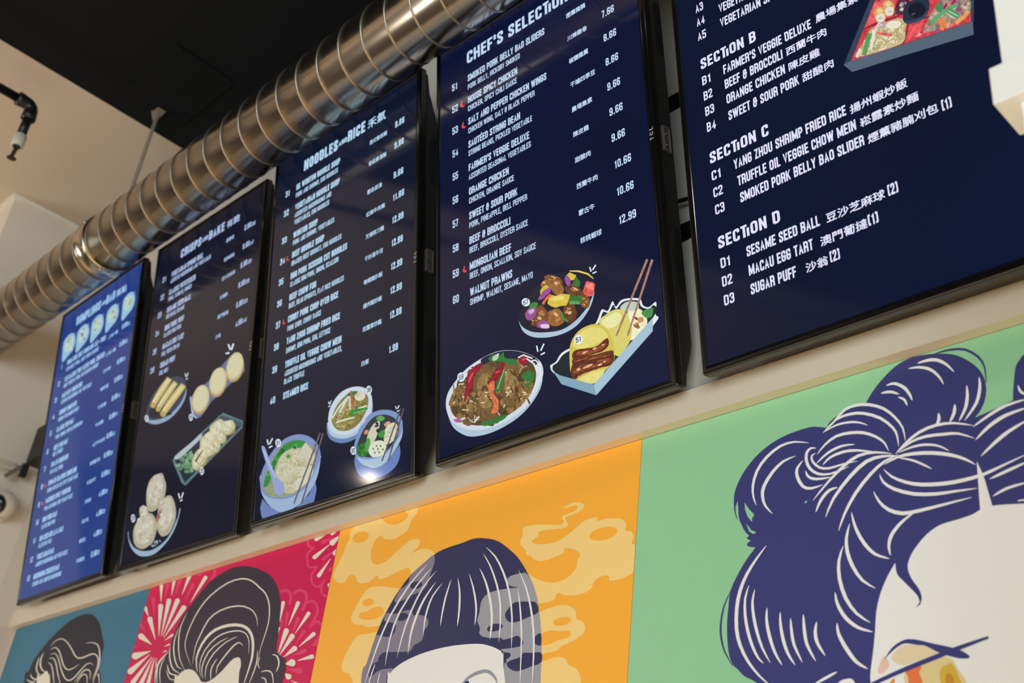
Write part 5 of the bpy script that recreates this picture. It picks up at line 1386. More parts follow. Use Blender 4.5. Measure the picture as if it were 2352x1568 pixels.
[3757,4388,38,-49,20,-56,-1,-53,-22,-42,14,-14,23,45,1,63,-23,65,-40,52],
[3838,4029,21,23,28,-2,29,-27,8,18,-35,31,-40,3,-25,-26],
[3550,4253,26,46,-9,68,-39,59,-9,-8,37,-54,7,-58,-25,-42],
[3978,4178,-43,28,-44,-7,-23,-42,7,-55,18,-3,-6,47,17,32,32,5,38,-25],
[3688,4450,0,-47,-23,-24,-36,6,-34,36,-8,-13,39,-41,47,-7,30,31,1,53],
[4031,4324,-49,45,-54,30,-56,13,-50,-5,7,-24,48,6,50,-12,50,-28,46,-42],
[3614,4207,-8,46,-32,40,-40,14,-28,-18,11,-19,24,16,28,-10,22,-29,7,-38],
[3847,4224,-8,67,-28,68,-45,59,-52,39,-5,-17,50,-37,39,-52,25,-60,8,-64],
[3691,4138,-1,35,13,25,23,11,29,-7,-2,16,-32,7,-28,-13,-16,-30,1,-39],
[3813,4161,2,30,15,15,23,-2,23,-21,7,16,-29,25,-33,3,-22,-22,-3,-36],
[3481,4147,15,-50,13,1,-15,50]]),
((168,150,96),7,0,[[3378,4240,-18,56,-15,-2,18,-55],
[3806,4354,14,29,22,18,28,5,32,-8,-2,20,-35,9,-32,-6,-26,-21,-16,-31],
[3890,4150,12,28,15,26,17,24,19,21,-9,13,-20,-22,-17,-24,-16,-27,-12,-29],
[3885,4285,10,39,28,12,33,-17,25,-41,8,7,-27,44,-42,21,-35,-15,-11,-42],
[3356,4218,6,53,32,26,45,-8,42,-43,8,14,-47,47,-56,11,-39,-33,-7,-58],
[3894,4188,6,-49,22,-49,33,-38,9,13,-29,34,-19,41,-5,45],
[3702,4339,23,-36,21,-37,18,-39,15,-40,13,3,-15,41,-19,41,-22,39,-24,37],
[3914,4404,-10,-66,-9,-66,-8,-66,-8,-66,13,-6,7,66,9,66,9,65,9,66],
[3585,4338,54,-9,52,-24,50,-40,43,-53,7,9,-45,54,-52,42,-56,27,-55,8],
[3939,4058,-24,36,-14,39,-1,39,12,34,-15,11,-13,-36,2,-46,16,-48,26,-39],
[3545,4316,-13,42,-27,39,-33,24,-6,-20,30,-20,21,-30,11,-37],
[3612,4407,48,-49,55,-34,55,-14,51,5,-5,15,-49,-5,-51,13,-51,32,-47,47],
[3508,4108,30,-6,30,-4,30,-3,29,-1,-4,21,-29,1,-29,3,-30,4,-30,5],
[3968,4333,-9,-56,20,-62,14,2,-19,56,9,50],
[3480,4348,5,45,-17,8,-5,-44],
[3685,4074,30,19,9,44,-19,51,-35,33,-7,-13,32,-28,14,-39,-6,-35,-27,-16],
[3558,4153,48,-27,46,9,26,41,-3,58,-15,4,4,-53,-22,-34,-38,-7,-44,25],
[3514,4162,31,27,25,35,20,40,14,45,-17,13,-13,-44,-19,-38,-24,-33,-30,-26],
[3999,4271,2,36,2,35,-12,6,-2,-36,-3,-35],
[3938,4082,22,-51,17,6,-22,51],
[3974,4382,-26,-9,-28,13,-24,32,-9,-11,27,-36,37,-17,30,9],
[4001,4146,27,18,-11,21,-28,-18],
[3715,4396,14,58,-12,8,-15,-57],
[3927,4159,25,-29,7,-34,-12,-25,-28,-5,8,-22,32,7,17,36,-9,49,-29,37],
[3363,4261,-50,9,2,-18,51,-10],
[3598,4393,-10,35,-12,36,-14,-2,12,-35,10,-36],
[3336,4246,-29,15,-2,-21,29,-15],
[3441,4258,12,-71,41,-66,56,-42,57,-7,-4,21,-52,5,-48,36,-34,57,-11,65],
[3513,4376,-49,-14,-54,2,5,-20,56,-1,50,14]]),
((186,170,120),7,0,[[4010,4242,1,-53,19,-6,-1,53],
[3882,4247,13,-54,4,-52,-3,-49,-11,-46,16,-11,12,48,3,52,-5,56,-12,56],
[3921,4121,-34,19,-27,31,-18,39,-5,42,-14,3,6,-46,21,-46,32,-37,37,-21],
[3906,4240,12,-61,14,-62,18,-60,14,2,-17,59,-14,60,-12,60],
[3531,4373,-3,42,0,42,-19,7,1,-43,3,-43],
[3508,4339,43,-26,40,12,15,47,-17,53,-17,-2,16,-45,-11,-34,-29,-9,-36,23],
[3723,4412,-30,-4,-32,15,-28,31,-9,-14,32,-35,39,-19,35,4],
[3655,4267,-13,64,17,48,39,20,52,-16,-1,21,-57,17,-47,-24,-21,-59,13,-70],
[3607,4233,13,31,10,32,8,35,6,35,-17,10,-5,-35,-8,-33,-10,-32,-12,-30],
[3875,4102,-50,23,-50,10,-48,-3,-43,-16,9,-18,41,15,45,3,47,-9,47,-22],
[3643,4227,16,23,26,5,27,-14,24,-29,10,11,-28,33,-36,18,-33,-6,-19,-27],
[3915,4390,32,8,-6,16,-32,-8],
[3921,4014,37,1,-5,21,-38,-1],
[3751,4070,39,-8,33,-36,9,14,-38,41,-45,10],
[3707,4245,49,-11,48,-8,48,-5,47,-2,-4,22,-47,2,-47,5,-48,8,-48,11],
[3979,4387,-28,31,-34,17,-32,-5,-20,-24,13,-17,17,22,24,4,27,-13,24,-28],
[3814,4239,-28,39,-40,19,-35,-10,-16,-34,13,-12,14,30,27,8,31,-15,25,-35],
[3608,4417,26,14,31,2,32,-10,32,-23,4,15,-35,24,-36,12,-35,-2,-28,-15],
[3719,4118,19,25,22,22,24,18,27,16,-10,17,-27,-15,-25,-20,-23,-23,-20,-25],
[3337,4197,4,36,-9,39,-13,1,8,-37,-4,-32],
[3595,4129,-37,39,-21,50,0,48,21,37,-15,15,-23,-41,1,-58,25,-60,40,-44],
[3508,4347,-40,-22,-25,-43,-6,-58,13,-62,12,0,-13,59,5,52,23,40,38,20],
[3444,4110,25,8,26,7,27,5,27,3,-6,17,-27,-3,-27,-5,-27,-7,-25,-9],
[3869,4020,40,9,43,-28,4,15,-48,30,-45,-8],
[3741,4192,58,-6,55,8,49,23,40,36,-12,18,-39,-35,-46,-22,-52,-8,-56,6],
[3789,4039,38,-19,37,-20,2,14,-37,20,-38,19],
[3923,4156,-31,-15,-25,-26,-18,-35,-8,-42,16,-9,7,39,16,32,23,23,30,14],
[3495,4303,33,12,30,21,22,30,15,37,-15,13,-14,-36,-20,-27,-27,-20,-32,-11],
[3620,4406,-40,-33,-44,-25,-48,-17,-52,-9,9,-24,53,10,50,17,45,26,41,34],
[3885,4399,29,-20,30,-18,30,-17,30,-15,2,19,-29,15,-30,16,-29,18,-29,20]]),
((236,228,200),6,0,[[3548,4434,-49,-12,10,-24,48,12],
[3578,4439,11,-43,31,-38,38,-12,26,17,-12,21,-21,-14,-26,8,-21,25,-8,36],
[3368,4156,20,-38,23,-36,11,8,-23,35,-19,37],
[3529,4121,42,-47,49,-30,50,-10,42,13,-7,19,-40,-13,-44,9,-44,27,-39,44],
[3790,4151,30,20,23,34,12,43,1,48,-17,6,0,-45,-11,-38,-20,-30,-29,-19],
[3686,4265,28,-67,54,-44,55,2,29,44,-12,15,-26,-42,-45,-1,-45,36,-24,61],
[3829,4192,-44,-10,-46,18,-42,40,-29,57,-15,-8,32,-62,49,-47,55,-21,48,9],
[3898,4270,10,29,8,32,5,34,2,35,-12,5,-2,-34,-5,-32,-8,-31,-10,-29],
[3862,4072,-51,46,-31,64,-5,67,23,52,-12,12,-25,-57,6,-75,36,-72,53,-50],
[3394,4250,4,44,8,41,-19,12,-8,-43,-4,-45],
[3580,4276,12,-39,30,-31,34,-6,22,20,-10,13,-18,-17,-26,4,-22,23,-10,34],
[3661,4349,15,-49,17,-48,18,-48,20,-47,12,3,-20,47,-18,47,-17,48,-14,48],
[3714,4087,15,44,12,47,11,48,8,50,-18,10,-8,-49,-10,-47,-13,-46,-14,-44],
[3511,4372,-9,-56,-24,-43,-36,-28,-46,-10,6,-19,49,11,39,31,26,47,10,58],
[3854,4247,15,62,-5,71,-15,4,5,-68,-15,-59],
[3569,4164,-51,18,-50,28,-48,36,-46,45,-9,-16,47,-46,52,-39,52,-29,53,-19],
[3769,4274,5,-36,13,-37,22,-33,25,-26,8,15,-23,23,-18,28,-11,31,-4,32],
[3860,4135,51,-49,51,-49,8,16,-51,49,-51,49],
[3457,4206,7,39,13,34,18,30,23,25,-16,20,-23,-26,-19,-33,-14,-37,-9,-40],
[3834,4071,24,-55,14,5,-24,55],
[3580,4163,-3,34,0,34,3,31,7,31,-17,11,-7,-32,-3,-34,0,-35,3,-36],
[3698,4405,-29,21,-32,13,-31,4,-29,-4,8,-23,26,4,27,-4,28,-11,28,-19],
[3711,4057,-4,50,-20,51,-33,45,-39,29,-5,-15,37,-27,28,-38,18,-45,3,-46],
[3447,4160,43,4,41,12,37,19,33,25,-10,16,-32,-25,-36,-18,-39,-11,-42,-5],
[3557,4413,37,9,38,8,37,7,37,8,-8,23,-37,-8,-38,-7,-37,-8,-37,-9],
[3759,4237,-12,-66,27,-77,55,-55,59,-12,-2,21,-54,11,-45,45,-21,63,11,59]]),
((92,152,92),9,0,[[3388,4068,70,161,70,161,-65,58,-70,-162,-71,-161]]),
((228,226,214),9,0,[[3562,4445,-65,-184,-44,-115,34,-28,45,115,65,184]]),
((222,214,206),9,0,[[3259,4100,73,120,-39,40,-73,-120]]),
((214,96,96),9,0,[[3598,4336,112,-84,111,-84,13,41,-111,83,-113,85]]),
((186,160,190),9,0,[[3749,4488,-83,-72,31,-47,83,72]]),
((214,206,214),9,0,[[3610,4424,57,61,29,-56,21,18,-59,75,-71,-66]]),
((232,226,200),9,1,[[3766,4363,47,73,133,-58,39,-82,-92,-26]]),
((36,46,68),8,1,[[4019,4355,44,154,93,84,150,-31,109,-66,25,-94,-35,-117,-72,-75,-153,2,-121,51]]),
((52,66,92),9,1,[[4019,4355,47,-47,137,-57,204,43,-75,-93,-153,6,-121,54]]),
((16,22,36),10,1,[[4369,4371,-8,-68,-39,-43,-60,-9,-66,29,-53,59,-26,73,8,68,40,44,61,9,65,-30,53,-59]]),
((70,84,110),11,1,[[4219,4358,-2,-7,-11,-6,-16,-3,-17,1,-14,4,-6,7,3,7,10,6,17,3,17,-1,13,-4]]),
((156,140,120),5,1,[[4279,3988,73,133,107,132,116,88,162,-21,244,-186,-13,-164,-97,-95,-225,17,-162,17]]),
((186,176,150),6,1,[[4587,3884,2,33,28,15,27,-1,24,-15,5,-31,-29,-17,-31,-4],
[4472,4096,-20,-10,-26,26,-16,30,-4,32,24,2,25,-22,11,-28],
[4775,3968,-11,21,-2,31,17,17,17,-10,12,-18,-3,-25,-12,-17],
[4800,4121,5,29,13,24,27,-12,22,-24,-3,-31,-17,-19,-28,3],
[4799,3999,2,25,12,15,19,0,14,-17,0,-21,-9,-15,-19,-4],
[4484,4065,-19,0,-23,23,-7,30,6,19,17,2,17,-24,17,-29],
[4615,4193,4,28,32,-14,29,-20,3,-29,-11,-20,-28,0,-34,25],
[4526,4172,-15,5,-8,21,1,22,15,2,14,-10,10,-19,-4,-18],
[4579,3995,-18,4,-22,21,-6,29,2,19,16,5,21,-27,7,-28],
[4534,4262,-12,32,13,22,18,14,23,-17,16,-30,-14,-23,-20,-12],
[4464,4177,0,23,27,11,28,9,11,-19,1,-20,-20,-19,-31,-2],
[4911,4001,-13,28,1,29,14,18,21,8,12,-30,7,-35,-19,-23]]),
((130,110,100),7,1,[[4460,3976,6,29,38,-8,25,-36,18,-35,-21,-17,-36,2,-25,37],
[4797,4035,-3,25,9,21,16,22,20,-9,-1,-27,-4,-25,-18,-14],
[4672,4041,-10,38,5,39,23,20,28,6,13,-38,-12,-37,-19,-23],
[4858,4039,-24,-14,-28,7,-23,30,-6,36,22,15,28,-4,21,-32],
[4614,4235,-21,26,-22,39,-1,47,16,9,21,-6,20,-48,-1,-43],
[4806,4123,9,19,16,16,26,-11,15,-24,-9,-21,-19,-8,-22,9],
[4355,4085,-4,15,18,5,19,2,5,-15,-2,-12,-11,-10,-17,4],
[4359,4053,-19,40,19,30,26,7,27,-16,18,-36,-15,-31,-25,-14],
[4789,3996,-7,11,-2,20,8,13,9,4,7,-12,-2,-18,-3,-21],
[4748,3867,-32,8,-30,8,-13,40,7,27,20,12,26,-22,17,-32],
[4597,4227,-15,0,-19,22,-10,32,10,13,15,3,17,-29,13,-30],
[4467,3927,-3,15,16,7,14,-4,16,-7,-2,-16,-16,-6,-17,-1]]),
((206,196,170),6,1,[[4747,4095,-11,22,-10,22,9,17,18,2,11,-22,6,-19,-9,-11],
[4568,3933,-25,18,-12,39,5,34,20,14,30,-10,14,-49,-3,-45],
[4685,3995,-10,23,8,30,15,18,17,-1,9,-22,-5,-29,-16,-12],
[4795,4075,-17,5,-13,23,-8,21,3,15,14,-1,15,-19,8,-23],
[4829,4107,4,20,14,7,18,-4,16,-20,-9,-20,-13,-10,-16,10],
[4972,4055,-11,2,-11,11,-7,18,5,9,10,2,13,-12,4,-18],
[4774,4108,-7,-7,-21,11,-15,25,-1,15,11,4,20,-12,19,-25],
[4848,3885,-6,-7,-17,2,-19,16,-1,15,11,4,16,-1,19,-16],
[4700,4211,-8,-3,-14,7,-11,12,-8,16,11,3,15,-7,10,-15],
[4593,4091,-17,-9,-29,22,-16,36,-1,28,23,-3,26,-16,20,-36],
[4895,4027,-14,18,-4,31,16,17,21,3,16,-25,-2,-33,-16,-14]]),
((150,90,120),7,1,[[4770,4044,11,33,19,24,37,4,19,-30,-3,-31,-23,-19,-34,-7],
[4295,4009,4,18,14,5,14,-6,14,-14,-5,-17,-11,-10,-17,8],
[4871,3923,-21,5,-16,38,-12,36,6,29,24,-15,24,-33,-1,-35],
[4830,4131,-14,16,2,35,15,28,17,-8,12,-19,-5,-30,-10,-27],
[4731,4245,-19,18,-15,36,8,37,23,6,19,-28,8,-33,-5,-31],
[4518,4206,-6,20,15,13,21,2,15,-20,-4,-21,-11,-16,-22,0],
[4447,3886,0,34,7,29,24,4,22,-11,19,-29,-17,-31,-27,-4],
[4752,4159,-14,36,16,32,27,18,22,-29,6,-28,-8,-27,-22,-17],
[4785,3862,-14,19,8,27,11,16,16,6,8,-23,1,-27,-14,-16],
[4909,4059,-8,20,7,29,15,16,14,-4,7,-17,-2,-29,-17,-13],
[4799,4054,10,12,15,1,17,-7,7,-18,-1,-20,-21,-2,-21,13]]),
((96,166,110),8,0,[[4418,4046,200,64,196,8,-15,70,-202,-7,-206,-65]]),
((70,140,84),8,0,[[4493,4283,72,-120,68,54,-71,120]]),
((86,150,96),8,0,[[4632,4124,145,-201,53,60,-145,201]]),
((196,222,196),8,0,[[4667,4123,119,-163,7,9,-118,163],
[4631,4106,105,-151,8,9,-105,151]]),
((226,130,84),8,0,[[4521,4049,44,-56,-61,-80,51,-60,71,112,-59,119]]),
((214,110,120),8,0,[[4652,3848,118,26,100,17,-15,54,-101,-17,-119,-27]]),
((226,168,86),8,0,[[4750,3838,121,36,87,66,-30,51,-81,-63,-117,-33]]),
((226,126,70),8,0,[[4490,4008,112,-123,29,48,-111,123]]),
((176,30,70),10,1,[[4685,4258,3,-17,-6,-22,-15,-21,-20,-15,-18,-5,-13,6,-3,17,6,22,15,21,20,15,18,5],
[4809,4246,1,-16,-9,-19,-19,-17,-22,-9,-19,-1,-13,10,-1,16,10,19,19,16,22,10,19,0]]),
((222,200,204),9,0,[[4223,3948,2,28,-2,29,-15,3,2,-27,-2,-27],
[4196,3999,-9,-21,-20,-5,5,-14,23,7,11,24],
[4358,3989,-16,8,-13,14,-5,-9,15,-16,18,-8],
[4234,3962,20,-7,0,17,-20,7]]),
((200,120,140),10,0,[[4332,3970,22,-1,-3,18,-22,1],
[4319,4005,-14,-7,-13,-10,-11,-13,-8,-15,14,-15,8,14,9,11,11,9,13,6],
[4348,3962,15,-1,-2,14,-15,1]]),
  ],
 }),
}
PRINTS = {  # hair navy paler on the right panels: sheen mixed into the ink colour
 'blue': {
  'printed_hair': [
((30,30,46),1,1,[[-31727,19265,-1981,2848,83,329,88,273,301,282,390,254,579,274,577,158,510,39,411,-26,396,-117,391,-221,257,-214,218,-235,212,-216,77,-227,3,-201,72,-236,176,-188,227,-302,1513,-2446]]),
  ],
  'printed_hair_strands': [
((236,228,214),3,0,[[-32645,23020,96,61,139,62,172,22,187,-9,179,-46,189,-75,204,-102,200,-113,175,-115,168,-107,166,-88,181,-63,193,-19,187,6,185,18,169,15,131,-3,107,-22,121,-56,104,-75,57,-86,27,-91,4,-84,-13,-86,-27,-108,-23,-87,9,-2,37,83,38,106,21,84,3,84,-22,93,-57,92,-115,87,-146,68,-145,32,-152,5,-176,-14,-183,-18,-177,-5,-160,14,-141,51,-151,79,-164,104,-180,117,-208,116,-215,105,-208,80,-206,50,-202,7,-176,-27,-131,-69,-81,-67],
[-30384,22838,168,-15,203,-23,171,-36,145,-48,105,-59,88,-74,78,-89,66,-98,58,-106,43,-104,20,-87,0,-84,-28,-95,-26,-100,21,-114,32,-90,8,-2,-10,86,-7,110,35,96,37,93,5,86,-16,89,-41,105,-59,109,-68,101,-85,93,-100,82,-130,70,-169,52,-183,34,-205,18,-160,4],
[-32574,22917,102,17,125,11,106,-17,111,-40,142,-81,144,-101,119,-103,124,-107,156,-117,166,-103,162,-65,164,-33,164,5,150,26,137,39,94,36,-8,4,-112,-27,-146,-32,-151,-20,-150,-2,-126,28,-129,54,-152,96,-150,113,-122,105,-124,105,-155,106,-160,89,-147,49,-133,15,-125,-18,-84,-27],
[-32505,22769,120,12,147,-3,127,-43,139,-76,146,-114,151,-130,146,-124,152,-120,172,-119,180,-100,178,-61,173,-23,152,25,133,53,111,75,105,79,114,70,115,50,116,15,110,-9,117,-43,95,-45,5,1,-87,50,-129,52,-135,16,-135,-13,-126,-51,-121,-69,-109,-78,-112,-72,-128,-49,-131,-22,-128,17,-141,49,-164,92,-168,114,-151,118,-148,122,-156,131,-157,118,-159,83,-161,49,-156,-2,-110,-20],
[-32499,22660,132,-4,149,-20,131,-68,132,-93,103,-96,104,-106,129,-115,143,-123,183,-149,153,-118,8,0,-128,119,-167,148,-133,122,-122,114,-102,106,-108,99,-147,100,-168,79,-177,19,-121,-10],
[-32495,22552,113,-32,129,-47,106,-75,105,-94,92,-92,100,-108,150,-160,133,-135,9,0,-101,132,-132,160,-92,107,-91,94,-112,97,-129,86,-160,50,-120,20],
[-32985,22890,-61,-64,-36,-94,28,-102,76,-104,129,-97,161,-82,182,-49,136,-20,0,4,-130,37,-150,48,-124,70,-109,85,-72,94,-40,97,10,96,12,77],
[-33198,22788,-26,-86,-3,-111,21,-87,60,-84,128,-89,149,-72,137,-33,90,-6,-2,5,-88,22,-103,31,-117,62,-108,77,-55,73,-32,85,-19,114,-20,97],
[-30398,21783,118,78,134,94,92,65,89,41,119,5,108,-16,72,-32,66,-56,58,-96,45,-84,8,-2,-18,82,-44,96,-70,67,-107,50,-146,23,-142,-8,-95,-47,-84,-70,-120,-99,-91,-88],
[-30222,21709,51,87,68,96,97,46,101,13,78,-13,86,-49,96,-125,80,-117,8,-1,-49,114,-84,128,-112,69,-135,26,-122,-18,-99,-53,-54,-104,-18,-97],
[-33565,22191,61,-27,93,-34,97,-29,93,-22,93,-16,85,-5,61,12,36,23,12,20,-9,4,-45,-7,-50,-13,-50,-5,-60,7,-77,13,-80,16,-89,23,-95,27,-72,16],
[-33441,22335,33,-34,64,-48,82,-45,95,-36,104,-29,103,-17,91,1,74,14,41,15,-7,4,-67,1,-82,-5,-75,3,-74,15,-84,24,-76,26,-75,36,-75,44,-64,31],
[-29182,21581,61,113,50,126,-13,71,-60,20,79,-75,97,-108,63,-99,48,-78,7,-1,-21,75,-50,100,-92,110,-82,79,-47,-13,21,-69,-36,-129,-32,-120]]),
  ],
  'printed_face': [
((236,228,214),2,1,[[-30977,19236,-1840,2790,89,169,219,84,153,30,204,-143,243,-228,2042,-2744]]),
  ],
 },
 'pink': {
  'firework_pattern': [
((236,228,214),2,0,[[-26487,22447,-468,591,-52,36,-71,27,-72,10,-52,-9,-19,-27,20,-36,699,-592],
[-26360,22512,-197,779,-30,36,-58,32,-69,21,-63,3,-39,-16,-4,-29,443,-823],
[-26246,22497,39,870,-19,33,-48,33,-63,24,-63,8,-44,-10,-15,-25,196,-929],
[-26161,22486,388,810,-8,31,-38,34,-59,27,-63,13,-51,-4,-25,-20,-161,-886],
[-26082,22434,717,618,5,29,-29,35,-54,31,-65,19,-58,2,-37,-15,-496,-712],
[-25998,22369,349,66,14,10,-3,16,-19,16,-29,14,-33,6,-26,-2,-266,-118],
[-26594,22340,-642,346,-87,27,-80,5,-53,-17,-11,-35,33,-43,70,-40,763,-248],
[-26575,22189,-849,52,-66,-17,-21,-37,32,-48,75,-45,97,-31,93,-8,649,125],
[-26588,22109,-904,-270,-26,-28,18,-38,55,-39,79,-28,80,-11,62,10,651,396],
[-26444,22038,-738,-515,-8,-27,27,-31,53,-28,65,-17,60,-1,38,14,520,598],
[-26372,22002,-390,-604,6,-29,37,-31,58,-23,64,-11,52,5,27,19,163,669],
[-26288,21992,-84,-648,14,-25,39,-25,52,-17,52,-4,37,8,14,20,-106,687],
[-26203,21982,133,-438,12,-13,22,-12,26,-7,24,0,15,7,2,11,-217,449],
[-25946,22215,243,5,14,5,3,10,-9,12,-19,11,-23,7,-22,1,-197,-43],
[-25956,22083,170,-8,14,3,5,9,-7,10,-15,10,-20,6,-20,2,-137,-24],
[-26732,23431,-132,454,-25,27,-44,25,-52,15,-45,2,-28,-13,-1,-22,309,-485],
[-26264,23518,9,381,-15,25,-36,24,-47,17,-44,5,-31,-7,-8,-19,154,-422],
[-25732,23456,217,426,-7,25,-29,26,-45,21,-48,11,-38,-3,-19,-15,-48,-485],
[-25214,23185,509,516,2,23,-23,27,-42,24,-49,15,-43,2,-26,-13,-345,-587],
[-27184,23117,-221,265,-40,25,-52,18,-50,5,-34,-9,-9,-20,19,-26,372,-259],
[-21101,22171,40,392,-11,22,-27,21,-37,15,-36,3,-25,-8,-9,-17,88,-424],
[-20734,22041,249,422,-2,22,-21,23,-35,19,-39,8,-33,-3,-17,-14,-118,-472],
[-20424,21824,406,345,5,19,-15,23,-30,20,-37,13,-35,0,-23,-10,-286,-403],
[-20910,21450,228,447,-7,29,-32,30,-48,23,-53,10,-43,-7,-20,-21,-41,-506],
[-20840,21424,411,315,7,26,-20,31,-42,27,-51,15,-49,1,-31,-15,-240,-394],
[-20187,21521,494,169,16,16,-5,23,-23,23,-36,17,-39,6,-32,-5,-387,-241],
[-20670,21363,409,91,22,20,-5,28,-29,30,-46,22,-51,10,-42,-7,-270,-186],
[-20136,21232,520,-17,30,8,13,18,-8,24,-27,23,-39,16,-41,4,-455,-67],
[-20567,21208,292,-76,57,10,28,30,-9,40,-43,40,-67,30,-71,11,-193,-76],
[-20501,21011,100,-115,57,-19,56,-3,41,13,14,28,-16,33,-43,30,-201,38],
[-20230,20843,454,-179,26,-5,22,2,12,10,0,14,-13,14,-22,12,-475,139],
[-21071,21885,27,132,-7,14,-17,12,-22,8,-22,2,-15,-5,-5,-10,44,-149],
[-19817,23661,-540,-162,-17,-17,5,-24,25,-27,39,-20,42,-9,33,4,426,245],
[-19685,23318,-375,-285,-5,-20,14,-24,29,-21,38,-14,36,-2,23,10,254,348],
[-19462,23809,-361,-76,-20,-23,8,-33,34,-35,51,-27,53,-12,43,7,204,190],
[-19493,23532,-155,-88,-3,-22,17,-26,34,-23,40,-14,36,0,22,12,23,154],
[-19479,22816,-123,-76,-2,-17,14,-20,26,-18,31,-9,29,0,17,10,22,123],
[-19984,23929,-435,-2,-26,-11,-5,-22,16,-28,34,-25,42,-16,40,-2,344,96],
[-19612,23925,-245,7,-20,-9,-4,-18,13,-21,26,-20,33,-12,30,-2,177,65]]),
((226,62,112),1,0,[[-26852,23033,-226,527,-36,33,-58,29,-65,16,-54,-1,-30,-18,4,-30,448,-554],
[-26560,23413,32,506,-17,27,-41,28,-52,20,-52,7,-36,-8,-11,-21,159,-555],
[-26092,23441,146,391,-11,27,-34,28,-50,22,-52,9,-39,-5,-17,-18,39,-449],
[-25539,23274,311,323,-1,26,-28,29,-46,25,-54,14,-46,0,-25,-14,-128,-396],
[-27106,22706,-396,304,-47,22,-53,12,-44,-1,-23,-15,3,-23,30,-27,517,-275],
[-27321,22360,-221,73,-34,3,-24,-5,-8,-13,11,-18,27,-16,35,-12,215,-21],
[-25993,22518,182,295,-2,14,-18,16,-27,13,-30,6,-24,-1,-13,-10,-86,-327],
[-24548,23941,23,-33,32,-44,21,-41,9,-34,2,-34,-9,-26,-31,-23,-46,-20,-35,-14,99,-62,36,15,51,23,40,30,15,39,-2,42,-11,43,-26,49,-34,48,-24,33],
[-25303,23898,54,-23,80,-31,87,-22,53,17,16,29,8,20,-100,37,-8,-18,-11,-22,-4,-6,-29,10,-67,27,-52,21],
[-20833,21899,18,401,-10,20,-26,19,-33,12,-32,3,-23,-8,-7,-16,97,-428],
[-20555,21737,181,384,-3,20,-22,21,-32,16,-36,7,-29,-4,-14,-15,-61,-424],
[-20334,21571,272,223,4,19,-15,22,-31,20,-37,11,-34,0,-23,-12,-151,-277],
[-20372,21351,451,14,29,12,8,22,-15,26,-34,23,-44,15,-42,2,-362,-105],
[-20447,21088,476,-131,51,0,35,15,9,27,-19,31,-42,28,-54,17,-457,22],
[-20999,21965,1,211,-8,13,-18,13,-22,7,-21,1,-15,-5,-4,-11,71,-226],
[-21306,22812,75,14,86,4,79,-28,73,-42,40,-51,24,-62,6,-73,-3,-59,109,-30,4,61,-7,80,-30,76,-64,78,-116,69,-138,46,-127,-1,-85,-16],
[-20779,22703,91,25,108,15,93,-22,83,-41,50,-48,29,-73,-19,-133,-32,-116,105,-35,32,118,20,140,-38,98,-84,80,-130,64,-150,34,-138,-17,-98,-27],
[-20222,22422,95,8,102,-3,71,-36,69,-61,51,-73,13,-90,-80,-137,-90,-118,97,-42,90,119,83,144,-13,112,-64,94,-96,83,-134,63,-145,9,-106,-9],
[-19903,21874,78,44,93,33,69,-14,66,-39,61,-84,16,-101,-106,-112,-119,-92,87,-47,122,94,113,123,-17,125,-79,110,-121,72,-143,26,-121,-39,-84,-47],
[-19669,21457,31,8,37,8,3,4,8,-11,28,-35,21,-28,88,5,-22,28,-34,43,-61,44,-79,9,-53,-10,-32,-8],
[-19674,23798,-465,6,-27,-10,-7,-22,14,-26,32,-25,42,-17,39,-3,381,87],
[-19538,23511,-455,-122,-15,-14,3,-21,21,-23,32,-18,35,-8,29,3,362,194],
[-19503,23166,-185,-81,-7,-14,8,-19,21,-17,29,-12,28,-4,20,7,100,131],
[-20706,23954,-9,-24,-10,-36,5,-44,29,-48,46,-48,64,-46,81,-32,79,-19,53,-11,-13,55,-51,11,-67,16,-47,18,-31,23,-31,35,-20,30,-3,28,10,31,8,22],
[-20406,23702,-104,-24,-107,-53,-11,-100,36,-108,62,-103,121,-93,182,-29,142,-3,-39,57,-134,3,-134,18,-60,53,-51,86,-32,95,7,80,89,42,96,22],
[-20143,23242,-81,-56,-78,-83,-2,-103,51,-106,118,-98,147,-69,127,1,91,35,53,51,28,45,-84,38,-26,-43,-45,-44,-73,-28,-74,-4,-94,46,-90,74,-39,84,1,85,70,74,78,53],
[-19838,22759,-2,-29,-2,-44,14,-48,36,-48,50,-47,62,-42,77,-29,73,-16,48,-10,-9,51,-47,9,-61,14,-46,17,-37,25,-37,36,-26,33,-9,35,2,38,2,28]]),
  ],
  'printed_hair': [
((52,44,62),3,1,[[-24715,18997,-1265,2362,-116,188,-20,186,119,172,204,109,147,115,-5,214,77,258,158,302,323,280,294,227,307,197,434,119,453,59,485,-43,509,-132,273,-104,396,-172,334,-245,227,-253,140,-267,91,-316,74,-308,34,-269,68,-153,176,-122,172,-62,74,-94,55,-232,-29,-187,68,-343]]),
  ],
  'printed_hair_strands': [
((236,228,214),5,0,[[-24369,21622,-29,177,-22,209,25,124,59,120,91,185,131,172,181,94,221,53,265,26,274,-1,244,-23,227,-44,220,-70,188,-84,134,-98,99,-102,70,-105,44,-80,7,-1,-31,79,-62,107,-97,107,-140,106,-200,93,-232,75,-240,49,-255,24,-282,2,-274,-27,-229,-56,-186,-99,-130,-178,-87,-188,-53,-123,-17,-129,33,-213,45,-180],
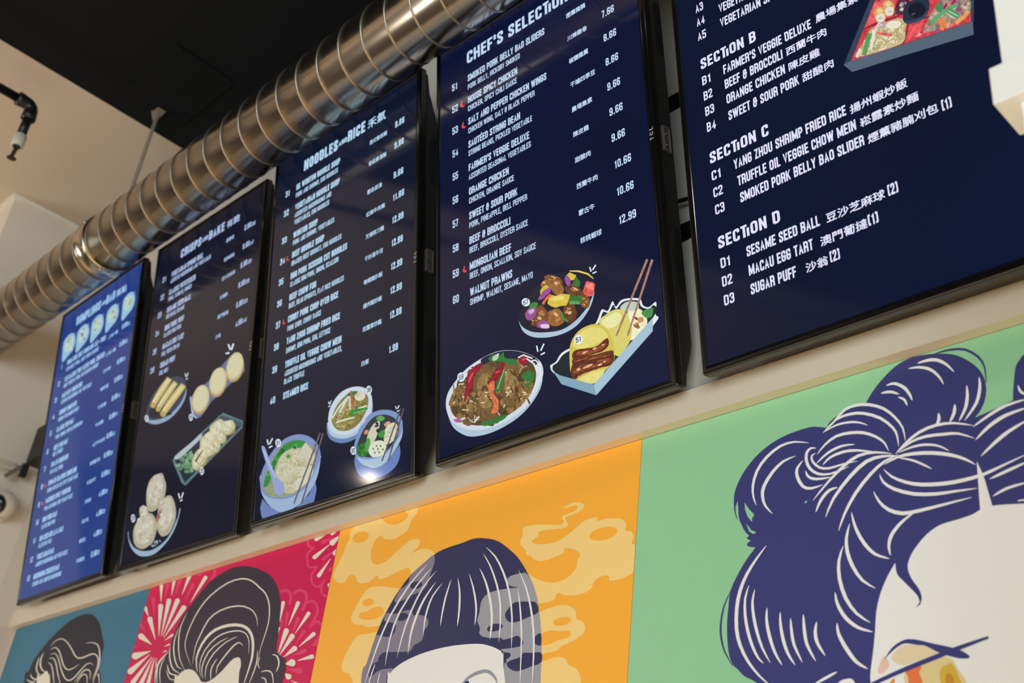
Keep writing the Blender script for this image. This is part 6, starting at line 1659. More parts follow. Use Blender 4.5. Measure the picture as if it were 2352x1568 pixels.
[-24396,21575,-177,157,-203,193,-117,137,-62,141,8,185,59,198,93,190,132,175,158,143,209,120,301,113,328,80,308,24,284,-16,233,-47,210,-75,221,-114,199,-118,138,-74,109,-69,115,-102,100,-114,73,-113,54,-118,41,-123,21,-127,-5,-133,-19,-134,-27,-132,-23,-132,0,-150,7,-118,7,-1,1,115,7,149,28,129,32,130,23,134,9,134,-19,128,-38,125,-53,120,-74,117,-102,118,-120,108,-118,76,-138,75,-200,119,-232,119,-228,82,-250,50,-296,16,-318,-25,-334,-82,-304,-115,-211,-124,-158,-146,-130,-178,-91,-194,-55,-200,-3,-191,69,-146,126,-140,211,-194,185,-155],
[-24051,21414,-90,139,-83,177,23,160,81,148,120,120,160,91,191,53,225,24,271,0,269,-23,226,-43,188,-58,143,-70,117,-84,94,-92,74,-111,64,-146,43,-149,11,-110,-9,-125,-34,-224,-29,-195,15,-3,55,187,54,218,24,124,0,112,-33,151,-58,151,-75,121,-103,108,-138,102,-180,89,-224,70,-255,48,-290,25,-288,-2,-242,-29,-204,-62,-163,-101,-116,-130,-70,-159,-7,-173,108,-187,120,-142],
[-23846,21268,-95,139,-87,177,13,161,82,150,158,131,204,99,230,48,241,15,239,-6,215,-27,165,-44,131,-62,105,-83,82,-105,61,-150,41,-126,6,-1,-27,124,-52,151,-79,109,-111,92,-146,71,-181,50,-228,30,-247,7,-249,-16,-237,-51,-208,-103,-157,-135,-79,-156,-6,-167,99,-182,111,-139],
[-23736,21233,-81,110,-71,150,32,170,99,160,175,106,200,74,189,42,139,24,-4,3,-153,-11,-201,-37,-210,-72,-183,-109,-99,-165,-26,-177,85,-157,103,-111],
[-23627,21197,-47,133,-28,167,70,141,131,130,191,111,218,88,242,52,186,31,-4,3,-201,-18,-252,-47,-228,-86,-197,-113,-133,-134,-65,-148,41,-173,71,-136],
[-23374,21148,-23,73,-41,104,-17,96,35,83,61,80,37,59,-6,2,-63,-49,-73,-76,-41,-87,22,-102,54,-107,49,-76],
[-23197,21263,-23,76,3,104,113,118,148,118,123,96,115,70,101,35,84,4,89,-38,78,-46,5,2,-67,53,-107,51,-114,1,-115,-35,-120,-72,-124,-97,-144,-121,-108,-125,9,-113,47,-80],
[-25243,22961,-90,-137,-74,-188,16,-187,69,-199,113,-218,154,-209,219,-183,188,-128,5,1,-168,130,-205,181,-143,204,-109,214,-70,196,-22,185,59,190,65,146],
[-25472,22615,-49,-146,-19,-191,60,-173,106,-167,146,-165,164,-134,165,-62,117,-19,0,4,-110,30,-137,58,-145,126,-139,159,-105,163,-67,169,4,192,17,154],
[-25654,22189,10,-71,29,-104,54,-106,83,-105,105,-105,122,-91,152,-71,158,-51,111,-31,2,3,-104,41,-147,55,-132,66,-108,84,-100,101,-83,100,-61,104,-44,104,-39,76],
[-25559,21752,32,-65,68,-92,105,-83,159,-51,169,-29,116,-13,-1,4,-118,30,-161,35,-128,42,-88,68,-79,88,-67,65],
[-25541,21620,55,-68,94,-95,113,-78,139,-40,138,-16,93,-5,-1,3,-98,18,-133,20,-114,34,-101,69,-101,91,-79,67],
[-25628,22071,-117,-41,-151,-65,-116,-76,-50,-81,-11,-88,12,-95,42,-118,65,-125,56,-88,8,-1,-27,85,-49,121,-32,115,-7,91,11,84,41,76,104,77,136,72,91,53],
[-25733,22014,-90,-49,-116,-75,-78,-83,-9,-89,31,-94,41,-91,52,-94,63,-92,51,-64,6,0,-30,62,-51,90,-45,93,-37,89,-30,91,5,84,68,83,104,79,70,57],
[-25767,21959,-40,-56,-45,-82,-26,-84,3,-72,22,-71,37,-75,59,-91,73,-95,59,-66,6,0,-39,65,-61,93,-52,89,-32,73,-21,69,-7,70,19,83,33,86,18,62],
[-21730,21630,12,-72,28,-106,9,-120,-28,-149,-47,-165,-26,-120,6,-1,50,112,58,162,32,151,-13,123,-38,108,-38,76],
[-21575,21482,-21,-41,-17,-61,3,-58,40,-48,57,-38,44,-23,3,1,-31,27,-46,37,-32,40,-5,54,9,62,0,47],
[-21127,21469,54,-17,71,-18,56,-26,50,-44,49,-59,31,-58,1,-62,-17,-65,-7,-48,7,-2,32,40,30,63,8,65,-31,66,-54,66,-66,54,-81,32,-80,14,-53,2],
[-21407,21135,57,-1,75,3,73,-5,74,-14,73,-20,64,-38,64,-83,58,-107,46,-77,6,0,-27,76,-48,107,-62,89,-82,51,-91,27,-84,13,-80,3,-73,-10,-46,-11],
[-21361,21015,47,-15,61,-15,46,-20,45,-45,48,-59,42,-44,5,0,-17,44,-38,62,-51,53,-73,30,-70,11,-45,1]]),
  ],
  'printed_face': [
((236,228,214),4,1,[[-23990,18969,-1015,2294,79,139,194,107,238,13,273,-66,261,-152,178,-128,224,-34,254,47,300,139,276,188,200,50,171,-43,96,-178,62,-356,807,-2119]]),
  ],
 },
 'orange': {
  'cloud_pattern': [
((250,212,134),1,1,[[-19459,22893,71,226,122,218,42,173,76,138,-23,156,201,114,320,11,359,18,316,-183,287,-96,254,16,145,102,-118,136,374,30,3,-190,-140,-116,-45,-165,-229,-99,-251,-25,-278,68,-54,68,-179,-24,-90,-160,4,-176,89,-160,197,-77,252,27,304,145,301,143,203,19,161,-73,-34,-120,-185,-83,281,24,251,-46,188,-130,90,-233,-616,-85,-195,170,-253,-13,-321,-58,-296,-13,-89,91,-215,-92,-268,9,-155,73,-78,114,-152,54,-127,-38,-64,-91,-220,35],
[-17002,22270,-102,0,-328,68,-360,85,-308,20,-196,-82,-97,-126,-58,-103,-96,-126,-13,-137,131,-114,231,-45,280,-78,299,-12,201,26,167,311],
[-17574,21454,-393,50,-260,6,-144,-103,-94,-124,-86,-151,-41,-156,87,-142,188,-46,120,-117,91,-164,811,-2219,-296,2170,-61,520],
[-13036,23031,139,43,159,4,146,-41,48,-68,-49,-64,-154,-30,-156,-18,-56,-13,33,-57,56,-73,-42,-41,-95,-6,-195,21,-198,19,-159,0,4,-71,-126,-51,-10,-41,123,-51,267,-42,224,7,214,70,177,88,177,87,152,18,123,-20,22,-63,195,2,240,-42,152,-74,43,-102,-15,-63,133,-54,44,-101,-28,-110,82,-38,1,-384,-100,-73,-165,-40,-215,12,-36,74,-104,29,-142,-34,-82,-67,-9,-56,-126,-60,-208,-13,-247,37,-168,61,-60,-96,-137,-26,-322,36,-269,279,12,253,194,-92,207,-94,230,-61,219,0,177,65,111,99,21,138,39,64,-61,83,-164,78,-144,26,1,-85,-162,-19,-187,-28,-196,10,-173,67,-58,60,-104,31,-50,109,-116,97,-33,108,40,68,-9,130,104,31,238,-17,271,-51,201,-48,130,-14,34,44,-46,59,10,48,110,15,157,17,63,49,-43,47,-128,9],
[-13457,21252,92,22,215,39,247,15,187,-32,161,-91,63,-155,108,-49,85,-100,-18,-107,-125,-61,-199,-64,-117,-19,-113,-64,-181,-7,-313,27],
[-13278,20433,83,2,217,42,211,-2,126,-58,54,-81,170,-83,101,-127,34,-172,157,-1791,-836,20]]),
((255,178,60),2,1,[[-18502,23622,13,-64,-58,-50,-114,-24,-140,10,-129,41,-83,61,-14,65,59,51,116,23,141,-11,128,-41],
[-17924,22144,-1,-37,-48,-28,-84,-11,-96,9,-84,26,-48,37,1,38,49,28,84,11,97,-9,83,-27],
[-18319,21905,47,62,177,-11,160,46,214,-4,155,-76,-22,-105,-200,-40,-258,8,-211,56],
[-11763,22385,-21,-54,-93,-39,-142,-14,-155,16,-125,41,-62,55,21,55,96,39,145,13,155,-16,122,-41],
[-12616,21052,-13,-34,-60,-26,-92,-12,-100,7,-80,23,-40,33,12,35,62,26,93,12,100,-7,79,-24],
[-13339,20868,103,43,230,16,158,-38,182,-10,76,-61,-63,-52,-194,-12,-192,-43,-217,6,-101,50]]),
  ],
  'printed_hair': [
((50,52,94),3,1,[[-17334,18289,-536,2278,68,349,145,535,184,403,308,415,342,272,504,240,335,75,454,24,294,25,302,-49,342,-112,313,-200,314,-258,285,-345,213,-346,131,-372,97,-402,47,-342,33,-372,232,-1925]]),
  ],
  'printed_smoke': [
((134,128,150),4,1,[[-16304,22784,57,-151,-44,-155,-58,-177,-16,-104,-158,-82,-270,-38,-189,-52,-278,1,99,229,133,123,207,154,285,156],
[-17447,21837,240,-52,280,19,204,-16,104,-107,203,-28,192,-78,70,-137,-109,-113,-3,-152,-214,-75,-94,-90,-444,39,-330,26,-120,-90,15,-53,-134,-37,-148,-67,-70,26,86,369,83,214,205,-52,251,-19,91,120,-70,114,-313,95],
[-17334,18289,-528,2277,76,322,152,23,-37,-241,105,-6,145,70,237,23,227,-29,-108,-120,-28,-197,526,-2141]]),
((50,52,94),5,1,[[-16516,22264,-1,-37,-45,-29,-78,-12,-90,8,-79,26,-45,37,0,38,46,29,79,11,91,-8,77,-26],
[-17121,22257,183,85,30,131,89,51,-209,-146],
[-16780,21702,1,-39,-44,-31,-77,-14,-92,7,-80,26,-47,38,-2,40,45,32,78,13,92,-7,79,-27],
[-14157,21338,53,88,103,82,113,19,234,-30,210,-48,70,-174,-239,-55,-189,-38,-164,4,-114,46],
[-14559,21153,52,53,134,13,157,-30,32,-50,-84,-43,-167,-7,-97,27],
[-13384,20782,6,90,117,38,33,-194,-109,22],
[-13964,20463,37,71,251,40,61,59,186,-20,219,-25,21,-154,-207,-44,-246,-40,-162,17],
[-14159,20749,73,-46,143,-30,33,-45,-42,-41,-113,-10,-116,105]]),
((160,160,172),4,1,[[-13718,21977,-180,49,-201,-3,-112,-44,30,-79,95,-69,175,-47,-289,21,-274,6,-204,-31,-121,-106,-17,-195,-26,-143,72,-107,27,-52,-4,-72,100,-73,213,-50,240,-26,57,-39,180,5,160,19,72,-48,75,-67,-22,-66,-192,-11,-296,5,75,-55,119,-225,-60,-129,339,-2144,766,-19,-238,1925,-33,372,-47,342,-97,402,-131,372]]),
  ],
  'printed_face': [
((238,237,234),6,1,[[-16604,18271,-469,2218,44,166,162,109,290,93,442,75,550,34,542,-17,427,-51,359,-119,149,-101,63,-218,379,-2260]]),
((150,154,164),7,0,[[-15039,20237,64,34,76,44,74,31,85,24,112,21,109,10,78,-6,66,-20,77,-46,68,-53,42,-44,31,-33,10,0,-4,38,-31,55,-69,66,-90,61,-98,34,-106,9,-124,-11,-118,-26,-89,-33,-72,-42,-64,-57,-36,-51]]),
((50,52,94),8,1,[[-15039,20216,121,90,72,-16,-17,-91]]),
  ],
  'printed_hair_strands': [
((238,235,228),7,0,[[-14867,22677,121,-100,155,-139,135,-164,124,-182,106,-180,91,-194,79,-213,65,-238,52,-315,40,-257,2,0,-16,253,-40,315,-59,239,-75,215,-91,197,-108,183,-130,185,-145,168,-167,138,-137,90],
[-14920,22570,88,-108,122,-153,122,-190,114,-201,84,-184,63,-180,41,-188,26,-180,18,-173,15,-128,3,0,7,123,-7,172,-19,180,-37,190,-63,183,-86,186,-118,204,-131,191,-133,154,-107,102],
[-14962,22306,83,-128,109,-164,83,-160,72,-162,60,-158,45,-148,22,-128,10,-114,7,-106,12,-77,4,0,17,70,7,103,-1,114,-17,132,-44,150,-62,161,-78,165,-93,162,-123,165,-110,123],
[-15223,22247,61,-122,83,-161,70,-164,57,-155,27,-107,14,-94,10,-111,12,-88,2,-1,16,82,3,110,-8,95,-26,110,-60,157,-77,167,-95,161,-86,121],
[-15519,22218,33,-107,48,-139,27,-131,20,-129,15,-120,10,-109,7,-102,12,-76,3,0,16,69,6,100,-4,109,-12,120,-22,130,-35,134,-60,142,-62,109],
[-15691,22215,-33,-73,-36,-107,-29,-107,-18,-94,-11,-92,-6,-92,-1,-105,5,-104,12,-75,3,0,11,69,6,101,7,102,10,91,11,91,14,94,23,108,25,111,10,81],
[-15919,22184,-116,-80,-124,-117,-67,-122,-38,-125,-19,-114,-2,-118,16,-152,26,-123,3,0,-1,118,-4,148,8,114,21,111,36,123,58,121,112,120,93,95],
[-16114,22237,-134,-110,-147,-155,-97,-155,-71,-162,-49,-161,-25,-169,8,-209,29,-168,3,0,7,160,7,203,33,163,51,157,68,161,87,155,130,161,102,127],
[-16139,22459,-157,-102,-183,-162,-143,-209,-116,-229,-79,-216,-52,-212,-31,-231,-7,-178,2,-1,34,171,43,226,58,208,81,214,113,227,134,210,171,166,134,116],
[-16287,22546,-162,-102,-207,-166,-220,-223,-194,-250,-107,-239,-53,-245,-7,-290,20,-230,3,0,7,223,20,286,59,239,106,234,190,249,212,224,196,171,139,117],
[-16426,22637,-196,-110,-250,-188,-249,-268,-226,-307,-144,-297,-106,-309,-102,-379,-63,-304,3,-1,90,296,115,374,112,305,145,293,221,305,241,270,238,193,173,126],
[-13954,22097,97,-150,122,-195,88,-186,76,-195,68,-203,55,-207,37,-202,28,-213,26,-273,24,-219,2,0,-2,216,-14,271,-21,212,-33,203,-54,209,-70,205,-80,197,-96,188,-132,196,-118,146],
[-13913,21772,23,-105,42,-150,40,-158,34,-142,33,-150,33,-187,35,-275,35,-308,30,-217,2,0,-11,214,-26,306,-29,275,-30,187,-32,151,-37,143,-46,159,-51,151,-43,106],
[-17525,20886,-25,-39,-24,-60,-22,-70,-19,-88,-16,-96,-3,-71,2,0,24,64,25,94,21,87,19,70,16,63,4,46],
[-17343,20713,-11,-30,-6,-45,-3,-48,-2,-55,1,-57,7,-42,1,0,12,38,6,56,4,53,2,49,-1,47,-8,34]]),
  ],
 },
 'green': {
  'printed_hair': [
((62,63,122),1,0,[[-9127,21617,-26,6,-36,9,-33,10,-23,11,-19,12,-12,8,1,10,3,14,7,12,16,9,19,8,15,5,-75,56,50,26,-18,17,-25,25,-25,30,-23,37,-23,42,-20,41,-18,35,-15,33,-12,38,-9,46,-6,50,-5,48,-4,49,-3,47,-3,33,-5,-19,-8,-27,-5,-33,0,-42,3,-47,4,-43,6,-40,6,-36,5,-25,-16,38,-22,55,-19,60,-10,64,-7,70,-1,66,3,57,9,52,17,56,28,64,36,68,44,66,50,64,57,62,63,58,67,54,72,49,79,45,92,42,98,36,98,28,97,19,96,12,90,7,85,4,80,0,66,-4,46,-7,32,-11,35,-12,47,-17,48,-18,34,-13,16,21,23,32,35,32,53,32,64,33,64,28,58,21,58,17,61,10,73,0,75,-8,52,-6,26,37,38,53,43,54,47,50,53,51,57,49,62,49,67,48,68,40,70,29,71,22,71,13,68,3,68,-5,67,-9,66,-11,64,-13,68,-19,76,-23,80,-28,74,-35,65,-43,60,-49,55,-51,51,-55,46,-57,39,-57,30,-55,22,-56,16,-55,10,-56,3,-56,-1,-54,-6,-53,-12,-51,-15,-47,-19,-44,-23,-40,-24,-37,-29,-35,-31,-30,-22,-22,37,7,54,10,58,11,60,12,63,12,61,13,64,14,63,15,43,11,4,34,6,52,10,66,16,91,20,106,21,86,20,48,22,28,22,25,20,26,22,22,37,18,69,11,84,6,60,3,-56,-478,-81,-693,-103,-878,-144,-1231,-155,-1321,-103,-877,-3027,77,-109,1319,-124,87,-176,124,-151,103,-89,53,-61,28,-51,28,-45,36,-36,36,-33,34,-34,27,-32,25,-27,33,-24,47,-21,54,-16,59,-13,63,-8,67,-7,67,-5,66,-3,65,-1,66,1,62,4,62,7,73,8,93,11,104,22,99,39,87,49,81,50,75,46,67,47,59,46,56,52,55,52,50,36,35],
[-6282,23837,52,-3,69,-3,74,-7,80,-15,82,-21,81,-37,81,-67,70,-81,45,-80,28,-89,9,-123,-3,-102,13,-3,6,102,-2,125,-25,99,-47,91,-75,89,-88,73,-89,41,-87,21,-82,11,-75,1,-70,-5,-49,-9],
[-9544,21058,-61,-95,-66,-127,-34,-129,-16,-126,-1,-104,16,-99,30,-102,45,-103,75,-114,64,-87,9,3,-57,90,-67,114,-39,100,-26,100,-14,94,-1,101,13,124,29,127,58,129,52,98]]),
((150,206,160),2,0,[[-9449,22393,-33,-85,7,-99,32,-121,12,144],
[-9326,22340,86,-126,87,-98,-35,-38,-4,-67,-78,101,-45,117],
[-9292,22004,58,-69,19,-38,100,-57,-56,-15,-72,56],
[-8325,22129,27,17,27,-7,-32,-31]]),
  ],
  'printed_face': [
((240,237,234),2,0,[[-7334,18047,-1,351,-1,499,-6,387,-14,125,-19,-6,-17,2,-17,59,-15,68,-5,80,11,95,22,107,20,102,15,89,13,84,13,84,10,88,9,90,13,84,19,79,24,74,27,72,33,71,37,68,37,63,43,62,42,57,31,40,1,-39,3,-55,10,-50,20,-37,26,-32,29,-34,34,-41,37,-43,34,-41,30,-36,26,-33,21,-31,13,-32,7,-31,5,-21,-57,-63,64,33,8,22,10,31,5,35,-5,34,-10,37,-16,39,-25,45,-32,47,-27,47,-19,46,-16,45,-8,43,-2,37,5,33,13,37,18,41,26,43,36,48,53,57,63,61,65,52,62,39,62,30,68,23,79,13,84,6,77,6,67,9,61,8,53,10,44,15,36,16,25,11,1,68,2,98,3,109,3,130,4,141,2,100,19,-54,25,-78,23,-78,15,-75,13,-76,12,-73,13,-74,12,-72,8,-49,21,-1,35,-3,73,-9,148,-23,184,-29,130,-20,-402,-3430]]),
  ],
  'printed_hair_strands': [
((240,237,234),3,0,[[-6518,23773,36,-8,49,-3,48,-6,44,-8,44,-11,41,-17,41,-25,42,-33,40,-37,42,-49,40,-56,33,-37,4,3,-20,46,-34,62,-40,58,-42,45,-46,40,-48,31,-50,19,-49,9,-47,3,-50,-1,-48,-7,-32,-11],
[-6654,23734,43,-14,59,-14,57,-18,51,-23,50,-28,44,-33,39,-39,35,-46,31,-45,27,-48,23,-49,20,-33,4,1,-6,37,-16,53,-23,55,-31,51,-37,52,-44,47,-51,37,-56,28,-57,22,-61,12,-60,4,-42,-3],
[-6995,23573,34,-7,45,-4,42,-12,42,-26,45,-37,38,-38,28,-38,23,-41,20,-39,17,-36,14,-34,14,-23,6,1,2,24,-5,37,-12,41,-18,44,-24,48,-33,47,-45,44,-53,40,-53,28,-53,7,-46,-8,-30,-12],
[-7081,23479,39,-15,52,-11,48,-12,46,-21,48,-25,37,-11,2,5,-29,31,-47,36,-53,27,-55,10,-53,1,-36,-9],
[-6833,23346,21,-24,31,-24,24,-22,15,-30,16,-38,18,-28,4,0,1,31,-8,43,-20,43,-35,30,-38,18,-28,5],
[-5868,23241,-10,-38,-5,-57,-7,-57,-11,-54,-13,-55,-18,-55,-28,-58,-34,-59,-19,-47,4,-4,36,32,42,53,36,58,22,58,15,59,8,59,2,62,-5,60,-10,42],
[-5693,23311,-9,-37,-5,-55,-9,-59,-14,-61,-19,-67,-29,-68,-53,-76,-66,-79,-42,-62,4,-4,57,45,73,72,61,75,35,72,21,72,12,67,4,64,-6,59,-10,41],
[-6049,23016,-15,-27,-11,-41,-11,-40,-20,-44,-23,-48,-10,-41,5,-3,31,22,33,42,25,47,11,49,0,48,-9,35],
[-6278,22951,-13,-24,-5,-34,-5,-29,-10,-27,-13,-30,-2,-29,5,-4,23,10,24,25,17,34,3,39,-6,39,-13,29],
[-8000,23116,79,44,100,65,92,77,91,63,94,19,95,-3,91,-17,93,-32,102,-49,96,-63,81,-76,72,-87,63,-94,48,-95,22,-108,12,-86,5,0,1,85,-15,112,-46,105,-63,100,-72,94,-87,85,-103,69,-108,53,-100,35,-99,16,-102,1,-103,-26,-94,-71,-87,-83,-93,-71,-69,-57],
[-8000,23116,100,67,123,71,108,21,107,-2,102,-15,104,-34,123,-62,117,-77,97,-94,74,-93,36,-67,18,-62,13,-83,9,-68,5,-1,5,66,-5,85,-14,71,-37,77,-77,101,-102,103,-124,83,-130,65,-112,35,-109,13,-113,-3,-113,-30,-120,-81,-89,-81],
[-8001,23121,58,12,80,20,79,14,74,1,74,-6,67,-10,54,-12,46,-15,44,-17,47,-22,44,-24,32,-14,2,3,-28,24,-43,31,-47,28,-46,21,-49,19,-58,13,-69,10,-77,4,-77,-5,-79,-19,-78,-28,-52,-24],
[-8101,22806,59,48,79,59,84,45,93,31,103,4,108,-11,106,-21,100,-33,94,-49,84,-56,66,-57,50,-58,35,-69,24,-56,5,1,-12,59,-29,77,-51,68,-68,65,-88,64,-101,54,-108,37,-110,21,-114,10,-111,-8,-97,-38,-84,-53,-74,-69,-48,-60],
[-8119,22667,54,26,70,42,72,35,71,23,73,17,71,10,74,-1,74,-8,51,-2,0,5,-52,18,-76,17,-80,7,-76,-7,-77,-18,-73,-27,-72,-42,-66,-50,-41,-41],
[-8017,22621,35,19,47,31,53,25,65,14,75,9,74,3,66,-5,67,-11,73,-16,95,-28,102,-33,72,-19,1,5,-70,33,-101,41,-96,35,-76,21,-70,14,-72,6,-78,-3,-77,-12,-69,-20,-54,-33,-42,-40,-24,-32],
[-8117,22910,-36,22,-50,13,-47,-14,-37,-36,-18,-57,0,-70,19,-76,40,-78,63,-69,81,-55,95,-33,112,-10,153,22,126,31,-2,6,-131,-16,-153,-13,-104,16,-83,33,-68,49,-50,59,-33,65,-16,65,-2,58,11,47,24,29,30,16,39,-3,36,-7],
[-8129,22834,-35,1,-37,-18,-11,-45,16,-58,48,-69,69,-63,76,-35,88,-15,106,5,111,11,124,0,97,2,-1,5,-99,11,-127,8,-114,-5,-103,-1,-78,16,-63,29,-59,54,-43,58,-14,43,1,31,23,18,27,13],
[-8335,22775,-57,-33,-57,-57,-18,-66,10,-76,37,-95,59,-87,72,-49,81,-18,104,9,83,21,-2,6,-89,0,-101,3,-64,20,-49,36,-46,73,-34,84,-12,61,7,54,41,59,40,50],
[-8297,22604,-1,-29,8,-42,25,-42,38,-33,48,-26,60,-18,83,-10,93,-2,65,4,-1,5,-67,14,-93,13,-80,15,-51,18,-39,21,-28,21,-21,28,-17,36,-17,27],
[-8183,22125,123,99,150,125,126,91,118,75,106,56,104,35,119,7,124,-13,140,-38,110,-33,1,5,-108,51,-143,49,-131,21,-128,-5,-113,-35,-110,-60,-118,-79,-123,-99,-143,-133,-109,-115],
[-7991,21837,57,99,85,133,126,134,141,126,130,96,122,65,111,22,106,-1,118,-14,91,-11,0,6,-91,33,-121,26,-116,9,-123,-19,-132,-68,-134,-101,-141,-132,-122,-144,-76,-144,-37,-111],
[-7799,21605,47,88,63,122,82,128,99,129,116,121,119,105,105,78,99,57,107,38,80,26,-2,6,-88,-7,-115,-28,-108,-53,-111,-77,-124,-107,-118,-125,-97,-135,-77,-135,-55,-130,-27,-98],
[-8143,21940,30,38,34,58,37,53,40,43,45,38,42,29,43,15,44,8,31,10,-1,6,-36,9,-51,3,-55,-11,-50,-30,-48,-42,-42,-48,-33,-61,-25,-66,-10,-49],
[-6915,22516,69,45,91,61,98,56,107,47,113,27,117,10,120,-7,120,-23,137,-48,107,-39,2,5,-104,56,-138,58,-125,30,-126,12,-124,-9,-118,-30,-110,-52,-96,-63,-86,-71,-57,-60],
[-6894,22531,96,42,120,47,104,17,109,2,124,-14,121,-21,94,-12,87,-21,113,-57,92,-50,2,5,-86,65,-114,68,-92,29,-97,16,-122,22,-128,14,-113,-6,-109,-24,-117,-58,-87,-59],
[-6881,22522,51,3,72,10,71,7,64,0,64,-4,63,-9,63,-16,63,-22,57,-25,53,-33,49,-37,35,-23,3,3,-30,33,-46,44,-54,39,-60,30,-65,25,-67,18,-67,9,-66,2,-66,-4,-72,-12,-69,-17,-48,-17],
[-7089,22402,87,22,112,24,112,-1,121,-14,132,-25,132,-33,123,-41,112,-45,94,-46,81,-48,76,-55,57,-40,3,5,-47,54,-73,65,-82,57,-96,53,-115,50,-128,43,-135,34,-136,22,-125,9,-117,-7,-113,-36,-78,-41],
[-6877,22450,45,-25,64,-30,61,-30,51,-31,49,-32,47,-32,49,-35,48,-34,36,-21,2,3,-28,32,-45,41,-48,39,-47,35,-51,33,-54,30,-64,27,-66,23,-48,11],
[-7101,22338,36,-63,65,-79,89,-69,104,-63,108,-51,123,-41,150,-32,152,-22,133,-10,127,0,127,5,128,15,124,30,128,38,166,47,132,40,-2,7,-137,-27,-168,-37,-130,-30,-123,-25,-126,-10,-126,-2,-125,2,-129,11,-150,21,-145,30,-118,37,-105,45,-101,55,-87,60,-67,68,-48,54],
[-7165,22284,6,-58,31,-78,64,-74,93,-71,126,-71,145,-61,153,-40,151,-25,131,-10,128,-3,155,-8,122,-1,0,6,-123,18,-156,18,-128,11,-129,15,-147,27,-148,40,-139,58,-122,66,-87,62,-61,60,-36,66,-23,54],
[-7264,22055,19,-74,41,-93,59,-83,76,-74,94,-57,107,-38,111,-11,125,3,162,8,176,12,199,15,155,16,-1,6,-158,2,-201,-4,-177,-5,-162,-2,-123,0,-101,11,-96,34,-85,48,-71,62,-58,72,-49,85,-36,69],
[-6704,21650,-55,-18,-76,-33,-70,-39,-59,-44,-52,-49,-42,-51,-26,-52,-15,-52,-5,-50,5,-52,13,-49,15,-33,6,0,2,34,-3,46,2,46,9,43,15,44,24,45,37,46,48,49,52,45,63,44,69,41,46,33],
[-5836,22624,62,19,83,35,82,33,72,28,71,25,77,21,99,13,106,9,73,11,0,5,-77,8,-108,1,-103,-8,-82,-18,-73,-26,-72,-31,-80,-39,-80,-44,-52,-37],
[-5819,22434,54,29,72,48,73,45,69,35,72,31,78,26,98,20,106,16,73,17,-1,6,-77,5,-109,-4,-104,-13,-83,-25,-76,-32,-70,-40,-72,-53,-66,-59,-41,-47],
[-5769,22199,60,30,80,50,76,47,62,37,59,33,63,33,82,36,86,37,59,31,-2,6,-66,-11,-92,-26,-86,-30,-67,-30,-61,-35,-62,-40,-73,-54,-74,-60,-47,-49],
[-5691,21869,60,3,83,15,86,20,94,24,98,28,66,27,-1,5,-72,-5,-101,-18,-96,-21,-85,-23,-80,-25,-54,-25],
[-5674,21636,49,9,66,20,72,19,89,13,97,11,68,15,-1,4,-71,6,-99,-3,-92,-10,-75,-22,-64,-30,-40,-28],
[-5211,23041,-5,-28,4,-40,15,-41,29,-32,35,-24,26,-10,2,4,-18,25,-28,28,-22,26,-12,29,-10,36,-13,27],
[-5383,21512,14,-5,20,-2,24,-3,33,-6,38,-6,27,-1,0,2,-26,12,-37,11,-34,7,-26,2,-20,-3,-14,-5],
[-8234,23022,-103,47,-134,44,-122,12,-122,-13,-128,-48,-118,-71,-97,-86,-76,-101,-47,-117,-23,-117,2,-98,18,-87,32,-80,32,-57,5,1,-18,58,-21,78,-11,80,3,91,25,109,47,110,71,95,92,82,112,70,120,49,112,17,113,-6,132,-34,103,-33],
[-8456,22873,-94,1,-120,-19,-104,-54,-95,-74,-85,-93,-63,-97,-25,-81,2,-77,18,-85,40,-86,71,-85,67,-60,4,4,-51,69,-59,84,-27,76,-11,75,2,66,22,69,58,91,78,90,86,75,93,58,109,29,86,18],
[-8951,21611,-74,-61,-92,-87,-87,-93,-81,-102,-67,-109,-53,-118,-37,-123,-21,-133,-7,-151,8,-150,26,-127,44,-120,66,-126,80,-121,92,-109,95,-96,103,-83,81,-56,4,4,-71,64,-94,87,-88,97,-84,108,-73,119,-59,122,-40,114,-22,120,-8,144,7,146,19,128,33,120,47,114,61,108,75,104,79,96,83,94,61,71],
[-9235,21079,-40,-72,-37,-105,-9,-117,6,-124,19,-123,29,-121,39,-117,45,-106,49,-91,50,-73,53,-48,43,-25,3,3,-30,34,-42,50,-41,70,-42,89,-41,104,-37,114,-30,117,-20,120,-11,121,2,113,25,105,23,79],
[-9137,21007,-30,-68,-24,-96,0,-97,13,-106,24,-119,35,-123,44,-123,54,-118,74,-120,65,-87,5,2,-48,92,-63,121,-46,117,-38,120,-33,122,-25,116,-17,102,-6,93,12,96,10,74],
[-8938,20713,-13,-44,-9,-64,-1,-70,7,-70,14,-74,20,-76,26,-81,32,-82,35,-76,43,-70,46,-63,37,-41,6,2,-22,48,-36,65,-35,70,-29,74,-28,80,-24,79,-20,73,-16,71,-12,67,-6,68,-2,66,-7,47],
[-8728,20623,-9,-44,-5,-63,2,-69,8,-70,13,-74,17,-72,22,-68,27,-67,31,-62,41,-63,46,-56,36,-36,5,2,-21,43,-36,60,-33,61,-25,61,-22,64,-21,66,-17,70,-16,71,-12,68,-9,67,-6,64,-9,46],
[-8565,20516,-7,-48,-1,-68,5,-70,7,-63,12,-63,22,-69,42,-85,51,-86,42,-59,5,2,-24,64,-41,89,-34,82,-18,65,-11,61,-10,61,-11,69,-10,68,-13,50],
[-8368,20542,-9,-45,-3,-65,2,-71,5,-72,11,-78,23,-81,45,-89,57,-87,45,-58,5,2,-26,65,-45,89,-37,86,-18,75,-10,75,-9,71,-9,70,-8,66,-13,46],
[-8168,20416,-19,-31,-17,-47,-9,-52,1,-50,8,-52,21,-56,40,-67,50,-66,41,-44,5,3,-22,52,-39,69,-31,64,-15,50,-7,46,-4,45,1,48,5,49,-3,37],
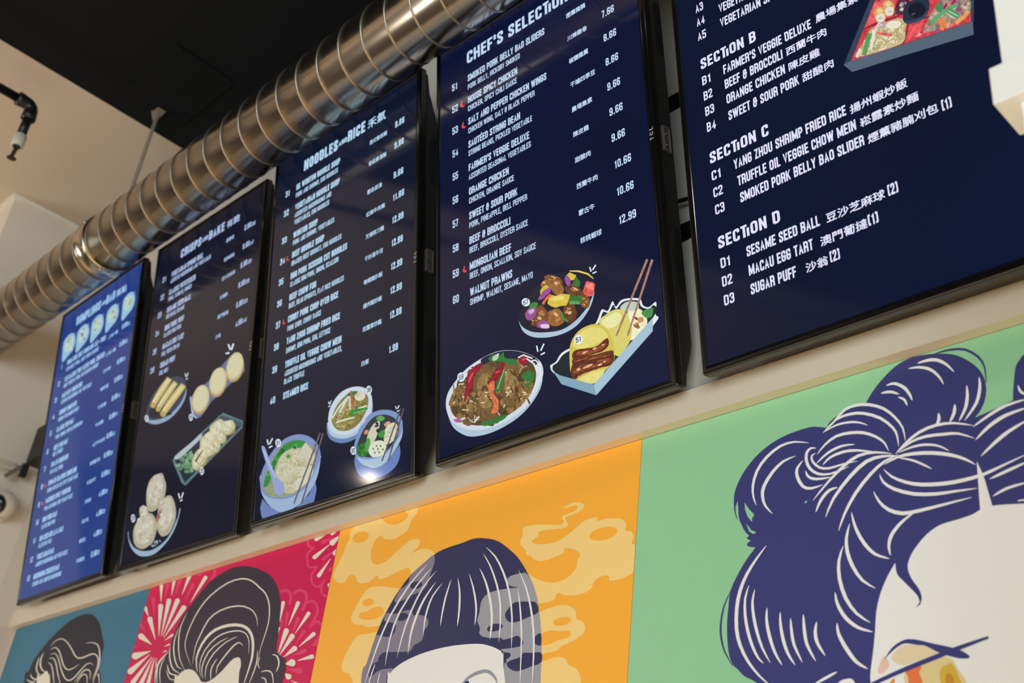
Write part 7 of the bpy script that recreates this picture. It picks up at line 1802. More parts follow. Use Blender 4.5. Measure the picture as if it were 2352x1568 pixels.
[-7604,21830,2,-60,12,-85,21,-87,30,-82,38,-83,43,-77,48,-69,53,-62,61,-54,76,-41,79,-30,56,-15,2,5,-51,31,-73,38,-66,43,-50,51,-47,59,-44,65,-42,73,-38,78,-33,77,-27,83,-23,83,-21,59],
[-7635,21677,-38,-75,-34,-104,-11,-98,8,-103,29,-115,47,-115,63,-113,79,-102,104,-78,87,-46,3,5,-75,61,-91,82,-67,97,-55,108,-43,110,-28,106,-11,96,2,92,21,105,16,84],
[-7741,21384,-48,-78,-43,-115,-13,-122,9,-133,32,-142,53,-140,73,-123,88,-104,107,-83,89,-49,3,5,-75,63,-96,87,-76,101,-65,118,-48,132,-32,136,-12,125,4,117,30,114,26,88],
[-7884,20767,-5,-40,2,-60,15,-65,28,-69,39,-73,47,-67,56,-59,62,-52,66,-42,76,-34,77,-23,55,-11,1,6,-49,26,-72,32,-68,37,-57,43,-55,49,-50,54,-44,61,-39,68,-31,62,-20,60,-13,56,-14,41],
[-7869,20356,-8,-37,-1,-56,11,-65,29,-71,39,-75,43,-71,42,-64,46,-60,50,-52,58,-40,59,-29,43,-15,4,5,-34,30,-50,36,-48,41,-41,49,-40,59,-41,62,-41,68,-41,72,-31,64,-18,57,-10,54,-13,38],
[-8223,19602,54,9,71,22,66,24,60,23,55,25,34,24,-2,4,-44,-5,-60,-17,-61,-21,-65,-26,-67,-31,-43,-27]]),
((240,237,234),3,1,[[-7906,19538,62,72,79,18,78,-4,46,-60,-13,-84]]),
  ],
  'printed_flower': [
((236,196,176),3,1,[[-7322,19686,84,162,54,-41,14,-86,-97,-75]]),
((232,212,176),3,1,[[-7127,19818,118,123,184,12,142,-34,152,-102,-163,-48,-292,-51]]),
((228,206,150),3,1,[[-6955,19631,256,72,285,51,124,-160,49,-214,-654,62]]),
((234,122,68),4,1,[[-6955,19631,65,26,54,8,91,18,-32,-79,17,-60,10,-116,-163,16,-10,117]]),
((226,150,60),4,1,[[-7183,19486,40,63,45,16,-28,-101]]),
((214,176,70),4,1,[[-6524,19569,49,77,54,17,52,8,49,-74,23,-83,31,-132,-219,21]]),
((206,140,50),5,1,[[-6450,19529,54,27,46,-69,-25,-94,-68,6]]),
  ],
  'printed_eyebrow': [
((62,63,122),5,0,[[-7231,19804,26,35,36,48,39,43,37,29,39,23,39,18,39,14,40,9,42,2,45,-6,48,-12,51,-15,53,-17,56,-21,65,-23,85,-27,94,-31,77,-27,50,-21,35,-19,30,-18,29,-23,25,-23,16,-16,-18,-21,-27,2,-39,3,-43,7,-49,15,-52,19,-50,20,-40,16,-37,17,-41,22,-50,31,-55,35,-47,27,-33,11,-25,2,-31,5,-45,13,-52,15,-46,9,-34,2,-28,-4,-31,-10,-37,-18,-39,-23,-39,-26,-41,-32,-39,-34],
[-7461,19478,80,29,120,40,148,45,170,45,185,47,179,45,139,37,126,34,136,34,122,32,99,25,67,15,-8,31,-67,-14,-101,-18,-126,-24,-138,-28,-128,-31,-140,-36,-179,-45,-186,-50,-169,-51,-150,-47,-121,-41,-81,-29]]),
  ],
 },
}
SCREEN_W, SCREEN_H = 0.5539, 0.9387
CAM_ROWS = [[0.7008947, 0.289638, 0.6518101], [0.7044869, -0.4240387, -0.5691128], [0.111556, 0.8580798, -0.5012527]]
CAM_LENS = 40.8522

def lin(c):
    return tuple((v / 255 / 12.92) if v / 255 <= .04045 else ((v / 255 + .055) / 1.055) ** 2.4 for v in c)

# ------------------------------------------------------------------ camera, light, exposure
cam_d = bpy.data.cameras.new('camera'); cam = bpy.data.objects.new('camera', cam_d); COL.objects.link(cam)
R = Matrix(CAM_ROWS)
cam.matrix_world = Matrix.Translation((0, -1.3, 1.55)) @ R.to_4x4()
cam_d.sensor_width = 36; cam_d.lens = CAM_LENS; cam_d.clip_start = .02
cam_d.dof.use_dof = True; cam_d.dof.focus_distance = 1.95; cam_d.dof.aperture_fstop = 4.8
SCN.camera = cam
SCN.view_settings.view_transform = 'Standard'; SCN.view_settings.look = 'None'
SCN.view_settings.gamma = 1; SCN.view_settings.exposure = 0; SCN.view_settings.use_curve_mapping = False

w = bpy.data.worlds.new('world'); SCN.world = w; w.use_nodes = True
w.node_tree.nodes['Background'].inputs[0].default_value = (1, .9, .8, 1)
w.node_tree.nodes['Background'].inputs[1].default_value = .12

def area(name, loc, target, sx, sy, power, col):
    d = bpy.data.lights.new(name, 'AREA'); d.shape = 'RECTANGLE'; d.size = sx; d.size_y = sy
    d.energy = power; d.color = col
    o = bpy.data.objects.new(name, d); COL.objects.link(o); o.location = loc
    o.rotation_euler = (Vector(target) - Vector(loc)).to_track_quat('-Z', 'Y').to_euler()
    return o
def lamp(name, loc, power, col, r=.05, spot=None, target=None):
    d = bpy.data.lights.new(name, 'SPOT' if spot else 'POINT'); d.energy = power; d.color = col; d.shadow_soft_size = r
    o = bpy.data.objects.new(name, d); COL.objects.link(o); o.location = loc
    if spot:
        d.spot_size = math.radians(spot); d.spot_blend = .6
        o.rotation_euler = (Vector(target) - Vector(loc)).to_track_quat('-Z', 'Y').to_euler()
    return o
# daylight through the shopfront behind the photographer
area('shopfront_daylight', (2.6, -5.6, 1.9), (-.8, 0, 2.2), 4.2, 2.6, 290, (.80, .94, 1))
area('left_side_fill', (-6.9, -4.6, 1.6), (-3.4, -.3, 3.2), 2.0, 1.6, 50, (1, .95, .88))  # added fill that lifts the left end, no window there
# warm room lamps and added fill lights
WARM = (1, .88, .74)
area('ceiling_fill', (-4.7, -2.0, 2.5), (-3.9, -1.0, 3.89), .7, .5, 9, (1, .92, .82))  # unseen upward fill, added to brighten the pale ceiling
lamp('pendant_light', (-4.75, -2.65, 3.1), 2.6, WARM, .026)
lamp('pendant_light', (-2.9, -3.3, 3.1), 2.6, WARM, .026)
lamp('pendant_light', (-1.0, -3.6, 3.1), 2.6, WARM, .026)
lamp('downlight', (.15, -.62, 3.3), 15, WARM, .05, 110, (-.25, 0, 1.6))
for x in (-3.0, -1.9, -.8):
    lamp('floor_fill_spot', (x, -2.1, 3.8), 560, (1, .93, .82), .06, 74, (x, -1.7, 0))  # added spots that brighten the floor mirrored in the duct

# ------------------------------------------------------------------ materials
MATS = {}
def nodes(name):
    m = bpy.data.materials.new(name); m.use_nodes = True
    return m, m.node_tree, m.node_tree.nodes['Principled BSDF']
def mat(name, rgb, rough=.5, metal=0, spec=.5, noise=.04, scale=40, bump=0, coat=0):
    if name in MATS: return MATS[name]
    m, t, b = nodes(name); c = lin(rgb)
    tc = t.nodes.new('ShaderNodeTexCoord'); n = t.nodes.new('ShaderNodeTexNoise'); n.inputs['Scale'].default_value = scale; n.inputs['Detail'].default_value = 4
    t.links.new(tc.outputs['Object'], n.inputs['Vector'])
    r = t.nodes.new('ShaderNodeMix'); r.data_type = 'RGBA'
    r.inputs[6].default_value = tuple(v * (1 - noise) for v in c) + (1,); r.inputs[7].default_value = tuple(min(1, v * (1 + noise)) for v in c) + (1,)
    t.links.new(n.outputs['Fac'], r.inputs[0]); t.links.new(r.outputs[2], b.inputs['Base Color'])
    b.inputs['Roughness'].default_value = rough; b.inputs['Metallic'].default_value = metal
    b.inputs['Specular IOR Level'].default_value = spec; b.inputs['Coat Weight'].default_value = coat
    if bump:
        bp = t.nodes.new('ShaderNodeBump'); bp.inputs['Strength'].default_value = bump; bp.inputs['Distance'].default_value = .002
        t.links.new(n.outputs['Fac'], bp.inputs['Height']); t.links.new(bp.outputs[0], b.inputs['Normal'])
    MATS[name] = m; return m
def print_mat():
    m, t, b = nodes('printed_ink')
    a = t.nodes.new('ShaderNodeVertexColor'); a.layer_name = 'ink'
    t.links.new(a.outputs[0], b.inputs['Base Color']); b.inputs['Roughness'].default_value = .45; b.inputs['Specular IOR Level'].default_value = .3
    return m
def screen_mat(name, rgb, rgb2, gain=1.0):
    # liquid crystal panel: black glossy glass, navy menu background glowing through it
    m, t, b = nodes(name)
    b.inputs['Base Color'].default_value = (.004, .004, .005, 1); b.inputs['Roughness'].default_value = .08; b.inputs['Specular IOR Level'].default_value = .3
    tc = t.nodes.new('ShaderNodeTexCoord'); n = t.nodes.new('ShaderNodeTexNoise'); n.inputs['Scale'].default_value = 3.2; n.inputs['Detail'].default_value = 1
    t.links.new(tc.outputs['Object'], n.inputs['Vector'])
    r = t.nodes.new('ShaderNodeMix'); r.data_type = 'RGBA'; r.inputs[6].default_value = lin(rgb) + (1,); r.inputs[7].default_value = lin(rgb2) + (1,)
    t.links.new(n.outputs['Fac'], r.inputs[0]); t.links.new(r.outputs[2], b.inputs['Emission Color']); b.inputs['Emission Strength'].default_value = gain
    return m
def lit_mat(name, rgb, gain=1.0):
    m, t, b = nodes(name)
    b.inputs['Base Color'].default_value = (.008, .008, .008, 1); b.inputs['Specular IOR Level'].default_value = .3; b.inputs['Roughness'].default_value = .08
    b.inputs['Emission Color'].default_value = lin(rgb) + (1,); b.inputs['Emission Strength'].default_value = gain
    return m
def picture_mat(name, gain, tint=(1, 1, 1)):
    m, t, b = nodes(name)
    a = t.nodes.new('ShaderNodeVertexColor'); a.layer_name = 'ink'
    x = t.nodes.new('ShaderNodeMix'); x.data_type = 'RGBA'; x.blend_type = 'MULTIPLY'; x.inputs[0].default_value = 1; x.inputs[7].default_value = tuple(tint) + (1,)
    t.links.new(a.outputs[0], x.inputs[6])
    # the grain of the food photographs (ink alpha marks the food, not the crockery)
    tc = t.nodes.new('ShaderNodeTexCoord'); v = t.nodes.new('ShaderNodeTexNoise'); v.inputs['Scale'].default_value = 130; v.inputs['Detail'].default_value = 6; v.inputs['Roughness'].default_value = .7
    t.links.new(tc.outputs['Object'], v.inputs['Vector'])
    g = t.nodes.new('ShaderNodeMapRange'); g.inputs['From Min'].default_value = .3; g.inputs['From Max'].default_value = .72; g.inputs['To Min'].default_value = .38; g.inputs['To Max'].default_value = 1.75
    t.links.new(v.outputs['Fac'], g.inputs['Value'])
    y = t.nodes.new('ShaderNodeMix'); y.data_type = 'RGBA'; y.blend_type = 'MULTIPLY'
    t.links.new(a.outputs['Alpha'], y.inputs[0]); t.links.new(x.outputs[2], y.inputs[6]); t.links.new(g.outputs[0], y.inputs[7])
    t.links.new(y.outputs[2], b.inputs['Emission Color'])
    b.inputs['Base Color'].default_value = (.008, .008, .008, 1); b.inputs['Specular IOR Level'].default_value = .3; b.inputs['Roughness'].default_value = .08; b.inputs['Emission Strength'].default_value = gain
    return m

# ------------------------------------------------------------------ object helpers
def link(name, me, m=None, parent=None):
    o = bpy.data.objects.new(name, me); COL.objects.link(o)
    if m:
        for x in (m if isinstance(m, (list, tuple)) else [m]): me.materials.append(x)
    if parent: o.parent = parent
    return o
def build(name, bm, m, parent=None, smooth=False, bevel=0, seg=2):
    bmesh.ops.recalc_face_normals(bm, faces=bm.faces)
    me = bpy.data.meshes.new(name); bm.to_mesh(me); bm.free()
    if smooth:
        for p in me.polygons: p.use_smooth = True
    o = link(name, me, m, parent)
    if bevel:
        b = o.modifiers.new('bevel', 'BEVEL'); b.width = bevel; b.segments = seg; b.limit_method = 'ANGLE'
        if smooth: pass
    return o
def box(bm, x0, x1, y0, y1, z0, z1):
    v = [bm.verts.new((x, y, z)) for x in (x0, x1) for y in (y0, y1) for z in (z0, z1)]
    for f in ((0, 1, 3, 2), (4, 6, 7, 5), (0, 4, 5, 1), (2, 3, 7, 6), (0, 2, 6, 4), (1, 5, 7, 3)): bm.faces.new([v[i] for i in f])
def obox(bm, p, q, up, wu, wv):
    # bar from p to q with section wu (along up) by wv
    p, q, up = Vector(p), Vector(q), Vector(up); d = (q - p).normalized(); s = d.cross(up).normalized(); up = s.cross(d)
    v = [bm.verts.new(e + up * a * wu / 2 + s * b * wv / 2) for e in (p, q) for a, b in ((-1, -1), (-1, 1), (1, 1), (1, -1))]
    for f in ((0, 1, 2, 3), (7, 6, 5, 4), (0, 4, 5, 1), (1, 5, 6, 2), (2, 6, 7, 3), (3, 7, 4, 0)): bm.faces.new([v[i] for i in f])
def tube(bm, pts, r, n=12, caps=True):
    pts = [Vector(p) for p in pts]; rings = []; rs = r if isinstance(r, (list, tuple)) else [r] * len(pts)
    prev = None
    for i, p in enumerate(pts):
        d = (pts[min(i + 1, len(pts) - 1)] - pts[max(i - 1, 0)]).normalized()
        a = prev if prev is not None else (Vector((0, 0, 1)) if abs(d.z) < .9 else Vector((1, 0, 0)))
        s = d.cross(a).normalized(); u = s.cross(d).normalized(); prev = u
        rings.append([bm.verts.new(p + (s * math.cos(2 * math.pi * k / n) + u * math.sin(2 * math.pi * k / n)) * rs[i]) for k in range(n)])
    for A, B in zip(rings, rings[1:]):
        for k in range(n): bm.faces.new((A[k], A[(k + 1) % n], B[(k + 1) % n], B[k]))
    if caps: bm.faces.new(rings[0][::-1]); bm.faces.new(rings[-1])
def thing(name, label, cat, M=None, group=None):
    o = bpy.data.objects.new(name, None); COL.objects.link(o); o.empty_display_size = .05
    if M is not None: o.matrix_world = M
    return tag(o, label, cat, group)
def tag(o, label, cat, group=None):
    o['label'] = label; o['category'] = cat
    if group: o['group'] = group
    return o
def struct(o):
    o['kind'] = 'structure'; return o

# flat printed or displayed shapes -------------------------------------------------
def decode(n, smooth):
    pts = []; a = b = 0
    for i in range(0, len(n), 2): a += n[i]; b += n[i + 1]; pts.append((a / 1e4, b / 1e4))
    if smooth and len(pts) > 2:
        out = []; L = len(pts)
        for i in range(L):
            p0, p1, p2, p3 = pts[i - 1], pts[i], pts[(i + 1) % L], pts[(i + 2) % L]
            for j in range(4):
                t = j / 4
                out.append(tuple(.5 * (2 * q1 + (q2 - q0) * t + (2 * q0 - 5 * q1 + 4 * q2 - q3) * t * t + (3 * q1 - q0 - 3 * q2 + q3) * t ** 3) for q0, q1, q2, q3 in zip(p0, p1, p2, p3)))
        pts = out
    return [p for i, p in enumerate(pts) if math.hypot(p[0] - pts[i - 1][0], p[1] - pts[i - 1][1]) > 2e-6]
class Flat:
    # collects coloured flat shapes of one picture, each ink layer a hair in front of the one below
    def __init__(self, step): self.v = []; self.f = []; self.c = []; self.step = step; self.n = 0
    def poly(self, pts, col, layer, clip=None):
        if clip: pts = clip_poly(pts, clip)
        if len(pts) < 3: return
        b = len(self.v); y = -self.step * layer - self.n * 1.3e-6; self.n += 1
        self.v += [(p[0], y, p[1]) for p in pts]
        for t in tessellate_polygon([[Vector((p[0] * 1000, p[1] * 1000, 0)) for p in pts]]):
            (ax, ay), (bx, by), (cx, cy) = pts[t[0]], pts[t[1]], pts[t[2]]
            a = (bx - ax) * (cy - ay) - (by - ay) * (cx - ax)
            if abs(a) < 1e-14: continue
            self.f.append(tuple(b + i for i in (t if a > 0 else t[::-1]))); self.c.append(col)
    def make(self, name, m, parent):
        me = bpy.data.meshes.new(name); me.from_pydata(self.v, [], self.f); me.update()
        at = me.color_attributes.new('ink', 'FLOAT_COLOR', 'CORNER')
        buf = []
        for p, c in zip(me.polygons, self.c): buf += list(c + ((1.0 if c[0] > c[2] * 1.05 else .25 if c[0] > c[2] * .8 else 0.0) * max(.12, 1 - 1.5 * c[1]),)) * p.loop_total
        if len(buf) == 4 * len(me.loops): at.data.foreach_set('color', buf)
        return link(name, me, m, parent)
def clip_poly(pts, box):
    x0, x1, y0, y1 = box
    for ax, lim, sg in ((0, x0, 1), (0, x1, -1), (1, y0, 1), (1, y1, -1)):
        out = []
        for i in range(len(pts)):
            a, b = pts[i - 1], pts[i]; da, db = (a[ax] - lim) * sg, (b[ax] - lim) * sg
            if (da >= 0) != (db >= 0):
                t = da / (da - db); out.append((a[0] + (b[0] - a[0]) * t, a[1] + (b[1] - a[1]) * t))
            if db >= 0: out.append(b)
        pts = out
        if not pts: break
    return pts

# condensed capital lettering drawn as pen strokes in a unit box; r marks a rounded corner
GL = {
'A': (.52, '0,0 .5,1.06 1,0|.2,.28 .8,.28'), 'B': (.52, '0,0 0,1 1r,1 1r,.53 .1,.53|.1,.53 1r,.53 1r,0 0,0'), 'C': (.5, '1,.8 1r,1 0r,1 0r,0 1r,0 1,.2'),
'D': (.52, '0,0 0,1 1r,1 1r,0 0,0'), 'E': (.44, '1,1 0,1 0,0 1,0|0,.52 .86,.52'), 'F': (.43, '1,1 0,1 0,0|0,.5 .86,.5'), 'G': (.51, '1,.8 1r,1 0r,1 0r,0 1r,0 1,.46 .62,.46'),
'H': (.53, '0,0 0,1|1,0 1,1|0,.52 1,.52'), 'I': (.2, '.5,0 .5,1'), 'J': (.36, '1,1 1r,0 0r,0 0,.14'), 'K': (.54, '0,0 0,1|0,.36 1,1.05|.36,.6 1,-.05'), 'L': (.42, '0,1 0,0 1,0'),
'M': (.7, '0,0 0,1|1,0 1,1|.02,1 .5,.12|.98,1 .5,.12'), 'N': (.54, '0,0 0,1|1,0 1,1|.02,.97 .98,.03'), 'O': (.52, '0r,0 0r,1 1r,1 1r,0 0r,0 0,.4'), 'P': (.5, '0,0 0,1 1r,1 1r,.44 0,.44'),
'Q': (.52, '0r,0 0r,1 1r,1 1r,0 0r,0 0,.4|.6,.25 1.1,-.1'), 'R': (.52, '0,0 0,1 1r,1 1r,.48 .1,.48|.5,.48 1r,.44 1,0'), 'S': (.49, '1,.8 1r,1 0r,1 0r,.6 1r,.4 1r,0 0r,0 0,.2'),
'T': (.46, '.5,0 .5,1|0,1 1,1'), 'U': (.51, '0,1 0r,0 1r,0 1,1'), 'V': (.54, '0,1 .5,-.1 1,1'), 'W': (.8, '0,1 .25,.02|.25,.02 .5,.95|.5,.95 .75,.02|.75,.02 1,1'), 'X': (.55, '0,-.05 1,1.05|0,1.05 1,-.05'),
'Y': (.52, '0,1.05 .5,.42 1,1.05|.5,.45 .5,0'), 'Z': (.46, '0,1 1,1 0,0 1,0'), 'i': (.2, '.5,0 .5,.62'),
'0': (.5, '0r,0 0r,1 1r,1 1r,0 0r,0 0,.4'), '1': (.36, '.75,0 .75,1 .2,.8'), '2': (.49, '0,.8 0r,1 1r,1 1r,.62 0,.12 0,0 1,0'), '3': (.49, '0,.82 0r,1 1r,1 1r,.53 .45,.53|.45,.53 1r,.53 1r,0 0r,0 0,.18'),
'4': (.52, '.72,0 .72,1.02 0,.26 1.05,.26'), '5': (.49, '1,1 0,1 0,.56 1r,.6 1r,0 0r,0 0,.18'), '6': (.5, '1,.84 1r,1 0r,1 0r,0 1r,0 1r,.55 0,.55'), '7': (.46, '0,1 1,1 .4,0'),
'8': (.5, '0r,.53 0r,1 1r,1 1r,.53 0r,.53 0,.7|0r,.53 0r,0 1r,0 1r,.53 0r,.53 0,.3'), '9': (.5, '0,.16 0r,0 1r,0 1r,1 0r,1 0r,.45 1,.45'),
'.': (.2, '.5,0 .5,.01'), ',': (.2, '.5,.05 .3,-.2'), "'": (.2, '.5,1 .5,.74'), '-': (.34, '0,.5 1,.5'), '&': (.56, '.85,.86 .8r,1 .1r,1 .1r,.55 1,.55|.1,.55 0r,.5 0r,0 .78r,0 .78,.7'),
'(': (.3, '.8,1 0r,1 0r,0 .8,0'), ')': (.3, '.2,1 1r,1 1r,0 .2,0'), ' ': (.24, ''), '(b': (0, '')}
def round_path(pts, rad):
    out = []
    for i, (x, y, r) in enumerate(pts):
        if r and 0 < i < len(pts) - 1 or (r and pts[0][:2] == pts[-1][:2]):
            a = pts[i - 1] if i else pts[-2]; b = pts[i + 1] if i < len(pts) - 1 else pts[1]
            da = math.hypot(a[0] - x, a[1] - y); db = math.hypot(b[0] - x, b[1] - y); k = min(rad, da * .49, db * .49)
            pa = (x + (a[0] - x) / da * k, y + (a[1] - y) / da * k); pb = (x + (b[0] - x) / db * k, y + (b[1] - y) / db * k)
            for j in range(5):
                t = j / 4; out.append(((1 - t) ** 2 * pa[0] + 2 * t * (1 - t) * x + t * t * pb[0], (1 - t) ** 2 * pa[1] + 2 * t * (1 - t) * y + t * t * pb[1]))
        else: out.append((x, y))
    return out
def pen(pts, w):
    L = []; Rr = []; n = len(pts)
    for i in range(n):
        x, y = pts[i]; a = pts[max(i - 1, 0)]; b = pts[min(i + 1, n - 1)]
        d1 = Vector((x - a[0], y - a[1])); d2 = Vector((b[0] - x, b[1] - y))
        if d1.length < 1e-9: d1 = d2
        if d2.length < 1e-9: d2 = d1
        d1.normalize(); d2.normalize(); n1 = Vector((-d1.y, d1.x)); n2 = Vector((-d2.y, d2.x)); m = n1 + n2
        if m.length < 1e-6: m = n1
        m.normalize(); k = w / 2 / max(.33, m.dot(n1)); L.append((x + m.x * k, y + m.y * k)); Rr.append((x - m.x * k, y - m.y * k))
    return [(L[i], L[i + 1], Rr[i + 1], Rr[i]) for i in range(n - 1)]
def glyph_quads(ch, wt):
    w, s = GL.get(ch, GL[' ']); q = []
    if not s: return w, q
    for path in s.split('|'):
        pts = []
        for tok in path.split():
            a, b = tok.split(','); r = a.endswith('r'); a = float(a.rstrip('r')); b = float(b)
            pts.append((wt / 2 + a * (w - wt), wt / 2 + b * (1 - wt), r))
        if pts[0][:2] != pts[-1][:2] and pts[0][2]: # rounded start of a closed bowl
            pts[0] = (pts[0][0], pts[0][1] + .2 * (1 - wt), False) if len(pts) > 4 and pts[1][0] == pts[0][0] else pts[0][:2] + (False,)
        rp = round_path(pts, .17)
        if rp[0] != rp[-1]:                      # square pen ends
            for e, f in ((0, 1), (-1, -2)):
                (ax, ay), (bx, by) = rp[e], rp[f]; d = math.hypot(ax - bx, ay - by) or 1
                rp[e] = (ax + (ax - bx) / d * wt / 2, ay + (ay - by) / d * wt / 2)
        for quad in pen(rp, wt): q.append([(min(w, max(0, x)), min(1, max(0 if ch != ',' else -.25, y))) for x, y in quad])
    return w, q
def lettering(fl, s, u0, v0, u1, v1, h, wt, col, layer, gap=.1):
    quads = []; x = 0
    acc = None
    for ch in s:
        c = 'E' if ch == 'É' else ch
        w, q = glyph_quads(c, wt)
        if ch == 'i': x -= .14
        for quad in q: quads.append([(px + x, py) for px, py in quad])
        if ch == 'É': quads.append([(x + .18, 1.06), (x + .3, 1.06), (x + .4, 1.24), (x + .26, 1.24)])
        x += w + gap
    W = x - gap; sx = (u1 - u0) / W; sl = (v1 - v0) / max(1e-6, u1 - u0)
    for quad in quads: fl.poly([(u0 + px * sx, v0 + py * h + sl * px * sx) for px, py in quad], col, layer)
def brush_chinese(fl, s, u0, v0, u1, v1, h, col, layer):
    cu = bpy.data.curves.new('t', 'FONT'); cu.body = s; cu.size = 40; cu.resolution_u = 2
    o = bpy.data.objects.new('t', cu); COL.objects.link(o)
    me = bpy.data.meshes.new_from_object(o.evaluated_get(bpy.context.evaluated_depsgraph_get()))
    bpy.data.objects.remove(o); bpy.data.curves.remove(cu)
    if not me.vertices: return
    xs = [p.co.x for p in me.vertices]; ys = [p.co.y for p in me.vertices]
    a, b, c, d = min(xs), max(xs), min(ys), max(ys); sl = (v1 - v0) / (u1 - u0); base = len(fl.v); y = -fl.step * layer
    e = .024 * h                                  # a bold weight: the same outlines struck again a hair to each side
    for ox, oy in ((-e, 0), (e, 0), (0, e), (0, -e)):
        base = len(fl.v)
        for p in me.vertices:
            du = (p.co.x - a) / (b - a) * (u1 - u0)
            fl.v.append((u0 + du + ox, y, v0 + (p.co.y - c) / (d - c) * h + sl * du + oy))
        for f in me.polygons: fl.f.append(tuple(base + i for i in f.vertices)); fl.c.append(col)
    bpy.data.meshes.remove(me)

# ------------------------------------------------------------------ setting
room_paint = mat('brown_room_paint', (112, 98, 88), .7, noise=.05, scale=2)
paint = mat('white_wall_paint', (196, 186, 174), .6, spec=.3, noise=.03, scale=6)
ceil_white = mat('white_ceiling_paint', (196, 182, 166), .7, spec=.2, noise=.02, scale=4)
black_paint = mat('black_ceiling_paint', (17, 20, 24), .8, spec=.12, noise=.15, scale=9)
floor_m = mat('tan_floor_tile', (200, 178, 146), .5, noise=.06, scale=3)
# beadboard: paired grooves every 4.5 cm
bead, t, b = nodes('beadboard_paint'); b.inputs['Base Color'].default_value = lin((206, 197, 184)) + (1,); b.inputs['Roughness'].default_value = .5
tc = t.nodes.new('ShaderNodeTexCoord'); sx = t.nodes.new('ShaderNodeSeparateXYZ'); t.links.new(tc.outputs['Object'], sx.inputs[0])
def math_node(t, op, a, bval=None):
    n = t.nodes.new('ShaderNodeMath'); n.operation = op
    t.links.new(a, n.inputs[0])
    if bval is not None: n.inputs[1].default_value = bval
    return n.outputs[0]
ph = math_node(t, 'FRACT', math_node(t, 'DIVIDE', sx.outputs[0], .045))
g1 = math_node(t, 'LESS_THAN', math_node(t, 'ABSOLUTE', math_node(t, 'SUBTRACT', ph, .42)), .035)
g2 = math_node(t, 'LESS_THAN', math_node(t, 'ABSOLUTE', math_node(t, 'SUBTRACT', ph, .58)), .035)
ad = t.nodes.new('ShaderNodeMath'); ad.operation = 'ADD'; t.links.new(g1, ad.inputs[0]); t.links.new(g2, ad.inputs[1])
bp = t.nodes.new('ShaderNodeBump'); bp.invert = True; bp.inputs['Strength'].default_value = .35; bp.inputs['Distance'].default_value = .0015
t.links.new(ad.outputs[0], bp.inputs['Height']); t.links.new(bp.outputs[0], b.inputs['Normal'])

LW, CZ, CB = -3.809, 3.89, -3.069            # left wall, ceiling height, edge of the black ceiling paint
LEDGE_Z = 1.55 + .6465 * 1.3
def slab(name, m, *a):
    bm = bmesh.new(); box(bm, *a); return struct(build(name, bm, m))
slab('wall_back', paint, LW, 4.6, .006, .12, 0, LEDGE_Z + .02)
slab('wall_back_upper', bead, LW, 4.6, .0, .12, LEDGE_Z + .02, CZ)
slab('wall_left', mat('tan_wall_paint', (216, 204, 190), .6, spec=.3, noise=.03, scale=6), -5.2, LW, -.403, .12, 0, CZ)
slab('wall_right', room_paint, 4.6, 4.75, -7.2, .12, 0, CZ)
slab('wall_front', room_paint, -7.6, 4.75, -7.35, -7.2, 0, CZ)
slab('wall_far_left', room_paint, -7.75, -7.6, -7.35, .12, 0, CZ)
slab('floor', floor_m, -7.75, 4.75, -7.35, .12, -.1, 0)
slab('ceiling', black_paint, CB, 4.75, -7.35, .12, CZ, CZ + .1)
slab('ceiling_white', ceil_white, -7.75, CB, -7.35, .12, CZ, CZ + .1)
# cream trim board along the top of the printed panels
slab('trim_1', mat('cream_trim_paint', (214, 200, 180), .42, noise=.02), -2.7363 * 1.3 - .012, 4.6, -.0208, .0, LEDGE_Z, LEDGE_Z + .049)

bm = bmesh.new(); box(bm, LW, LW + .012, -.415, 0, CZ - .016, CZ); box(bm, -5.2, LW, -.415, -.403, CZ - .016, CZ)
struct(build('seam_highlight', bm, mat('seam_highlight_white', (226, 218, 206), .5)))  # pale strip added to draw the highlight along the wall and ceiling seam
# access hatch in the black ceiling
bm = bmesh.new(); box(bm, -2.971, -2.65, -.427, -.221, CZ - .006, CZ)
tag(build('access_hatch', bm, mat('black_hatch_paint', (16, 19, 22), .8, spec=.12, noise=.1), bevel=.002), 'black square access hatch set in the black ceiling above the duct', 'hatch')

# ------------------------------------------------------------------ printed panels
ink = print_mat()
PX = [-2.7363, -2.1184, -1.5031, -.8743, -.252]
PANELS = [('blue', (56, 118, 150), 'dusty blue printed wall panel with a dark swept-up hairstyle, leftmost of the four panels'),
          ('pink', (212, 2, 84), 'magenta printed wall panel with firework bursts behind a dark quiff hairstyle'),
          ('orange', (255, 178, 60), 'orange printed wall panel with yellow smoke around a straight-fringed dark bob'),
          ('green', (150, 206, 160), 'green printed wall panel with a navy piled-up bun hairstyle and crossed brow strokes')]
PZ0 = 1.2
for i, (k, rgb, lab) in enumerate(PANELS):
    x0, x1 = PX[i] * 1.3, PX[i + 1] * 1.3
    root = thing('printed_wall_panel', lab, 'wall art', Matrix.Translation(((x0 + x1) / 2, 0, PZ0)), 'printed portrait panels under the screens')
    bm = bmesh.new(); box(bm, x0 - (x0 + x1) / 2 + .0006, x1 - (x0 + x1) / 2 - .0006, 0, .006, 0, LEDGE_Z - PZ0 - .0005)
    build('backing_board', bm, mat('panel_board_' + k, rgb, .45, spec=.3, noise=.012, scale=20), root)
    parts = {}
    for part, rows in PRINTS[k].items():
      fl = parts.setdefault(part, Flat(.00016))
      for col, layer, smooth, loops in rows:
        for one in loops:
            pts = [(a - (x0 + x1) / 2, b - PZ0) for a, b in decode(one, smooth)]
            fl.poly(pts, lin(col), layer, (x0 - (x0 + x1) / 2 + .0006, x1 - (x0 + x1) / 2 - .0006, .001, LEDGE_Z - PZ0 - .0005))
    for part, fl in parts.items():
        if fl.f: fl.make(part, ink, root)

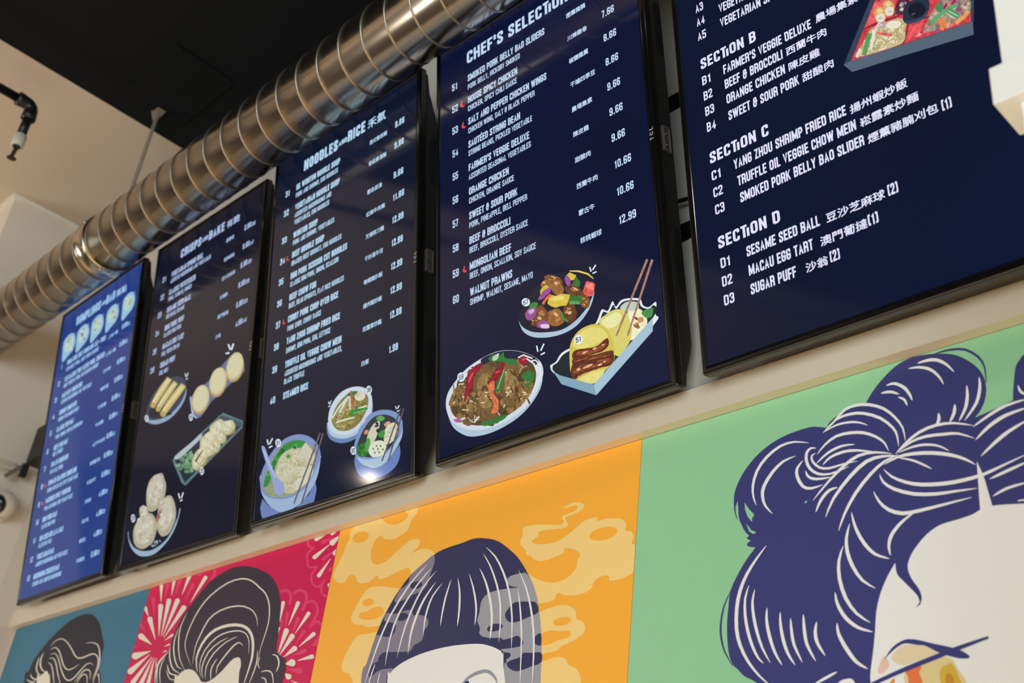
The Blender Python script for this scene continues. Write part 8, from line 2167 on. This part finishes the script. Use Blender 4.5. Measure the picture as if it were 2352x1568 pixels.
# ------------------------------------------------------------------ menu screens
gloss_black = mat('glossy_black_bezel', (12, 12, 12), .16, noise=.1)
matt_black = mat('matt_black_housing', (26, 26, 25), .5, noise=.12, scale=200, bump=.1)
black_metal = mat('black_bracket_steel', (22, 22, 22), .4, metal=.2)
silver = mat('grey_metal_plate', (150, 140, 128), .35, metal=.8)
chrome = mat('chrome', (210, 208, 204), .15, metal=1)
TV = {1: ((16, 54, 124), (36, 62, 132), (160, 200, 238), .95, 'leftmost menu screen headed DUMPLINGS AND BAO, glowing brighter blue than the others'),
      2: ((12, 16, 33), (15, 19, 40), (170, 190, 228), .85, 'menu screen headed CRISPS AND BAKE with pictures of spring rolls and egg tarts'),
      3: ((8, 17, 34), (11, 22, 50), (180, 214, 240), .92, 'menu screen headed NOODLES AND RICE with three noodle bowls along its bottom'),
      4: ((7, 13, 40), (10, 21, 58), (196, 218, 246), 1.0, 'menu screen headed CHEF\'S SELECTION with a boat-shaped tray of buns at its bottom'),
      5: ((5, 15, 38), (9, 20, 52), (226, 226, 252), 1.0, 'rightmost menu screen listing sections B, C and D beside a red lunch box picture')}
PART = {'head': 'heading_lettering', 'small': 'heading_lettering', 'cjkhead': 'chinese_lettering', 'cjk': 'chinese_lettering', 'item': 'dish_name', 'sub': 'dish_description', 'num': 'dish_number', 'price': 'price_figures', 'badge': 'badge_figures'}
WT = {'head': .185, 'small': .18, 'item': .18, 'sub': .15, 'num': .165, 'price': .17, 'badge': .15}
Wd, Ht = SCREEN_W, SCREEN_H
BL, BR_, BB, BT = .0115, .0150, .0135, .0115
for k in (1, 2, 3, 4, 5):
    S = SCREENS[k]; rgb, rgb2, txt, gain, lab = TV[k]
    u, v = Vector(S['u']), Vector(S['v']); n = v.cross(u)
    M = Matrix.Translation(S['o']) @ Matrix((u, n, v)).transposed().to_4x4()
    root = thing('menu_screen', lab, 'television', M, 'menu screens hung above the counter')
    # bezel: one mitred ring
    bm = bmesh.new()
    def ring(x0, x1, z0, z1, y): return [bm.verts.new((x, y, z)) for x, z in ((x0, z0), (x1, z0), (x1, z1), (x0, z1))]
    r0 = ring(BL, Wd - BR_, BB, Ht - BT, .001); r1 = ring(BL - .0015, Wd - BR_ + .0015, BB - .0015, Ht - BT + .0015, -.0022)
    r2 = ring(0, Wd, 0, Ht, -.0022); r3 = ring(0, Wd, 0, Ht, .017)
    for A, B in ((r0, r1), (r1, r2), (r2, r3)):
        for j in range(4): bm.faces.new((A[j], A[(j + 1) % 4], B[(j + 1) % 4], B[j]))
    bm.faces.new(r3)
    build('bezel', bm, gloss_black, root, bevel=.0035, seg=3)
    # screen glass
    bm = bmesh.new(); bm.faces.new([bm.verts.new(p) for p in ((BL, 0, BB), (Wd - BR_, 0, BB), (Wd - BR_, 0, Ht - BT), (BL, 0, Ht - BT))])
    scr = build('screen', bm, screen_mat('menu_screen_glow', rgb, rgb2), root)
    scr.data.flip_normals() if scr.data.polygons[0].normal.y > 0 else None
    letters = lit_mat('menu_lettering_light', txt); dark = lit_mat('badge_figure_ink', (24, 26, 44))
    for st, s, u0, v0, u1, v1, h in S['text']:
        f = Flat(.0001); a = [q / 1e4 for q in (u0, v0, u1, v1, h)]
        if st in ('cjk', 'cjkhead'): 
            if s[0] == '(': lettering(f, s, *a, .2, (1, 1, 1), 3)
            else: brush_chinese(f, s, *a, (1, 1, 1), 3)
        else: lettering(f, s, *a, WT[st] * (1.18 if k < 4 else 1), (1, 1, 1), 3 if st != 'badge' else 14, .1 if st in ('head', 'num', 'price') else .075)
        f.make(PART[st], dark if st == 'badge' else letters, scr)
    pics = {}
    pic = picture_mat('menu_picture_light', gain)
    for part, rows in S['shapes'].items():
        f = pics.setdefault(part, Flat(.0001))
        for col, layer, smooth, loops in rows:
            for one in loops: f.poly(decode(one, smooth), lin(col), layer, (BL, Wd - BR_, BB, Ht - BT))
    for part, f in pics.items():
        if f.f: f.make(part[0], pic, scr)
    # rear housing, slim at both ends and deeper in the middle
    bm = bmesh.new(); prof = [(.006, .008), (.006, .03), (.03, .034), (.075, .052), (.09, .056), (Ht - .16, .056), (Ht - .11, .05), (Ht - .055, .03), (Ht - .006, .024), (Ht - .006, .008)]
    A = [bm.verts.new((.008, y, z)) for z, y in prof]; B = [bm.verts.new((Wd - .004, y, z)) for z, y in prof]
    bm.faces.new(A); bm.faces.new(B[::-1])
    for j in range(len(prof)): bm.faces.new((A[j - 1], A[j], B[j], B[j - 1]))
    hou = build('rear_housing', bm, matt_black, root, bevel=.003)
    for z0, z1 in ((.17, .30), (.655, .775)):
        bm = bmesh.new(); xs = Wd - .004; m = 26
        for j in range(m):
            zc = z0 + (z1 - z0) * (j + .5) / m; e = min(1, 1.15 * math.sqrt(max(.05, 1 - abs(2 * (j + .5) / m - 1) ** 4)))
            box(bm, xs - .001, xs + .0012, .041 - .011 * e, .041 + .011 * e, zc - .0014, zc + .0014)
        build('speaker_grille', bm, mat('black_speaker_grille', (10, 10, 10), .6), hou)
    # remote sensor module with two screws on the right edge
    bm = bmesh.new(); xs = Wd - .004; zc = .468
    for a in ((.0215, .0235, zc - .026, zc + .026), (.0385, .0405, zc - .026, zc + .026), (.0215, .0405, zc - .026, zc - .023), (.0215, .0405, zc + .023, zc + .026)): box(bm, xs, xs + .006, *a)
    mod = build('sensor_module', bm, silver, root, bevel=.0004)
    bm = bmesh.new(); box(bm, xs, xs + .004, .0235, .0385, zc - .023, zc + .023); build('module_face', bm, mat('dark_module_face', (62, 58, 54), .4), mod)
    for dz in (-.011, .011):
        bm = bmesh.new(); tube(bm, [(xs + .004, .031, zc + dz), (xs + .0052, .031, zc + dz)], .0014, 10); build('screw', bm, chrome, mod)
    f = Flat(.0001); lettering(f, 'TCL', 0, 0, .026, 0, .0075, .16, (.3, .28, .25), 0, .3)
    f.v = [(Wd - .0042 - z, -.00235, .455 + x) for x, y, z in f.v]
    f.make('maker_lettering', mat('silver_lettering', (178, 172, 162), .4), root)
    # tilting wall mount
    def wall_y(z): return -(S['o'][1] + v.y * z) / n.y - .001
    mount = None
    for x in (.17, .385):
        bm = bmesh.new(); box(bm, x - .014, x + .014, .056, .064, .22, .70); build('mount_rail', bm, black_metal, root)
    for z in (.335, .655):
        bm = bmesh.new(); box(bm, .06, Wd + .015 if k < 5 else Wd - .02, wall_y(z) - .016, wall_y(z) - .006, z - .018, z + .018); build('mount_plate', bm, black_metal, root)
    for x in (.17, .385):
        for z in (.335, .64):
            bm = bmesh.new()
            for dz in (-.012, .012): obox(bm, (x, .062, z + dz), (x, wall_y(z) - .008, z + dz * .6), (0, 0, 1), .009, .02)
            build('mount_arm', bm, black_metal, root)

# cable between the two right-hand screens
bm = bmesh.new(); pts = []
for j in range(15):
    t_ = j / 14; pts.append((-1.10 + .22 * t_, -.014 - .006 * math.sin(t_ * 3.1), 2.845 + .03 * t_ - .03 * math.sin(t_ * 3.1)))
tube(bm, pts, .004, 8); tag(build('power_cable', bm, mat('black_cable_rubber', (14, 14, 14), .5), smooth=True), 'thin black cable slung across the gap behind the two rightmost menu screens', 'cable')

# ------------------------------------------------------------------ spiral duct
DY, DZ, DR = (.745 - 1) * 1.3, 1.55 + .745 * math.tan(math.radians(61.57)) * 1.3, .0648 * 1.3
steel, t, b = nodes('galvanised_steel')
tc = t.nodes.new('ShaderNodeTexCoord'); mp = t.nodes.new('ShaderNodeMapping'); mp.inputs['Scale'].default_value = (.5, 25, 25)
nz = t.nodes.new('ShaderNodeTexNoise'); nz.inputs['Scale'].default_value = 2; nz.inputs['Detail'].default_value = 5
t.links.new(tc.outputs['Object'], mp.inputs[0]); t.links.new(mp.outputs[0], nz.inputs['Vector'])
r = t.nodes.new('ShaderNodeMapRange'); r.inputs['To Min'].default_value = .16; r.inputs['To Max'].default_value = .24; t.links.new(nz.outputs['Fac'], r.inputs['Value']); t.links.new(r.outputs[0], b.inputs['Roughness'])
r2 = t.nodes.new('ShaderNodeMix'); r2.data_type = 'RGBA'; r2.inputs[6].default_value = lin((188, 176, 158)) + (1,); r2.inputs[7].default_value = lin((208, 198, 182)) + (1,)
t.links.new(nz.outputs['Fac'], r2.inputs[0]); t.links.new(r2.outputs[2], b.inputs['Base Color']); b.inputs['Metallic'].default_value = 1
duct = thing('spiral_duct', 'long galvanised spiral air duct running under the ceiling above the menu screens', 'duct', Matrix.Translation((-1, DY, DZ)))
bm = bmesh.new(); tube(bm, [(-2.805, 0, 0), (3.5, 0, 0)], DR, 64); build('duct_pipe', bm, steel, duct, smooth=True)
PITCH = .0605 * 1.3
bm = bmesh.new(); ring_prev = None; N = int(6.2 / PITCH * 40)
for j in range(N):
    a = -2 * math.pi * j / 40; x = -2.79 + PITCH * j / 40; cs = []
    for dx, dr in ((-.0026, -.0006), (-.0013, .0013), (.0013, .0013), (.0026, -.0006)):
        rr = DR + dr; cs.append(bm.verts.new((x + dx, rr * math.cos(a), rr * math.sin(a))))
    if ring_prev:
        for q in range(3): bm.faces.new((ring_prev[q], ring_prev[q + 1], cs[q + 1], cs[q]))
    ring_prev = cs
build('spiral_seam', bm, mat('dull_seam_steel', (176, 166, 152), .42, metal=1), duct, smooth=True)
bm = bmesh.new(); xc = -2.2526 * 1.3 + 1
prof = [(-.03, .0005), (-.03, .0035), (-.022, .005), (-.02, .0035), (.02, .0035), (.022, .005), (.03, .0035), (.03, .0005)]; rings = []
for dx, dr in prof: rings.append([bm.verts.new((xc + dx, (DR + dr) * math.cos(2 * math.pi * q / 64), (DR + dr) * math.sin(2 * math.pi * q / 64))) for q in range(64)])
for A, B in zip(rings, rings[1:]):
    for q in range(64): bm.faces.new((A[q], A[(q + 1) % 64], B[(q + 1) % 64], B[q]))
cpl = build('coupling_band', bm, steel, duct, smooth=True)
bm = bmesh.new(); aa = math.radians(160)
for a_ in (160, 215, 270):
    aa = math.radians(a_); c0 = Vector((xc + .012, math.cos(aa) * DR, math.sin(aa) * DR)); dd = Vector((0, math.cos(aa), math.sin(aa)))
    bm = bmesh.new(); tube(bm, [c0, c0 + dd * .008], .004, 8); build('screw', bm, chrome, cpl)

hx, hy = -2.964, -.3055
hang = thing('duct_hanger', 'flat metal strap hanging from the black ceiling down to the duct', 'hanger', Matrix.Translation((hx, hy, DZ)))
bm = bmesh.new(); box(bm, -.014, .014, -.0015, .0015, DR * .93, CZ - DZ - .003); build('strap', bm, mat('dull_galvanised_strap', (150, 142, 132), .5, metal=.6), hang)
bm = bmesh.new(); z0 = CZ - DZ
A = [bm.verts.new((x, y, z0 + dz)) for x, y, dz in ((-.02, -.016, 0), (.028, -.016, 0), (.028, .016, 0), (-.02, .016, 0))]
B = [bm.verts.new((x, y, z0 + dz)) for x, y, dz in ((-.014, -.004, -.035), (.004, -.004, -.035), (.004, .004, -.035), (-.014, .004, -.035))]
for j in range(4): bm.faces.new((A[j - 1], A[j], B[j], B[j - 1]))
bm.faces.new(A); bm.faces.new(B[::-1]); build('ceiling_bracket', bm, mat('pale_bracket', (120, 108, 96), .5), hang)
bm = bmesh.new(); box(bm, -.016, .016, -.006, .006, DR * .93, DR * .93 + .03); build('strap_clamp', bm, mat('dull_galvanised_strap', (150, 142, 132)), hang)

# ------------------------------------------------------------------ sprinkler
spx, spy, spz = -2.38 * 1.3, (.521 - 1) * 1.3, 1.6958 * 1.3 + 1.55
pipe_m = mat('black_pipe_enamel', (14, 16, 20), .4)
sp = thing('sprinkler_pipe', 'black sprinkler pipe with an elbow and white sprinkler head by the pale ceiling', 'sprinkler', Matrix.Translation((spx, spy, spz)))
bm = bmesh.new(); tube(bm, [(0, -6.5, 0), (0, -.02, 0)], .0138, 20); build('supply_pipe', bm, pipe_m, sp, smooth=True)
bm = bmesh.new(); pts = [(0, -.05, 0), (0, -.038, 0)] + [(0, -.022 + .022 * math.sin(q * math.pi / 12), -.022 + .022 * math.cos(q * math.pi / 12)) for q in range(7)] + [(0, 0, -.038), (0, 0, -.05)]
tube(bm, pts, [.0215, .0215] + [.0195] * 7 + [.0215, .0215], 20); build('elbow', bm, pipe_m, sp, smooth=True)
bm = bmesh.new(); tube(bm, [(0, 0, -.03), (0, 0, -.118)], .0138, 20); build('drop_pipe', bm, pipe_m, sp, smooth=True)
bm = bmesh.new(); tube(bm, [(0, 0, -.113), (0, 0, -.115), (0, 0, -.152), (0, 0, -.154)], [.017, .0185, .0185, .017], 24); fit = build('white_fitting', bm, mat('white_fitting_paint', (200, 196, 184), .4), sp, smooth=True)
brass = mat('dark_bronze', (40, 34, 26), .4, metal=.5)
bm = bmesh.new(); tube(bm, [(0, 0, -.152), (0, 0, -.160)], [.013, .009], 12)
for sgn in (-1, 1): tube(bm, [(sgn * .006, .0, -.156)] + [(sgn * .019 * math.sin(q * math.pi / 8), 0, -.176 + .020 * math.cos(q * math.pi / 8)) for q in range(2, 9)], .0026, 8)
tube(bm, [(0, 0, -.158), (0, 0, -.172), (0, 0, -.196)], [.004, .0025, .0025], 8); build('sprinkler_frame', bm, brass, sp)
bm = bmesh.new(); tube(bm, [(0, 0, -.194), (0, 0, -.198)], .006, 10)
for q in range(10):
    a = 2 * math.pi * q / 10; obox(bm, (0, 0, -.1985), (.0135 * math.cos(a), .0135 * math.sin(a), -.199), (0, 0, 1), .002, .005)
build('deflector', bm, brass, sp)

# ------------------------------------------------------------------ things by the left wall
dc = Vector((LW + .0, (.925 - 1) * 1.3, .962 * 1.3 + 1.55))
dome = thing('security_camera', 'small white turret security camera with a black lens on the left wall', 'camera', Matrix.Translation(dc))
white_pl = mat('white_camera_plastic', (206, 198, 188), .4)
bm = bmesh.new(); tube(bm, [(0, 0, 0), (.004, 0, 0), (.022, 0, 0), (.03, 0, 0)], [.05, .052, .05, .043], 32); build('mounting_base', bm, white_pl, dome, smooth=True)
ax = Vector((.42, -.6, -.31)).normalized()
bm = bmesh.new(); bmesh.ops.create_uvsphere(bm, u_segments=32, v_segments=20, radius=.044); bmesh.ops.translate(bm, verts=bm.verts, vec=(.052, 0, 0)); ball = build('turret_ball', bm, white_pl, dome, smooth=True)
bm = bmesh.new(); c0 = Vector((.052, 0, 0)); tube(bm, [c0 + ax * q for q in (.028, .042, .046, .0475)], [.033, .0305, .024, .010], 28); build('lens', bm, mat('black_lens_glass', (10, 9, 9), .08), ball, smooth=True)

rods = thing('rod_pair', 'pair of thin chrome rods with a clamp beside the leftmost menu screen', 'rods', Matrix.Translation((-2.9 * 1.3, 0, 1.55 + 1.0715 * 1.3)))
for dz, y1 in ((0, -.018), (-.026, -.05)):
    bm = bmesh.new(); tube(bm, [(0, -.36, dz), (0, y1, dz)], .0032, 10); build('rod', bm, mat('pale_satin_rod', (206, 200, 190), .3), rods, smooth=True)
bm = bmesh.new(); box(bm, -.006, .012, -.078, -.056, -.034, .012); build('clamp_block', bm, mat('black_clamp_plastic', (24, 24, 24), .5), rods, bevel=.002)
bm = bmesh.new(); obox(bm, (.004, -.082, -.004), (.004, -.118, -.05), (1, 0, 0), .018, .014); build('clamp_wing', bm, mat('grey_clamp_wing', (112, 100, 88), .5), rods, bevel=.002)

bm = bmesh.new(); box(bm, -2.925 * 1.3, -2.80 * 1.3, -.06, -.001, 1.55 + 1.09 * 1.3, 1.55 + 1.195 * 1.3)
tag(build('media_player', bm, matt_black, bevel=.006, seg=3), 'flat black box fixed to the wall at the left edge of the bluest menu screen', 'box')

# ------------------------------------------------------------------ white post close to the camera
px = lambda a: a * 1.3
py = lambda a: (a - 1) * 1.3
pz = lambda a: a * 1.3 + 1.55
post_m = mat('white_post_paint', (240, 238, 233), .5, noise=.01)
post = thing('white_post', 'white square post with a stepped collar standing in front of the rightmost menu screen', 'post', Matrix.Translation((px(-.235), py(.745), 0)))
def pbox(name, x0, x1, y0, y1, z0, z1):
    bm = bmesh.new(); box(bm, px(x0 + .235), px(x1 + .235), px(y0 - .745), px(y1 - .745), z0, z1); build(name, bm, post_m, post, bevel=.0015)
pbox('lower_shaft', -.2645, -.208, .731, .765, 0, pz(.6720))
pbox('collar', -.2817, -.190, .72, .768, pz(.6718), pz(.7105))
pbox('upper_shaft', -.2715, -.200, .7225, .766, pz(.7105), DZ - DR - .004)
